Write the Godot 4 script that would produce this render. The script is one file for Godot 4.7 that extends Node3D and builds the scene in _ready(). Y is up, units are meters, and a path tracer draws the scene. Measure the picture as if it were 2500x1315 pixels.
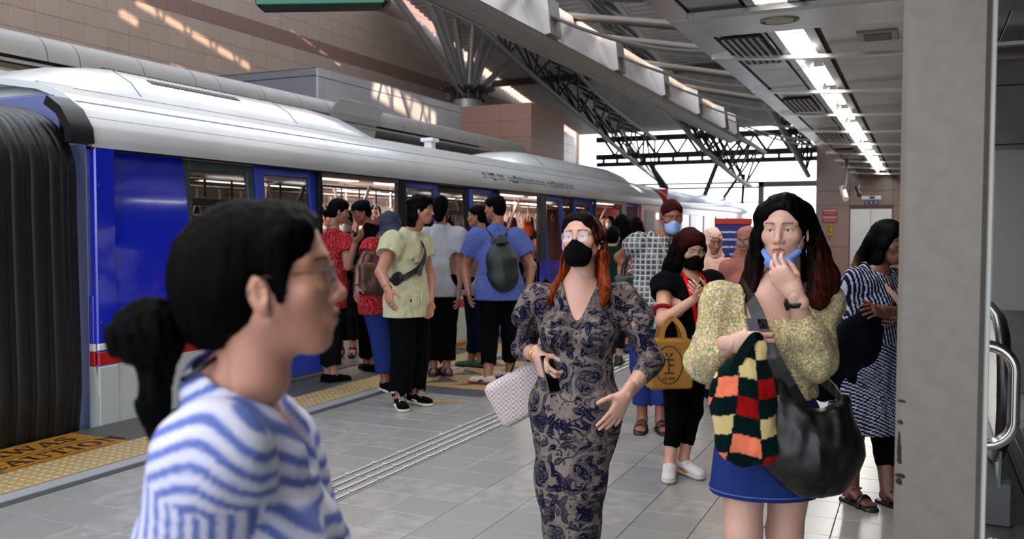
extends Node3D
# A covered station platform: a train with open doors on the left, people walking and waiting, a low lit ceiling on the right.
# Units are metres; y is up; the platform runs along -z; the platform floor is y = 0.

const EXPOSURE := 1.7
const SKY_E := 2.0
const LAMP_E := 1.3
const TRAIN_E := 3.0
const ORD := ["first", "second", "third", "fourth", "fifth", "sixth", "seventh", "eighth", "ninth", "tenth", "eleventh", "twelfth", "thirteenth", "fourteenth", "fifteenth", "sixteenth", "seventeenth", "eighteenth"]
const STRUTS := [Vector3(0.20, 2.24, 4.14), Vector3(0.40, 2.49, 2.99), Vector3(0.08, 2.79, 1.84), Vector3(-0.10, 2.73, 0.63), Vector3(0.32, 3.35, 0.12), Vector3(0.39, 3.38, -0.80), Vector3(0.52, 3.55, -1.61), Vector3(0.57, 2.74, -3.57)]

func _ready() -> void:
	var cam := Camera3D.new()
	cam.name = "camera"
	cam.fov = rad_to_deg(2.0 * atan(657.5 / 2171.0))
	cam.position = Vector3(0, 1.42, 0)
	cam.rotation = Vector3(-0.04244, 0.43104, 0.00222)
	var att := CameraAttributesPhysical.new()
	att.frustum_focal_length = 31.0
	att.frustum_focus_distance = 4.2
	att.exposure_aperture = APERTURE
	att.exposure_multiplier = 1.0
	cam.attributes = att
	cam.fov = rad_to_deg(2.0 * atan(657.5 / 2171.0))
	add_child(cam)
	cam.current = true
	seen_from = cam

	var we := WorldEnvironment.new()
	we.name = "surroundings"
	var e := Environment.new()
	e.background_mode = Environment.BG_SKY
	var sm := ProceduralSkyMaterial.new()
	sm.sky_top_color = Color(0.86, 0.92, 1.0)
	sm.sky_horizon_color = Color(0.97, 0.98, 1.0)
	sm.ground_horizon_color = Color(0.9, 0.9, 0.9)
	sm.ground_bottom_color = Color(0.6, 0.6, 0.6)
	sm.sun_angle_max = 1.0
	e.sky = Sky.new()
	e.sky.sky_material = sm
	e.background_energy_multiplier = SKY_E
	e.tonemap_mode = Environment.TONE_MAPPER_LINEAR
	e.tonemap_exposure = EXPOSURE
	e.sdfgi_enabled = true
	e.ssao_enabled = true
	e.ssil_enabled = true
	we.environment = e
	add_child(we)

	var sun := DirectionalLight3D.new()
	sun.name = "sun"
	sun.light_energy = SUN_E
	sun.light_color = Color(1.0, 0.88, 0.78)
	sun.light_angular_distance = 0.6
	sun.shadow_enabled = true
	sun.sky_mode = DirectionalLight3D.SKY_MODE_LIGHT_ONLY
	add_child(sun)
	sun.look_at_from_position(Vector3.ZERO, SUN_TO)

	crease.noise_type = FastNoiseLite.TYPE_SIMPLEX_SMOOTH
	crease.frequency = 1.0
	crease.fractal_octaves = 2
	crease.seed = 11
	skin_mat = paint("skin", Color.WHITE, 0.48)
	skin_mat.vertex_color_use_as_albedo = true
	skin_mat.subsurf_scatter_enabled = true
	skin_mat.subsurf_scatter_strength = 0.12
	build_floor()
	build_hall()
	build_roof()
	build_low_ceiling()
	build_right()
	build_train()
	build_people()
	run_jobs()
const APERTURE := 3.2
const SUN_E := 2.6
const SUN_TO := Vector3(-0.75, -0.5, -0.2)

# ------------------------------------------------------------------ fabrics
func picture(w: int, h: int, f: Callable) -> ImageTexture:
	var im := Image.create_empty(w, h, false, Image.FORMAT_RGB8)
	for y in h:
		for x in w:
			im.set_pixel(x, y, f.call(x, y))
	return ImageTexture.create_from_image(im)

func cloth(key: String, c: Color, tex: Texture2D = null, scale := Vector3.ONE, rough := 0.85) -> StandardMaterial3D:
	var m := paint("cloth " + key, c, rough)
	m.metallic_specular = 0.14
	m.rim_enabled = true
	m.rim = 0.06
	m.rim_tint = 0.6
	if tex:
		m.albedo_texture = tex
		m.uv1_triplanar = true
		m.uv1_scale = scale
	return m

func blot(im: Image, cx: float, cy: float, rx: float, ry: float, turn: float, c: Color, kind := 0) -> void:
	var n := im.get_width()
	var r := int(ceil(maxf(rx, ry)))
	for y in range(-r, r + 1):
		for x in range(-r, r + 1):
			var p := Vector2(x, y).rotated(-turn) / Vector2(rx, ry)
			var d := p.length()
			var inside := d < 1.0
			if kind == 1:   # a rose of ringed petals
				var a := p.angle()
				var ring := int(floor(d * 3.2))
				var edge := 0.8 + 0.2 * absf(cos(2.5 * a + 1.1 * ring))
				inside = d < edge and fposmod(d * 3.2 + 0.28 * sin(a * 5.0 + ring * 2.0), 1.0) > 0.2
			elif kind == 2:  # a leaf with a midrib
				inside = absf(p.y) < (1.0 - p.x * p.x) * 0.95 and absf(p.x) < 1.0 and absf(p.y) > 0.07
			if inside:
				im.set_pixel(posmod(int(cx) + x, n), posmod(int(cy) + y, n), c)

func lace_texture() -> ImageTexture:
	var rng := RandomNumberGenerator.new()
	rng.seed = 21
	var n := 512
	var im := Image.create_empty(n, n, false, Image.FORMAT_RGB8)
	im.fill(Color(0.47, 0.425, 0.395))
	for i in 2600:
		var p := Vector2(rng.randf() * n, rng.randf() * n)
		blot(im, p.x, p.y, 2.2, 1.4, rng.randf() * PI, Color(0.36, 0.33, 0.33))
	var navy := Color(0.05, 0.052, 0.14)
	for i in 900:
		blot(im, rng.randf() * n, rng.randf() * n, rng.randf_range(4, 9), rng.randf_range(2, 4), rng.randf() * PI, navy.lerp(Color(0.3, 0.28, 0.33), rng.randf() * 0.5))
	for i in 230:
		blot(im, rng.randf() * n, rng.randf() * n, rng.randf_range(16, 30), rng.randf_range(7, 12), rng.randf() * PI, navy, 2)
	for i in 22:   # stems
		var p := Vector2(rng.randf() * n, rng.randf() * n)
		var d := Vector2.from_angle(rng.randf() * TAU)
		for k in 40:
			blot(im, p.x, p.y, 2.4, 2.4, 0, navy)
			p += d * 3.0
			d = d.rotated(rng.randf_range(-0.22, 0.3))
	for i in 16:
		blot(im, rng.randf() * n, rng.randf() * n, rng.randf_range(20, 28), rng.randf_range(20, 28), rng.randf() * PI, navy, 1)
	for q in [[70, 80, 44], [250, 50, 36], [420, 110, 46], [150, 210, 38], [330, 220, 44], [480, 300, 36], [60, 330, 42], [220, 370, 46], [390, 400, 40], [120, 470, 36], [290, 490, 34]]:
		blot(im, q[0], q[1], q[2] + 6, q[2] + 6, 0, Color(0.42, 0.385, 0.37))
		blot(im, q[0], q[1], q[2], q[2] * 0.95, rng.randf() * PI, navy, 1)
	return ImageTexture.create_from_image(im)

func meadow_texture() -> ImageTexture:
	var rng := RandomNumberGenerator.new()
	rng.seed = 9
	var n := 256
	var im := Image.create_empty(n, n, false, Image.FORMAT_RGB8)
	im.fill(Color(0.72, 0.675, 0.47))
	var tones := [Color(0.3, 0.35, 0.42), Color(0.42, 0.46, 0.42), Color(0.72, 0.55, 0.25), Color(0.87, 0.84, 0.68), Color(0.45, 0.45, 0.33), Color(0.78, 0.6, 0.52), Color(0.36, 0.4, 0.45)]
	for i in 1500:
		blot(im, rng.randf() * n, rng.randf() * n, rng.randf_range(3, 6.5), rng.randf_range(1.6, 3.2), rng.randf() * PI, tones[rng.randi() % 7])
	return ImageTexture.create_from_image(im)

func hair_mat(key: String, c: Color) -> StandardMaterial3D:
	var m := paint("hair " + key, c, 0.6)
	m.metallic_specular = 0.16
	if not mats.has("strands"):
		mats["strands"] = noise_tex(0.06, Color(0.42, 0.42, 0.42), Color(1, 1, 1), 256, 3)
	m.albedo_texture = mats["strands"]
	m.uv1_triplanar = true
	m.uv1_scale = Vector3(16, 1.3, 16)
	m.heightmap_enabled = true
	m.heightmap_texture = mats["strands"]
	m.heightmap_scale = 0.12
	m.vertex_color_use_as_albedo = true
	return m

func strandy(f: Fld, amount := 0.004) -> void:
	f.noise = crease
	f.fold = amount
	f.fold_f = Vector3(55, 6, 55)

# locks of hair: each a chain of points with the radius at its start and end
func lock(f: Fld, pts: Array, r1: float, r2: float, squash := 0.6, side := Vector3.RIGHT) -> void:
	for i in pts.size() - 1:
		var t := float(i) / (pts.size() - 1)
		var u := float(i + 1) / (pts.size() - 1)
		f.flat(pts[i], pts[i + 1], lerpf(r1, r2, t), lerpf(r1, r2, u), side, squash, 0.02)

func hair_on(root: Node3D, J: Dictionary, f: Fld, mat: Material, tint: Callable, cell := 0.006) -> MeshInstance3D:
	strandy(f)
	var o := tinted("hair", f, cell, mat, root, tint)
	o.transform = J.HT
	return o

func one_tint(c: Color) -> Callable:
	return func(_p): return c

# a band that follows points, for straps and lanyards
func strap(called: String, parent: Node, pts: Array, wide: float, thick: float, mat: Material, out: Callable) -> MeshInstance3D:
	var st := SurfaceTool.new()
	st.begin(Mesh.PRIMITIVE_TRIANGLES)
	var c := Curve3D.new()
	for i in pts.size():
		var t: Vector3 = (pts[mini(i + 1, pts.size() - 1)] - pts[maxi(i - 1, 0)]) / 6.0
		c.add_point(pts[i], -t, t)
	var n := 24
	var L := c.get_baked_length()
	var rows := []
	for i in n + 1:
		var p := c.sample_baked(L * i / n, true)
		var q := c.sample_baked(minf(L, L * i / n + 0.01), true)
		var b := c.sample_baked(maxf(0.0, L * i / n - 0.01), true)
		var t := (q - b).normalized()
		var o: Vector3 = out.call(p)
		o = (o - t * o.dot(t)).normalized()
		var s := t.cross(o).normalized()
		rows.append([p + s * wide / 2 + o * thick / 2, p - s * wide / 2 + o * thick / 2, p - s * wide / 2 - o * thick / 2, p + s * wide / 2 - o * thick / 2, o, s])
	for i in n:
		var A: Array = rows[i]
		var B: Array = rows[i + 1]
		for k in 4:
			var j := (k + 1) % 4
			var nn: Vector3 = [A[4], -A[5], -A[4], A[5]][k]
			var quad := [A[k], B[k], B[j], A[k], B[j], A[j]]
			if (quad[2] - quad[0]).cross(quad[1] - quad[0]).dot(nn) < 0:
				quad = [A[k], B[j], B[k], A[k], A[j], B[j]]
			for v in quad:
				st.set_normal(nn)
				st.add_vertex(v)
	return add_mesh(called, st.commit(), mat, parent)

func away_from(c: Vector3) -> Callable:
	return func(p): return (p - Vector3(c.x, p.y, c.z)).normalized()

func begin_person(key: String, label: String, group := "") -> Array:
	var s: Dictionary = POSES[key]
	var root := base_node("person", s.at)
	mark(root, label, "person", group)
	var J := s.duplicate()
	return [root, J]

func finish_pose(J: Dictionary, woman: bool, more := {}) -> Dictionary:
	J.woman = woman
	J.merge(more, true)
	return pose_of(J)

# a standing figure seen only in part: plain pose from height and facing
func stander(key: String, label: String, d: Dictionary) -> void:
	var s: Dictionary = POSES[key]
	var root := base_node("person", s.at)
	mark(root, label, "person")
	var H: float = s.H
	var B := Basis(Vector3.UP, deg_to_rad(s.facing))
	var w := 0.098 * H
	var J := {"H": H, "woman": d.get("woman", true), "head": [s.facing + d.get("turn", 0.0), s.pitch, 0.0],
		"hd": B * Vector3(0, 0.925 * H, 0), "nk": B * Vector3(0, 0.835 * H, -0.03), "sR": B * Vector3(-w, 0.805 * H, -0.02), "sL": B * Vector3(w, 0.805 * H, -0.02), "pv": B * Vector3(0, 0.52 * H, -0.02),
		"aR": B * Vector3(-0.07, 0.09, 0), "aL": B * Vector3(0.07, 0.09, 0.0)}
	for x in ["R", "L"]:
		var g := -1.0 if x == "R" else 1.0
		if d.get("raise" + x, false):
			J["e" + x] = B * Vector3(g * (w + 0.1), 0.78 * H, 0.2)
			J["w" + x] = B * Vector3(g * (w + 0.05), 0.92 * H, 0.28)
		elif d.get("phone", false):
			J["e" + x] = B * Vector3(g * (w + 0.04), 0.65 * H, 0.03)
			J["w" + x] = B * Vector3(g * 0.05, 0.7 * H, 0.24)
	J = pose_of(J)
	var skin: Color = d.get("skin", Color(0.66, 0.47, 0.38))
	body(root, J, {"skin": skin, "head": J.head, "cell": 0.006, "body_cell": 0.02, "head_size": H / 1.72})
	top(root, J, "shirt", d.top, {"sleeve": d.get("sleeve", 0.6), "hem": d.get("hem", 0.1), "cell": 0.017, "more": 0.02})
	trousers(root, J, "trousers", d.get("legs", cloth("charcoal", Color(0.06, 0.06, 0.065))), {"cell": 0.02, "straight": 0.015})
	for x in ["R", "L"]:
		var f := Fld.new()
		var a: Vector3 = J["a" + x]
		f.flat(a - Vector3(0, 0.055, 0) - J.fwd * 0.04, a - Vector3(0, 0.06, 0) + J.fwd * 0.13, 0.042, 0.042, J.left, 0.7)
		f.cap(a, a - Vector3(0, 0.04, 0), 0.045, 0.045)
		f.cut(Vector3.DOWN, Vector3.ZERO)
		solid("shoe", f, 0.014, paint("shoe dark", Color(0.05, 0.05, 0.05), 0.5), root)
	if d.has("veil"):
		veil(root, J, d.veil)
	else:
		var f := Fld.new()
		hair_cap(f, 1.02, 0.0)
		if d.get("long", 0.0) > 0.0:
			for g in [-1.0, 1.0]:
				lock(f, [Vector3(g * 0.06, 0.03, -0.02), Vector3(g * 0.078, -0.06, -0.025), Vector3(g * 0.08, -d.long, -0.03)], 0.045, 0.04)
			lock(f, [Vector3(0, 0.03, -0.07), Vector3(0, -0.08, -0.08), Vector3(0, -d.long, -0.085)], 0.07, 0.07, 0.5)
		var c: Color = d.get("hair", Color(0.03, 0.025, 0.022))
		hair_on(root, J, f, hair_mat("plain", Color.WHITE), one_tint(c), 0.009)
	if d.has("mask"):
		face_mask(root, J, d.mask, d.mask)

# a headscarf that wraps the head and drapes over neck and shoulders
func veil(root: Node3D, J: Dictionary, mat: Material, drop := 0.3) -> void:
	var f := Fld.new()
	f.ell(Vector3(0, 0.03, -0.018), Vector3(0.087, 0.104, 0.11))
	f.ell(Vector3(0, -0.05, -0.005), Vector3(0.082, 0.1, 0.092), Basis(), 0.03)
	f.flat(Vector3(0, -0.09, -0.02), Vector3(0, -0.18, -0.02), 0.075, 0.14, Vector3.RIGHT, 0.75, 0.05)
	f.flat(Vector3(0, -0.17, -0.02), Vector3(0, -drop, 0.01), 0.14, 0.17, Vector3.RIGHT, 0.72, 0.04)
	f.ell(Vector3(0, -0.024, 0.135), Vector3(0.066, 0.092, 0.12), Basis(), 0.004, 1)
	creased(f, 0.012, Vector3(9, 13, 9))
	var o := solid("headscarf", f, 0.008, mat, root)
	o.transform = J.HT
# ------------------------------------------------------------------ the platform
var seen_from: Camera3D

# whether a point falls into the picture, with its distance; only decides which of many alike pieces get a node of their own
func shows(p: Vector3, margin := 60.0) -> bool:
	var q := seen_from.transform.affine_inverse() * p
	if q.z > -0.3:
		return false
	var u := 1250.0 + 2171.0 * q.x / -q.z
	var v := 657.5 - 2171.0 * q.y / -q.z
	return u > -margin and u < 2500.0 + margin and v > -margin and v < 1315.0 + margin

func many(called: String, parent: Node, m: Mesh, mat: Material, places: Array) -> MultiMeshInstance3D:
	var mm := MultiMesh.new()
	mm.transform_format = MultiMesh.TRANSFORM_3D
	mm.mesh = m
	mm.instance_count = places.size()
	for i in places.size():
		mm.set_instance_transform(i, places[i])
	var o := MultiMeshInstance3D.new()
	o.name = called
	o.multimesh = mm
	o.material_override = mat
	o.set_meta("kind", "stuff")
	parent.add_child(o, true)
	return o

func structure(called: String, label: String, category: String) -> Node3D:
	var o := base_node(called, Vector3.ZERO)
	mark(o, label, category, "", "structure")
	return o

func build_floor() -> void:
	var fl := structure("floor", "pale grey tiled station platform floor with thin dark joints", "floor")
	span("slab", fl, Vector3(-5.42, -0.4, -34), Vector3(4.5, -0.008, 4), paint("joint grey", Color(0.24, 0.24, 0.235), 0.9))
	var tex := noise_tex(0.02, Color(0.86, 0.86, 0.86), Color(1, 1, 1), 256, 4)
	var speck := noise_tex(0.35, Color(0.82, 0.82, 0.82), Color(1, 1, 1), 256, 2)
	var tones := []
	for i in 4:
		var c: Color = [Color(0.6, 0.595, 0.577), Color(0.61, 0.602, 0.585), Color(0.592, 0.588, 0.573), Color(0.603, 0.597, 0.578)][i]
		var m := grainy("floor tile %s" % i, c, [0.3, 0.31, 0.29, 0.3][i], tex if i % 2 else speck, Vector3(1.3, 1.3, 1.3))
		m.metallic_specular = 0.6
		tones.append(m)
	var size := Vector3(0.2975, 0.012, 0.275)
	var tm := block_mesh(size, 0.002)
	var near := []
	var rest := [[], [], [], []]
	var rng := RandomNumberGenerator.new()
	rng.seed = 5
	for i in range(-15, 16):
		for k in range(-14, 122):
			var c := Vector3(-0.81 + 0.3 * i, -0.006, 0.22 - 0.2775 * k)
			if c.x > 4.2 or c.x < -4.3 or c.z < -33:
				continue
			if c.x > -2.95 and c.x < -2.87:
				continue
			var tone := rng.randi() % 4
			if shows(c, 10.0):
				near.append([c.distance_to(seen_from.position), c, tone])
			else:
				rest[tone].append(Transform3D(Basis(), c))
	near.sort_custom(func(a, b): return a[0] < b[0])
	for n in near.size():
		if n < 290:
			var o := add_mesh("tile", tm, tones[near[n][2]], fl)
			o.position = near[n][1]
		else:
			rest[near[n][2]].append(Transform3D(Basis(), near[n][1]))
	for i in 4:
		many("far_tiles", fl, tm, tones[i], rest[i])

	# raised bars that guide a cane along the platform
	var gs := structure("trim_1", "grey tactile guide strip of raised bars running along the platform", "tactile strip")
	var gm := grainy("guide tile", Color(0.5, 0.495, 0.485), 0.42, speck, Vector3(2, 2, 2))
	var bar := paint("guide bar", Color(0.66, 0.65, 0.635), 0.3, 0.25)
	var bm := block_mesh(Vector3(0.033, 0.012, 0.262), 0.005)
	var gt := block_mesh(Vector3(0.302, 0.01, 0.279), 0.001)
	for k in range(-2, 60):
		var z := -3.65 - 0.281 * k + 0.1
		var t := add_mesh("guide_tile", gt, gm, gs)
		t.position = Vector3(-2.91, -0.003, z)
		for j in 4:
			var b := add_mesh("bar", bm, bar, t)
			b.position = Vector3(-0.112 + 0.0745 * j, 0.009, 0.0 if j % 2 else 0.0)

	# warning tiles with domes
	var ws := structure("trim_2", "beige yellow tactile warning strip of raised domes near the platform edge", "tactile strip")
	var wm := grainy("warning tile", Color(0.71, 0.615, 0.43), 0.45, speck, Vector3(2, 2, 2))
	var st := SurfaceTool.new()
	st.begin(Mesh.PRIMITIVE_TRIANGLES)
	st.append_from(block_mesh(Vector3(0.366, 0.012, 0.366), 0.001), 0, Transform3D())
	for i in 6:
		for j in 6:
			var c := Vector3(-0.1525 + 0.061 * i, 0.006, -0.1525 + 0.061 * j)
			for k in 8:
				var a0 := TAU * k / 8.0
				var a1 := TAU * (k + 1) / 8.0
				var p0 := c + Vector3(cos(a0), 0, sin(a0)) * 0.021
				var p1 := c + Vector3(cos(a1), 0, sin(a1)) * 0.021
				var q0 := c + Vector3(cos(a0) * 0.013, 0.006, sin(a0) * 0.013)
				var q1 := c + Vector3(cos(a1) * 0.013, 0.006, sin(a1) * 0.013)
				var n0 := Vector3(cos(a0) * 0.6, 0.8, sin(a0) * 0.6)
				var n1 := Vector3(cos(a1) * 0.6, 0.8, sin(a1) * 0.6)
				for w in [[p0, n0], [p1, n1], [q1, n1], [p0, n0], [q1, n1], [q0, n0], [q0, Vector3.UP], [q1, Vector3.UP], [c + Vector3(0, 0.006, 0), Vector3.UP]]:
					st.set_normal(w[1])
					st.add_vertex(w[0])
	var wt := st.commit()
	for k in 60:
		var t := add_mesh("warning_tile", wt, wm, ws)
		t.position = Vector3(-4.655, -0.002, -0.4 - 0.37 * k)
	span("border", ws, Vector3(-4.468, -0.02, -30), Vector3(-4.355, 0.0, 2), grainy("border grey", Color(0.66, 0.67, 0.69), 0.4, speck, Vector3(3, 3, 3)), 0.002)

	var es := structure("trim_3", "dark grey granite kerb slabs along the platform edge", "platform edge")
	var em := grainy("kerb granite", Color(0.43, 0.43, 0.41), 0.5, noise_tex(0.4, Color(0.55, 0.55, 0.55), Color(1, 1, 1), 256, 2), Vector3(2.4, 2.4, 2.4))
	for k in 34:
		block("slab", es, Vector3(-5.13, -0.016, -0.3 - 0.9 * k), Vector3(0.575, 0.03, 0.897), em, 0.003)
	span("kerb_face", es, Vector3(-5.42, -1.2, -31), Vector3(-5.36, -0.032, 3), em)

	# painted warning panels on the kerb
	var yellow := grainy("road yellow", Color(0.72, 0.5, 0.1), 0.55, noise_tex(0.05, Color(0.75, 0.75, 0.75), Color(1, 1, 1), 128, 4), Vector3(3, 3, 3))
	var dark := paint("letter maroon", Color(0.16, 0.07, 0.05), 0.6)
	var flat_turn := Basis(Vector3.UP, PI / 2) * Basis(Vector3.RIGHT, -PI / 2)
	for q in [[-3.9, "yellow floor panel lettered with a warning beside the black train bellows"], [-9.95, "yellow floor panel at the kerb by the second open train doors"]]:
		var cz: float = q[0]
		var pn := base_node("caution_panel", Vector3(-5.11, 0.0, cz))
		mark(pn, q[1], "floor marking")
		block("sheet", pn, Vector3(0, 0.001, 0), Vector3(0.57, 0.003, 0.87), yellow, 0.001)
		words("lettering", pn, "AWAS", Vector3(-0.14, 0.0035, 0.0), flat_turn, 0.15, dark, "Droid Serif", true, 0.001)
		words("lettering", pn, "CAUTION", Vector3(0.11, 0.0035, 0.0), flat_turn, 0.15, dark, "Droid Serif", true, 0.001)
		for x in [-0.015, 0.23]:
			block("rule", pn, Vector3(x, 0.003, 0), Vector3(0.008, 0.001, 0.74), dark, 0.0)

	# queueing marks in front of the open doors
	var ochre := grainy("mark ochre", Color(0.7, 0.56, 0.33), 0.5, noise_tex(0.05, Color(0.85, 0.85, 0.85), Color(1, 1, 1), 128, 3), Vector3(3, 3, 3))
	var slate := grainy("mark slate", Color(0.3, 0.31, 0.33), 0.45, speck, Vector3(3, 3, 3))
	var n := 0
	for z in [-7.95, -12.2]:
		var pm := base_node("queue_marking", Vector3(-3.9, 0, z))
		mark(pm, ["ochre and slate queue markings on the floor before the first open doors", "ochre and slate queue markings on the floor before the second open doors"][n], "floor marking")
		n += 1
		for s in [-1.0, 1.0]:
			block("band", pm, Vector3(0.05, 0.0025, s * 1.03), Vector3(0.9, 0.004, 0.3), slate, 0.001)
			prism_flat("triangle", pm, [Vector2(0.02, s * 1.45), Vector2(0.48, s * 1.42), Vector2(0.15, s * 1.63)], 0.0015, ochre)
			prism_flat("triangle", pm, [Vector2(-0.34, s * 1.1), Vector2(0.05, s * 1.25), Vector2(-0.3, s * 1.3)], 0.0055, ochre)
		block("field", pm, Vector3(-0.0, 0.001, 0), Vector3(0.86, 0.003, 1.76), ochre, 0.001)
		for t in [-0.55, 0.05, 0.55]:
			prism_flat("arrow", pm, [Vector2(-0.36, t + 0.25), Vector2(-0.05, t + 0.02), Vector2(-0.36, t - 0.21), Vector2(-0.27, t + 0.02)], 0.0035, slate)
			prism_flat("arrow", pm, [Vector2(0.02, t + 0.2), Vector2(0.33, t - 0.03), Vector2(0.02, t - 0.26), Vector2(0.11, t - 0.03)], 0.0035, slate)

# a thin plate lying on the floor, its outline in x and z
func prism_flat(called: String, parent: Node, outline: Array, top_y: float, mat: Material) -> MeshInstance3D:
	var o := prism(called, parent, outline.map(func(p): return Vector2(p.x, -p.y)), 0.0, 0.002, mat)
	o.transform = Transform3D(Basis(Vector3.RIGHT, -PI / 2), Vector3(0, top_y, 0))
	return o

# ------------------------------------------------------------------ the hall
func build_hall() -> void:
	var granite := noise_tex(0.3, Color(0.6, 0.57, 0.55), Color(1, 1, 1), 256, 3)
	var wl := structure("wall_left", "pinkish granite tiled wall with darker bands beyond the track", "wall")
	span("wall_core", wl, Vector3(-11.9, -1.2, -31), Vector3(-11.52, 9.5, 4), paint("mortar", Color(0.3, 0.27, 0.25), 0.9))
	var light := grainy("granite pale", Color(0.75, 0.665, 0.6), 0.33, granite, Vector3(0.9, 0.9, 0.9))
	var light2 := grainy("granite pale warm", Color(0.765, 0.675, 0.61), 0.36, granite, Vector3(1.1, 1.1, 1.1))
	var rose := grainy("granite rose", Color(0.6, 0.475, 0.43), 0.28, granite, Vector3(1.0, 1.0, 1.0))
	var tm := block_mesh(Vector3(0.03, 0.279, 0.408), 0.002)
	var near := []
	var rest := {}
	for k in 83:
		for r in range(-4, 33):
			var y := 0.42 + 0.283 * r
			var c := Vector3(-11.505, y, 3.2 - 0.411 * k + 0.16)
			var m := light if (k * 7 + r * 5) % 3 else light2
			if (y > 4.99 and y < 5.4) or (y > 6.4 and y < 7.5):
				m = rose
			if shows(c, 20.0) and y > 3.0 and c.z > -36:
				near.append([c.distance_to(seen_from.position), c, m])
			elif y > 2.5:
				if not rest.has(m): rest[m] = []
				rest[m].append(Transform3D(Basis(), c))
	near.sort_custom(func(a, b): return a[0] < b[0])
	for n in near.size():
		if n < 295:
			var o := add_mesh("tile", tm, near[n][2], wl)
			o.position = near[n][1]
		else:
			if not rest.has(near[n][2]): rest[near[n][2]] = []
			rest[near[n][2]].append(Transform3D(Basis(), near[n][1]))
	for m in rest:
		many("far_tiles", wl, tm, m, rest[m])

	# the track bed
	var bed := structure("floor_2", "dark track bed below the train", "track bed")
	span("bed", bed, Vector3(-11.5, -1.4, -48), Vector3(-5.42, -1.2, 4), paint("ballast", Color(0.1, 0.1, 0.1), 0.95))

	# curved cladding over the track
	var lg := structure("trim_4", "grey curved metal cladding panels running along the wall above the train", "cladding")
	var grey := grainy("cladding grey", Color(0.56, 0.545, 0.525), 0.42, noise_tex(0.02, Color(0.93, 0.93, 0.93), Color(1, 1, 1), 128, 3), Vector3(1, 1, 1), 0.1)
	var zs := [-1.2, -2.4, -3.6, -4.8, -6.03, -6.40, -7.22, -7.99, -8.39, -9.2, -9.94, -10.58, -11.33, -11.9, -12.6, -13.2, -13.9, -14.6, -15.2, -15.8, -16.4, -17.0, -17.6]
	var arc := []
	for i in 7:
		var a := PI * 0.5 * i / 6.0
		arc.append(Vector2(-7.98 + 0.24 * sin(a), 3.06 + 0.27 * cos(a)))
	var flare := []
	for i in 7:
		var a := PI * 0.42 * i / 6.0
		flare.append(Vector2(-7.62 - 0.24 * sin(a) + 0.02, 3.33 - 0.36 * (1.0 - cos(a)) - 0.18 * i / 6.0))
	for i in zs.size() - 1:
		sheet("panel", lg, arc, 0.012, zs[i] - 0.006, zs[i + 1] + 0.006, grey)
	span("back_board", lg, Vector3(-11.5, 3.28, -17.6), Vector3(-7.97, 3.33, 3), paint("ledge top", Color(0.42, 0.4, 0.38), 0.7))
	span("soffit", lg, Vector3(-8.6, 3.0, -17.6), Vector3(-7.76, 3.03, 3), grey, 0.003)
	span("lower_rail", lg, Vector3(-8.1, 2.93, -7.0), Vector3(-7.78, 2.985, 2), paint("rail bronze", Color(0.3, 0.26, 0.21), 0.5, 0.3), 0.004)
	for i in 2:
		sheet("hanging_panel", lg, flare, 0.01, [-10.62, -11.2][i] - 0.005, [-11.2, -11.85][i] + 0.005, grey)
	# a tube lamp below the cladding
	var tl := base_node("tube_lamp", Vector3(-7.95, 2.86, -5.2))
	mark(tl, "white tube lamp below the curved cladding at the far left above the train", "lamp")
	block("housing", tl, Vector3(0, 0.05, 0), Vector3(0.12, 0.06, 1.5), paint("lamp white", Color(0.9, 0.9, 0.88), 0.4))
	tube("tube", tl, [Vector3(0, -0.005, -0.68), Vector3(0, -0.005, 0.68)], 0.03, glow("tube glow", Color(1, 0.99, 0.95), 3.0), 10)
	lamp_light(tl, Vector3(0, -0.06, 0), Vector2(0.08, 1.3), Basis(Vector3.RIGHT, -PI / 2), 0.6)

	# metal box on the ledge
	var bx := base_node("plant_box", Vector3(-8.3, 2.9, -13.3))
	mark(bx, "long pale metal clad box standing on the ledge before the granite wall", "plant box")
	var steel := grainy("box metal", Color(0.74, 0.73, 0.735), 0.4, noise_tex(0.01, Color(0.92, 0.92, 0.92), Color(1, 1, 1), 128, 2), Vector3(0.6, 0.6, 0.6), 0.35)
	var dk := paint("box dark", Color(0.3, 0.3, 0.31), 0.5, 0.2)
	span("core", bx, Vector3(-3.15, 0.4, -2.28), Vector3(-0.03, 0.96, 2.23), dk)
	var cuts := [2.27, 2.09, 0.64, -0.81, -2.3]
	for i in 4:
		span("panel", bx, Vector3(-0.03, 0.4, cuts[i] - 0.006), Vector3(0, 0.845, cuts[i + 1] + 0.006), steel, 0.004)
		span("panel", bx, Vector3(-0.03, 0.857, cuts[i] - 0.006), Vector3(0, 0.985, cuts[i + 1] + 0.006), steel, 0.004)
	var endm := paint("box end", Color(0.42, 0.425, 0.44), 0.55, 0.2)
	span("end_panel", bx, Vector3(-3.15, 0.4, 2.23), Vector3(-0.006, 0.86, 2.26), endm)
	span("end_panel", bx, Vector3(-3.15, 0.872, 2.23), Vector3(-0.006, 0.985, 2.26), endm)
	span("lid", bx, Vector3(-3.15, 0.985, -2.3), Vector3(0, 1.0, 2.27), endm)

	# the pier with the branching steel column on it
	var pr := structure("trim_5", "square rose granite pier standing between the train and the wall", "pier")
	span("pier_core", pr, Vector3(-11.5, -1.2, -21.2), Vector3(-8.33, 4.40, -19.13), paint("mortar", Color(0.3, 0.27, 0.25), 0.9))
	var pg := grainy("granite pier", Color(0.76, 0.6, 0.53), 0.4, granite, Vector3(1.0, 1.0, 1.0))
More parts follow.
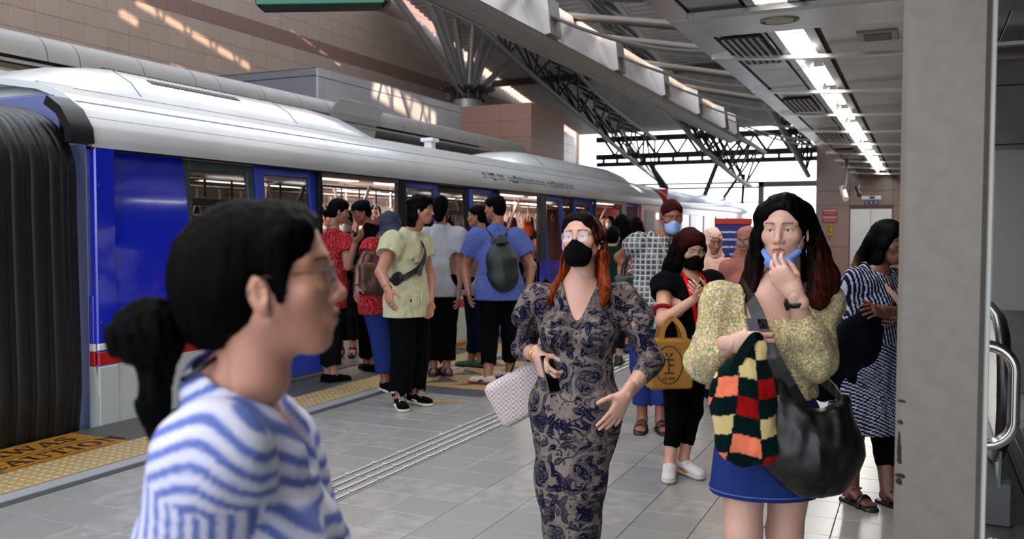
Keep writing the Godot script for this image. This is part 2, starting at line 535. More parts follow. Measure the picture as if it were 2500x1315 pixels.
	for r in 6:
		var y0 := 2.1 + 0.386 * r
		for k in 4:
			span("slab", pr, Vector3(-8.31 - 0.795 * (k + 1), y0, -19.13), Vector3(-8.31 - 0.795 * k - 0.003, y0 + 0.383, -19.1), pg, 0.002)
		for k in 3:
			span("slab", pr, Vector3(-8.33, y0, -19.1 - 0.7 * k), Vector3(-8.3, y0 + 0.383, -19.1 - 0.7 * (k + 1) + 0.003), pg, 0.002)
	span("cap", pr, Vector3(-11.5, 4.40, -21.2), Vector3(-8.3, 4.425, -19.1), pg, 0.002)

	var tube_grey := paint("strut grey", Color(0.62, 0.62, 0.61), 0.32, 0.25)
	var cap := base_node("branching_column", Vector3(-10.5, 4.43, -20.1))
	mark(cap, "branching grey steel column whose tubes fan out from a flanged head on the granite pier", "column")
	tube("stem", cap, [Vector3(0, 0, 0), Vector3(0, 0.3, 0)], 0.36, tube_grey, 20)
	for i in 12:
		var a := TAU * i / 12.0
		block("flange", cap, Vector3(cos(a) * 0.5, 0.52, sin(a) * 0.5), Vector3(0.42, 0.05, 0.24), paint("flange grey", Color(0.32, 0.32, 0.31), 0.45, 0.4), 0.01, Basis(Vector3.UP, -a) * Basis(Vector3(0, 0, 1), 0.35))
		block("gusset", cap, Vector3(cos(a) * 0.4, 0.4, sin(a) * 0.4), Vector3(0.24, 0.2, 0.03), paint("flange grey", Color(0.32, 0.32, 0.31), 0.45, 0.4), 0.005, Basis(Vector3.UP, -a))
	for p in STRUTS:
		var q: Vector3 = p
		var d := (q - Vector3(0, 0.5, 0)).normalized()
		tube("strut", cap, [Vector3(d.x * 0.25, 0.42, d.z * 0.25), q], 0.085, tube_grey, 12)

# a light of the size and place of the fitting it belongs to
func lamp_light(parent: Node, at: Vector3, size: Vector2, turn: Basis, energy: float, c := Color(1, 0.985, 0.96)) -> void:
	var l := AreaLight3D.new()
	l.name = "lamp_light"
	l.area_size = size
	l.light_energy = energy
	l.light_color = c
	l.area_range = 40.0
	l.shadow_enabled = true
	l.transform = Transform3D(turn, at)
	parent.add_child(l, true)

# a three-boom lattice girder: two upper booms and one lower one, with the webs between them
func girder(called: String, label: String, low: Array, tl: Array, tr: Array, r: float, n: int) -> void:
	var o := base_node(called, Vector3.ZERO)
	mark(o, label, "roof truss", "", "structure")
	var pale := paint("truss pale", Color(0.55, 0.55, 0.55), 0.4, 0.4)
	var dark := paint("truss dark", Color(0.16, 0.165, 0.165), 0.5, 0.3)
	tube("boom", o, low, r, pale, 8)
	tube("boom", o, tl, r * 0.8, pale, 8)
	tube("boom", o, tr, r * 0.8, pale, 8)
	var at := func(line: Array, t: float) -> Vector3:
		var f := clampf(t, 0.0, 0.9999) * (line.size() - 1)
		return (line[int(f)] as Vector3).lerp(line[int(f) + 1], f - int(f))
	for i in n:
		var t := float(i) / n
		var u := (i + 0.5) / n
		var w := (i + 1.0) / n
		var a: Vector3 = at.call(tl, t); var b: Vector3 = at.call(tr, t); var c: Vector3 = at.call(low, u)
		var a2: Vector3 = at.call(tl, w); var b2: Vector3 = at.call(tr, w)
		for q in [[a, b], [a, c], [b, c], [c, a2], [c, b2], [a, b2]]:
			tube("web", o, [q[0], q[1]], r * 0.42, dark, 5)

func curve3(x: float, pts: Array, n := 16) -> Array:
	# smooth line through [y, z] points
	var c := Curve3D.new()
	for i in pts.size():
		var p := Vector3(x, pts[i][0], pts[i][1])
		var t := Vector3.ZERO
		if i > 0 and i < pts.size() - 1:
			t = (Vector3(x, pts[i + 1][0], pts[i + 1][1]) - Vector3(x, pts[i - 1][0], pts[i - 1][1])) / 6.0
		c.add_point(p, -t, t)
	var out := []
	var L := c.get_baked_length()
	for i in n + 1:
		out.append(c.sample_baked(L * i / n))
	return out

func build_roof() -> void:
	var rf := structure("ceiling", "grey ribbed metal roof deck sloping down to the far end of the hall", "roof")
	var deck := grainy("deck grey", Color(0.78, 0.78, 0.775), 0.45, noise_tex(0.02, Color(0.9, 0.9, 0.9), Color(1, 1, 1), 128, 2), Vector3(0.7, 0.7, 0.7), 0.1)
	deck.backlight_enabled = true  # an opaque deck; slight translucency added so daylight lightens the hall
	deck.backlight = Color(0.17, 0.17, 0.17).linear_to_srgb()
	var line := curve3(0, [[7.3, -17.0], [6.0, -23.0], [4.95, -30.3]], 62)
	var st := SurfaceTool.new()
	st.begin(Mesh.PRIMITIVE_TRIANGLES)
	for i in line.size() - 1:
		var a: Vector3 = line[i]; var b: Vector3 = line[i + 1]
		var e := (b - a) * 0.3
		var down := Vector3(0, -0.05, 0)
		var up := Vector3(0, 0.08, 0)
		var prof := [a, a + e, a + e * 1.25 + down, b - e * 0.25 + down, b]
		for s in 4:
			var p: Vector3 = prof[s]; var q: Vector3 = prof[s + 1]
			var x0 := Vector3(-11.25, 0, 0); var x1 := Vector3(4.6, 0, 0)
			var n := (q - p).cross(Vector3(1, 0, 0)).normalized()
			if n.y > 0: n = -n
			for v in [p + x0, p + x1, q + x1, p + x0, q + x1, q + x0]:
				st.set_normal(n); st.add_vertex(v)
			for v in [p + x0 + up, q + x1 + up, p + x1 + up, p + x0 + up, q + x0 + up, q + x1 + up]:
				st.set_normal(-n); st.add_vertex(v)
	add_mesh("deck", st.commit(), deck, rf)
	for q in [[17.0, 7.27], [23.6, 5.85]]:
		span("purlin", rf, Vector3(-11.5, q[1] - 0.2, -q[0] - 0.06), Vector3(4.5, q[1] - 0.02, -q[0] + 0.06), paint("truss dark", Color(0.16, 0.165, 0.165), 0.5, 0.3))

	# the flat roof nearer by, with slits and lattice added to shape the sun patches; the track side is open to the sky
	var nr := CSGBox3D.new()
	nr.name = "near_deck"
	nr.size = Vector3(11.8, 0.12, 21.0)
	nr.position = Vector3(-1.3, 9.5, -6.5)
	var sheetm := paint("added translucent sheet", Color(0.85, 0.86, 0.86), 0.6)  # translucency made up so the unseen roof spreads diffuse daylight below
	sheetm.backlight_enabled = true
	sheetm.backlight = Color(1, 1, 1)
	nr.material = sheetm
	rf.add_child(nr)
	span("added_sun_stop", rf, Vector3(-7.2, 7.25, -17.06), Vector3(4.6, 9.5, -17.0), sheetm)  # unseen upright added to stop sun coming through the gap between roofs
	for q in [[-4.9, -8.74, -3.97, -11.2, 0.34], [-5.78, -11.48, -4.69, -14.25, 0.36], [-3.4, -9.1, -3.0, -10.1, 0.6], [0.2, -10.2, 0.75, -12.2, 0.7], [-4.55, -8.3, -4.35, -8.7, 0.35]]:
		var a := Vector3(q[0] + 1.3, 0, q[1] + 6.5)
		var b := Vector3(q[2] + 1.3, 0, q[3] + 6.5)
		var cutter := CSGBox3D.new()
		cutter.name = "slit"
		cutter.operation = CSGShape3D.OPERATION_SUBTRACTION
		cutter.size = Vector3(q[4], 1.0, a.distance_to(b))
		cutter.transform = Transform3D(Basis.looking_at(b - a), (a + b) * 0.5)
		nr.add_child(cutter)
		var side := (b - a).normalized().cross(Vector3.UP)
		var list := []
		var n := int(a.distance_to(b) / 0.27)
		for k in n:
			var p := a.lerp(b, (k + 0.3) / n) + Vector3(-1.3, 9.5, -6.5)
			list.append([p - side * 0.3, p + side * 0.3 + (b - a) / n * (0.8 if k % 2 else -0.4), 0.035])
		bars("added_sun_lattice", rf, list, paint("truss dark", Color(0.16, 0.165, 0.165), 0.5, 0.3), 5)

	girder("ceiling_truss", "left roof truss of three booms descending along the granite wall", curve3(-9.0, [[8.2, -9.0], [6.19, -16.84], [5.65, -19.31], [5.07, -22.45], [4.56, -25.44], [3.96, -28.73], [3.3, -33.0]]), curve3(-9.7, [[8.5, -11.0], [6.70, -20.7], [6.13, -23.5], [5.38, -27.7], [4.87, -31.0]]), curve3(-8.2, [[8.5, -11.0], [5.92, -20.7], [5.35, -22.8], [4.93, -25.7], [4.55, -29.3]]), 0.075, 15)
	girder("ceiling_truss", "middle roof truss of three booms ending in front of the bright end window", curve3(-5.0, [[5.7, -11.0], [4.23, -17.57], [3.88, -19.93], [3.43, -22.93], [3.02, -26.87], [2.9, -29.0]]), curve3(-5.8, [[6.3, -11.0], [5.1, -21.0], [4.68, -24.0], [4.57, -28.5]]), curve3(-4.2, [[5.2, -11.0], [4.0, -18.0], [3.85, -22.0], [3.75, -26.8]]), 0.07, 13)
	girder("ceiling_truss", "right roof truss of three booms beside the granite lift tower", curve3(-3.0, [[4.6, -16.0], [3.63, -23.08], [3.32, -25.19], [3.05, -27.0]]), curve3(-3.5, [[5.2, -16.0], [4.4, -23.5], [4.1, -28.0]]), curve3(-2.9, [[5.0, -16.0], [4.1, -23.5], [3.9, -27.2]]), 0.07, 9)

	# the girder across the far end
	var dark := paint("truss dark", Color(0.16, 0.165, 0.165), 0.5, 0.3)
	var fg := structure("trim_6", "dark steel lattice girder across the far end of the hall", "girder")
	for y in [4.66, 4.05]:
		span("boom", fg, Vector3(-10.5, y - 0.09, -30.1), Vector3(-2.7, y + 0.09, -29.9), dark)
	span("sill_boom", fg, Vector3(-10.5, 3.72, -30.15), Vector3(-2.7, 3.86, -29.95), dark)
	for i in 11:
		var x := -10.2 + 0.74 * i
		tube("web", fg, [Vector3(x, 4.62, -30), Vector3(x + 0.36, 4.1, -30)], 0.045, dark, 6)
		tube("web", fg, [Vector3(x + 0.38, 4.1, -30), Vector3(x + 0.72, 4.62, -30)], 0.035, dark, 6)
	for i in 16:
		span("bracket", fg, Vector3(-10.3 + 0.5 * i, 3.86, -30.1), Vector3(-10.22 + 0.5 * i, 3.98, -30.0), dark, 0.01)

	# raking props under the far girder
	var props := [[[-8.55, 3.72], [-7.95, 2.5], 0.09, "dark twin prop leaning right under the left end of the far girder"], [[-6.3, 3.72], [-6.75, 2.55], 0.08, "dark twin prop leaning left under the middle of the far girder"], [[-5.6, 3.25], [-6.25, 2.3], 0.05, "thin dark prop leaning left beside the upright post"], [[-5.4, 3.35], [-5.45, 2.3], 0.05, "thin upright dark post under the far girder"], [[-8.6, 3.75], [-8.2, 3.2], 0.08, "short dark prop above the far train roof"]]
	for p in props:
		var o := base_node("raking_prop", Vector3(p[1][0], -1.2, -30.2))
		mark(o, p[3], "prop")
		var a := Vector3(0, p[1][1] + 1.2, 0)
		var b := Vector3(p[0][0] - p[1][0], p[0][1] + 1.2, 0)
		tube("tube", o, [a + (a - b) * 0.5, b], p[2], paint("prop brown", Color(0.28, 0.25, 0.24), 0.5, 0.3), 8)
		tube("foot", o, [Vector3(a.x + (a.x - b.x) * 0.5, 0, 0), a + (a - b) * 0.5], p[2], paint("prop brown", Color(0.28, 0.25, 0.24), 0.5, 0.3), 8)

	# the bright end: rails and a window frame
	var frame := paint("frame blue grey", Color(0.55, 0.56, 0.6), 0.5, 0.2)
	var ew := structure("window_1", "blue grey framed opening at the bright far end of the hall", "window")
	for y in [3.08, 2.92]:
		span("rail", ew, Vector3(-10.4, y - 0.03, -30.4), Vector3(-4.95, y + 0.03, -30.34), frame, 0.004)
	span("rail", ew, Vector3(-10.4, 2.4, -30.4), Vector3(-4.95, 2.44, -30.34), frame, 0.004)
	span("head", ew, Vector3(-4.95, 2.92, -30.5), Vector3(-2.9, 3.1, -30.3), frame, 0.006)
	span("jamb", ew, Vector3(-4.95, 0.0, -30.5), Vector3(-4.78, 3.1, -30.3), frame, 0.006)
	span("jamb", ew, Vector3(-3.0, 0.0, -30.5), Vector3(-2.88, 3.1, -30.3), frame, 0.006)
	span("sill", ew, Vector3(-4.95, 0.0, -30.5), Vector3(-2.88, 0.9, -30.3), paint("sill white", Color(0.8, 0.8, 0.8), 0.5), 0.006)

	# the pale boxed beam that carries the curved blades
	var bm := structure("trim_7", "long white panelled gutter beam with angled faces above the platform edge", "beam")
	var white := grainy("beam white", Color(0.8, 0.785, 0.77), 0.28, noise_tex(0.01, Color(0.9, 0.9, 0.9), Color(1, 1, 1), 128, 2), Vector3(0.8, 0.8, 0.8), 0.45)
	var lipm := paint("beam lip", Color(0.66, 0.655, 0.64), 0.35, 0.4)
	for k in 15:
		var z0 := -2.4 - 1.04 * k
		var z1 := z0 - 1.03
		prism("face_panel", bm, [Vector2(-3.42, 3.27), Vector2(-3.3, 3.3), Vector2(-3.52, 3.78), Vector2(-3.95, 3.9), Vector2(-3.95, 3.86), Vector2(-3.56, 3.74)], z0, z1, white)
		prism("lip_panel", bm, [Vector2(-3.47, 3.2), Vector2(-3.3, 3.24), Vector2(-3.28, 3.28), Vector2(-3.47, 3.25)], z0, z1, lipm)
	tube("edge_tube", bm, [Vector3(-3.49, 3.22, -2.4), Vector3(-3.49, 3.22, -18.0)], 0.035, paint("edge tube", Color(0.5, 0.49, 0.48), 0.35, 0.5), 8)
	span("top_tray", bm, Vector3(-4.3, 3.86, -18.0), Vector3(-3.9, 3.92, -2.4), lipm)
	# wedge brackets and blades
	var blade := paint("blade brown", Color(0.36, 0.34, 0.315), 0.45, 0.3)
	var bz := [-3.95, -6.05, -8.1, -10.2, -12.3, -14.4, -16.5, -17.6]
	for i in bz.size():
		var z: float = bz[i]
		var o := base_node("curved_blade", Vector3(-3.4, 3.5, z))
		mark(o, "curved brown metal blade, %s from the near end, slung between white beam and ceiling edge" % ORD[i], "roof blade", "", "structure")
		var sag := []
		for k in 15:
			var t := k / 14.0
			sag.append(Vector2(lerpf(-0.12, 1.68, t), lerpf(0.12, -0.46, 1.0 - pow(1.0 - t, 1.7))))
		sheet("blade", o, sag, 0.02, -0.09, 0.09, blade)
		prism("wedge", o, [Vector2(-0.05, -0.2), Vector2(0.14, -0.18), Vector2(0.1, 0.18), Vector2(-0.15, 0.28)], -0.16, 0.14, white)
	for i in 5:
		var z: float = [-6.8, -8.2, -9.4, -11.2, -13.4][i]
		var o := base_node("straight_purlin", Vector3(-3.9, 3.98, z))
		mark(o, "straight brown purlin, %s from the near end, above the curved blades" % ORD[i], "purlin", "", "structure")
		bars("bar", o, [[Vector3(-0.3, 0, -1.5), Vector3(2.1, -0.7, 0), 0.045]], blade, 4)

# ------------------------------------------------------------------ the low ceiling with its strip of lamps
func build_low_ceiling() -> void:
	var lc := structure("ceiling_2", "low ceiling of brushed silver metal panels over the right of the platform", "ceiling")
	var silver := grainy("ceiling silver", Color(0.66, 0.655, 0.65), 0.3, noise_tex(0.012, Color(0.88, 0.88, 0.88), Color(1, 1, 1), 256, 3), Vector3(0.5, 0.5, 0.5), 0.75)
	var bright := grainy("edge silver", Color(0.82, 0.82, 0.83), 0.22, noise_tex(0.012, Color(0.88, 0.88, 0.88), Color(1, 1, 1), 256, 3), Vector3(0.5, 0.5, 0.5), 0.7)
	var gap := paint("gap dark", Color(0.06, 0.06, 0.065), 0.7)
	span("upper_deck", lc, Vector3(-1.75, 3.16, -27.4), Vector3(4.5, 3.2, 3.5), paint("deck back", Color(0.3, 0.3, 0.3), 0.8))
	span("edge_fascia", lc, Vector3(-1.76, 3.0, -27.4), Vector3(-1.74, 3.3, 3.5), bright, 0.003)
	for k in 13:
		var z0 := 3.0 - 2.4 * k
		var z1 := z0 - 2.39
		z1 = maxf(z1, -27.4)
		span("edge_panel", lc, Vector3(-1.755, 2.99, z0), Vector3(-1.56, 3.02, z1), bright, 0.004)
		span("panel", lc, Vector3(-1.54, 3.0, z0), Vector3(-1.17, 3.02, z1), silver, 0.003)
		span("trough_rim", lc, Vector3(-1.135, 2.985, z0), Vector3(-1.07, 3.03, z1), silver, 0.003)
		span("trough_rim", lc, Vector3(-0.86, 2.985, z0), Vector3(-0.78, 3.03, z1), silver, 0.003)
		for j in 4:
			span("panel", lc, Vector3(-0.745 + 1.3 * j, 3.0, z0), Vector3(0.545 + 1.3 * j, 3.02, z1), silver, 0.003)
		span("trough_back", lc, Vector3(-1.08, 3.13, z0), Vector3(-0.84, 3.15, z1), paint("trough white", Color(0.9, 0.9, 0.9), 0.4), 0.003)
		prism("trough_side", lc, [Vector2(-1.075, 3.02), Vector2(-1.065, 3.02), Vector2(-1.01, 3.13), Vector2(-1.03, 3.13)], z0, z1, paint("trough white", Color(0.9, 0.9, 0.9), 0.4))
		prism("trough_side", lc, [Vector2(-0.865, 3.02), Vector2(-0.855, 3.02), Vector2(-0.89, 3.13), Vector2(-0.91, 3.13)], z0, z1, paint("trough white", Color(0.9, 0.9, 0.9), 0.4))
	span("joint", lc, Vector3(-1.56, 3.012, -27.4), Vector3(-1.072, 3.028, 3.0), gap, 0.0)
	span("joint", lc, Vector3(-0.858, 3.012, -27.4), Vector3(-0.74, 3.028, 3.0), gap, 0.0)
	# curved silver ribs below the panels, and one broad bulkhead
	var rib := paint("rib silver", Color(0.7, 0.7, 0.69), 0.25, 0.8)
	for z in [-4.0, -8.1, -10.2, -12.3, -14.4, -16.5, -18.6, -20.7, -22.8, -24.9]:
		var line := []
		for k in 9:
			var t := k / 8.0
			line.append(Vector2(lerpf(-1.74, 4.4, t), 2.985 - 0.075 * sin(minf(t * 4.0, 1.0) * PI * 0.5)))
		sheet("rib", lc, line, 0.03, z - 0.045, z + 0.045, rib)
	span("bulkhead", lc, Vector3(-1.56, 2.93, -7.0), Vector3(4.4, 3.0, -6.36), grainy("bulkhead silver", Color(0.72, 0.715, 0.71), 0.25, noise_tex(0.012, Color(0.88, 0.88, 0.88), Color(1, 1, 1), 256, 3), Vector3(0.5, 0.5, 0.5), 0.7), 0.02)
	# lamps
	var lens := glow("lamp glow", Color(1.0, 0.99, 0.97), 2.6)
	for k in 17:
		var z := 1.6 - 1.66 * k
		if absf(z + 6.68) < 0.5:
			z -= 0.4
		var o := base_node("ceiling_lamp", Vector3(-0.96, 3.09, z))
		mark(o, "white fluorescent lamp in the ceiling trough, %s along the row from the near end" % ORD[k], "ceiling lamp", "fluorescent lamps in the ceiling trough")
		block("lamp_base", o, Vector3(0, 0.03, 0), Vector3(0.09, 0.03, 1.3), paint("lamp white", Color(0.9, 0.9, 0.88), 0.4), 0.004)
		var st := SurfaceTool.new()
		st.begin(Mesh.PRIMITIVE_TRIANGLES)
		tube_into(st, [Vector3(-0.022, 0, -0.6), Vector3(-0.022, 0, 0.6)], 0.021, 8)
		tube_into(st, [Vector3(0.022, 0, -0.6), Vector3(0.022, 0, 0.6)], 0.021, 8)
		add_mesh("lamp_tube", st.commit(), lens, o)
		for e in [-0.62, 0.62]:
			block("lamp_holder", o, Vector3(0, 0.005, e), Vector3(0.1, 0.05, 0.03), paint("lamp white", Color(0.9, 0.9, 0.88), 0.4), 0.006)
		lamp_light(o, Vector3(0, -0.04, 0), Vector2(0.1, 1.2), Basis(Vector3.RIGHT, -PI / 2), LAMP_E)
	# air grilles
	var n := 0
	for z in [-7.9, -11.5, -15.3, -18.5, -21.5, -24.0]:
		var o := base_node("air_grille", Vector3(-1.36, 2.974, z))
		mark(o, "slatted air grille set in the ceiling panels, %s from the near end" % ORD[n], "air grille")
		n += 1
		block("recess", o, Vector3(0, 0.008, 0), Vector3(0.32, 0.016, 1.2), gap, 0.001)
		for k in 6:
			block("slat", o, Vector3(-0.135 + 0.054 * k, -0.004, 0), Vector3(0.022, 0.012, 1.18), silver, 0.002, Basis(Vector3(0, 0, 1), 0.5))
	var dl := base_node("downlight", Vector3(-0.95, 2.925, -6.62))
	mark(dl, "round recessed downlight in the silver bulkhead", "downlight")
	tube("ring", dl, range(20).map(func(i): return Vector3(cos(TAU * i / 20.0) * 0.13, 0.0, sin(TAU * i / 20.0) * 0.09)), 0.008, paint("ring pale", Color(0.6, 0.6, 0.52), 0.4), 6, true)
	tube("disc", dl, [Vector3(0, 0.004, 0), Vector3(0, -0.003, 0)], 0.1, paint("disc pale", Color(0.72, 0.7, 0.6), 0.5), 20)
	var hatch := base_node("ceiling_hatch", Vector3(-0.35, 2.99, -7.75))
	mark(hatch, "small square beige hatch in the ceiling beside the trough", "hatch")
	block("frame", hatch, Vector3(0, 0.004, 0), Vector3(0.3, 0.02, 0.34), paint("hatch rim", Color(0.6, 0.58, 0.53), 0.5), 0.004)
	block("cover", hatch, Vector3(0, -0.006, 0), Vector3(0.2, 0.02, 0.24), paint("hatch dark", Color(0.38, 0.36, 0.32), 0.6), 0.004)

# ------------------------------------------------------------------ the lift tower, the column and what stands on the right
func build_right() -> void:
	var granite := noise_tex(0.3, Color(0.6, 0.57, 0.55), Color(1, 1, 1), 256, 3)
	var tg := grainy("granite tower", Color(0.78, 0.6, 0.52), 0.25, granite, Vector3(0.8, 0.8, 0.8))
	var tw := structure("wall_back", "rose granite lift tower at the far end of the platform", "wall")
	span("core", tw, Vector3(-2.78, 0, -31), Vector3(4.5, 6.2, -27.56), paint("mortar", Color(0.3, 0.27, 0.25), 0.9))
	var xs := [-2.8, -1.9, -0.75, 0.5, 1.7, 3.0, 4.4]
	for i in 6:
		for y in [0.0, 1.0, 2.2, 2.62, 4.0, 5.2]:
			var top: float = {0.0: 1.0, 1.0: 2.2, 2.2: 2.62, 2.62: 4.0, 4.0: 5.2, 5.2: 6.2}[y]
			if i == 1 and y < 2.1:
				continue
			span("slab", tw, Vector3(xs[i] + 0.003, y + 0.003, -27.56), Vector3(xs[i + 1] - 0.003, top - 0.003, -27.5), tg, 0.003)
	for k in 3:
		for y in [0.0, 1.5, 3.0, 4.5]:
			span("slab", tw, Vector3(-2.84, y + 0.003, -27.56 - 1.1 * k), Vector3(-2.78, y + 1.497, -28.65 - 1.1 * k), tg, 0.003)
	var ld := structure("door_1", "pair of brushed steel lift doors in the granite tower", "lift door")
	var steel := paint("lift steel", Color(0.62, 0.6, 0.59), 0.28, 0.85)
	span("leaf", ld, Vector3(-1.88, 0, -27.56), Vector3(-1.33, 2.1, -27.52), steel, 0.004)
	span("leaf", ld, Vector3(-1.325, 0, -27.56), Vector3(-0.77, 2.1, -27.52), steel, 0.004)
	span("lintel", ld, Vector3(-1.9, 2.1, -27.56), Vector3(-0.75, 2.2, -27.48), paint("lintel dark", Color(0.3, 0.22, 0.2), 0.4, 0.3), 0.004)
	var ind := base_node("lift_indicator", Vector3(-1.32, 2.34, -27.49))
	mark(ind, "small blue and silver floor indicator above the lift doors", "lift indicator")
	block("plate", ind, Vector3(0, 0.08, 0), Vector3(0.52, 0.1, 0.02), steel, 0.003)
	block("display", ind, Vector3(0.02, 0.08, 0.012), Vector3(0.14, 0.06, 0.006), paint("gap dark", Color(0.06, 0.06, 0.065), 0.7), 0.002)
	block("sign_plate", ind, Vector3(0, -0.06, 0), Vector3(0.38, 0.11, 0.014), paint("sign blue", Color(0.12, 0.25, 0.62), 0.4), 0.003)
	for k in 3:
		block("mark", ind, Vector3(-0.12 + 0.12 * k, -0.06, 0.008), Vector3(0.035, 0.06, 0.004), paint("sign white", Color(0.85, 0.85, 0.86), 0.4), 0.001)
	var em := base_node("emergency_sign", Vector3(-2.44, 1.9, -27.49))
	mark(em, "red square notice with white bands on the granite tower above the yellow telephone", "sign")
	block("plate", em, Vector3.ZERO, Vector3(0.41, 0.42, 0.016), paint("sign red", Color(0.72, 0.12, 0.12), 0.4), 0.004)
	for k in 2:
		block("band", em, Vector3(0, 0.16 - 0.2 * k, 0.009), Vector3(0.37, 0.055, 0.004), paint("sign pink white", Color(0.9, 0.75, 0.75), 0.4), 0.001)
	words("lettering", em, "KECEMASAN", Vector3(0, 0.075, 0.009), Basis(), 0.04, paint("sign pink white", Color(0.9, 0.75, 0.75), 0.4), "Droid Sans", true)
	words("lettering", em, "EMERGENCY", Vector3(0, -0.135, 0.009), Basis(), 0.04, paint("sign pink white", Color(0.9, 0.75, 0.75), 0.4), "Droid Sans", true)
	var ph := base_node("emergency_telephone", Vector3(-2.42, 1.5, -27.47))
	mark(ph, "yellow emergency telephone box on the granite tower below the red notice", "telephone")
	block("box", ph, Vector3.ZERO, Vector3(0.17, 0.34, 0.07), paint("phone yellow", Color(0.8, 0.66, 0.12), 0.4), 0.02)
	tube("handset_mark", ph, range(9).map(func(i): return Vector3(cos(1.0 + 4.3 * i / 8.0) * 0.05 + 0.01, sin(1.0 + 4.3 * i / 8.0) * 0.09, 0.037)), 0.013, paint("gap dark", Color(0.06, 0.06, 0.065), 0.7), 6)
	block("button", ph, Vector3(-0.03, -0.24, -0.02), Vector3(0.08, 0.1, 0.04), paint("button pink", Color(0.75, 0.4, 0.38), 0.4), 0.01)
	# cameras hanging from the ceiling
	for q in [[Vector3(-1.5, 3.0, -20.5), "white bullet camera hanging on a bracket below the ceiling before the lift tower", 0.85, Color(0.85, 0.85, 0.85)], [Vector3(-1.5, 3.0, -24.9), "dark camera hanging below the ceiling nearer the lift doors", 0.6, Color(0.2, 0.17, 0.16)]]:
		var o := base_node("security_camera", q[0])
		mark(o, q[1], "camera")
		tube("drop_pipe", o, [Vector3.ZERO, Vector3(0, -q[2] * 0.6, 0)], 0.025, paint("camera grey", Color(0.4, 0.38, 0.37), 0.5), 8)
		tube("bracket", o, [Vector3(0, -q[2] * 0.6, 0), Vector3(-0.03, -q[2] * 0.75, 0.06)], 0.03, paint("camera grey", Color(0.4, 0.38, 0.37), 0.5), 8)
		tube("casing", o, [Vector3(-0.08, -q[2] * 0.72, -0.1), Vector3(0.02, -q[2] - 0.02, 0.25)], 0.06, paint("camera %s" % q[2], q[3], 0.4), 10)

	# the near steel column
	var col := structure("trim_8", "thick beige painted steel column close to the camera, its edge chipped", "column")
	var cm := grainy("column beige", Color(0.45, 0.425, 0.4), 0.4, noise_tex(0.02, Color(0.94, 0.94, 0.94), Color(1, 1, 1), 256, 4), Vector3(3, 3, 3))
	cm.heightmap_enabled = true
	cm.heightmap_texture = noise_tex(0.12, Color(0, 0, 0), Color(1, 1, 1), 256, 2)
	cm.heightmap_scale = 0.008
	block("shaft", col, Vector3(0.048, 1.55, -2.6), Vector3(0.2, 3.2, 0.2), cm, 0.012)
	block("lit_flange_strip", col, Vector3(0.155, 1.55, -2.6), Vector3(0.014, 3.2, 0.14), paint("strip white", Color(0.85, 0.85, 0.83), 0.35), 0.003)  # side flange coloured white for the light falling on it
	var chip := paint("chip brown", Color(0.12, 0.06, 0.045), 0.8)
	for c in [[0.985, 0.012, 0.004], [0.93, 0.008, 0.006], [0.855, 0.006, 0.022], [0.83, 0.007, 0.01], [0.79, 0.013, 0.006], [0.775, 0.008, 0.009], [0.88, 0.004, 0.03]]:
		var f := Fld.new()
		f.ell(Vector3(-0.044 + c[1] * 0.4, c[0], -2.4995), Vector3(c[1], c[2], 0.002), Basis(), 0.0)
		f.ell(Vector3(-0.044 + c[1] * 0.9, c[0] - c[2] * 0.6, -2.4995), Vector3(c[1] * 0.6, c[2] * 0.6, 0.002), Basis(), 0.0)
		solid("paint_chip", f, 0.0022, chip, col)

	# tubular barrier
	var chrome := paint("chrome", Color(0.72, 0.71, 0.69), 0.16, 1.0)
	var br := base_node("tube_barrier", Vector3(0.1, 0, -3.3))
	mark(br, "polished steel tube loop of a barrier behind the beige column", "barrier")
	var loop := []
	for i in 9:
		var a := PI * 0.5 - PI * 0.5 * i / 8.0
		loop.append(Vector3(0.1 + cos(a) * 0.085, 0.965 + sin(a) * 0.085, 0))
	for i in 9:
		var a := -PI * 0.5 * i / 8.0
		loop.append(Vector3(0.1 + cos(a) * 0.085, 0.805 + sin(a) * 0.085, 0))
	tube("loop", br, [Vector3(-0.1, 1.05, 0)] + loop + [Vector3(-0.1, 0.72, 0)], 0.019, chrome, 14)
	tube("post", br, [Vector3(0.105, 0.74, -0.03), Vector3(0.105, 1.04, -0.03)], 0.008, chrome, 8)
	tube("post", br, [Vector3(-0.06, 0, 0), Vector3(-0.06, 1.05, 0)], 0.019, chrome, 12)

	# escalator landing
	var es := base_node("escalator", Vector3(0.36, 0, -4.7))
	mark(es, "escalator with black handrail and glass balustrade behind the tube barrier", "escalator")
	var rubber := paint("rubber black", Color(0.025, 0.025, 0.027), 0.35)
	var grey := paint("skirt grey", Color(0.3, 0.3, 0.31), 0.4, 0.4)
	for x in [0.0, 1.15]:
		var p := []
		for i in 9:
			var a := PI * 0.62 + PI * 0.75 * i / 8.0 * -1.0
			p.append(Vector3(x, 0.72 + 0.3 * sin(PI + a - PI * 0.5) * 0.0, 0.0))
		var rail := [Vector3(x, 0.18, -1.0), Vector3(x, 0.32, -0.25), Vector3(x, 0.45, 0.02), Vector3(x, 0.62, 0.08), Vector3(x, 0.8, 0.05), Vector3(x, 0.93, -0.08), Vector3(x, 0.99, -0.3), Vector3(x, 1.0, -1.0), Vector3(x, 0.98, -2.0), Vector3(x, 0.9, -2.5), Vector3(x, 0.2, -3.7), Vector3(x, -1.0, -5.8)]
		tube("handrail", es, rail, 0.032, rubber, 10)
		prism("balustrade_glass", es, [Vector2(0.1, 0.2), Vector2(0.0, 0.5), Vector2(0.06, 0.9), Vector2(0.3, 0.96), Vector2(2.0, 0.95), Vector2(2.5, 0.86), Vector2(2.5, 0.2)], 0.006, -0.006, pane("balustrade pane", Color(0.6, 0.72, 0.68), 0.3)).transform = Transform3D(Basis(Vector3.UP, PI / 2), Vector3(x, 0, 0))
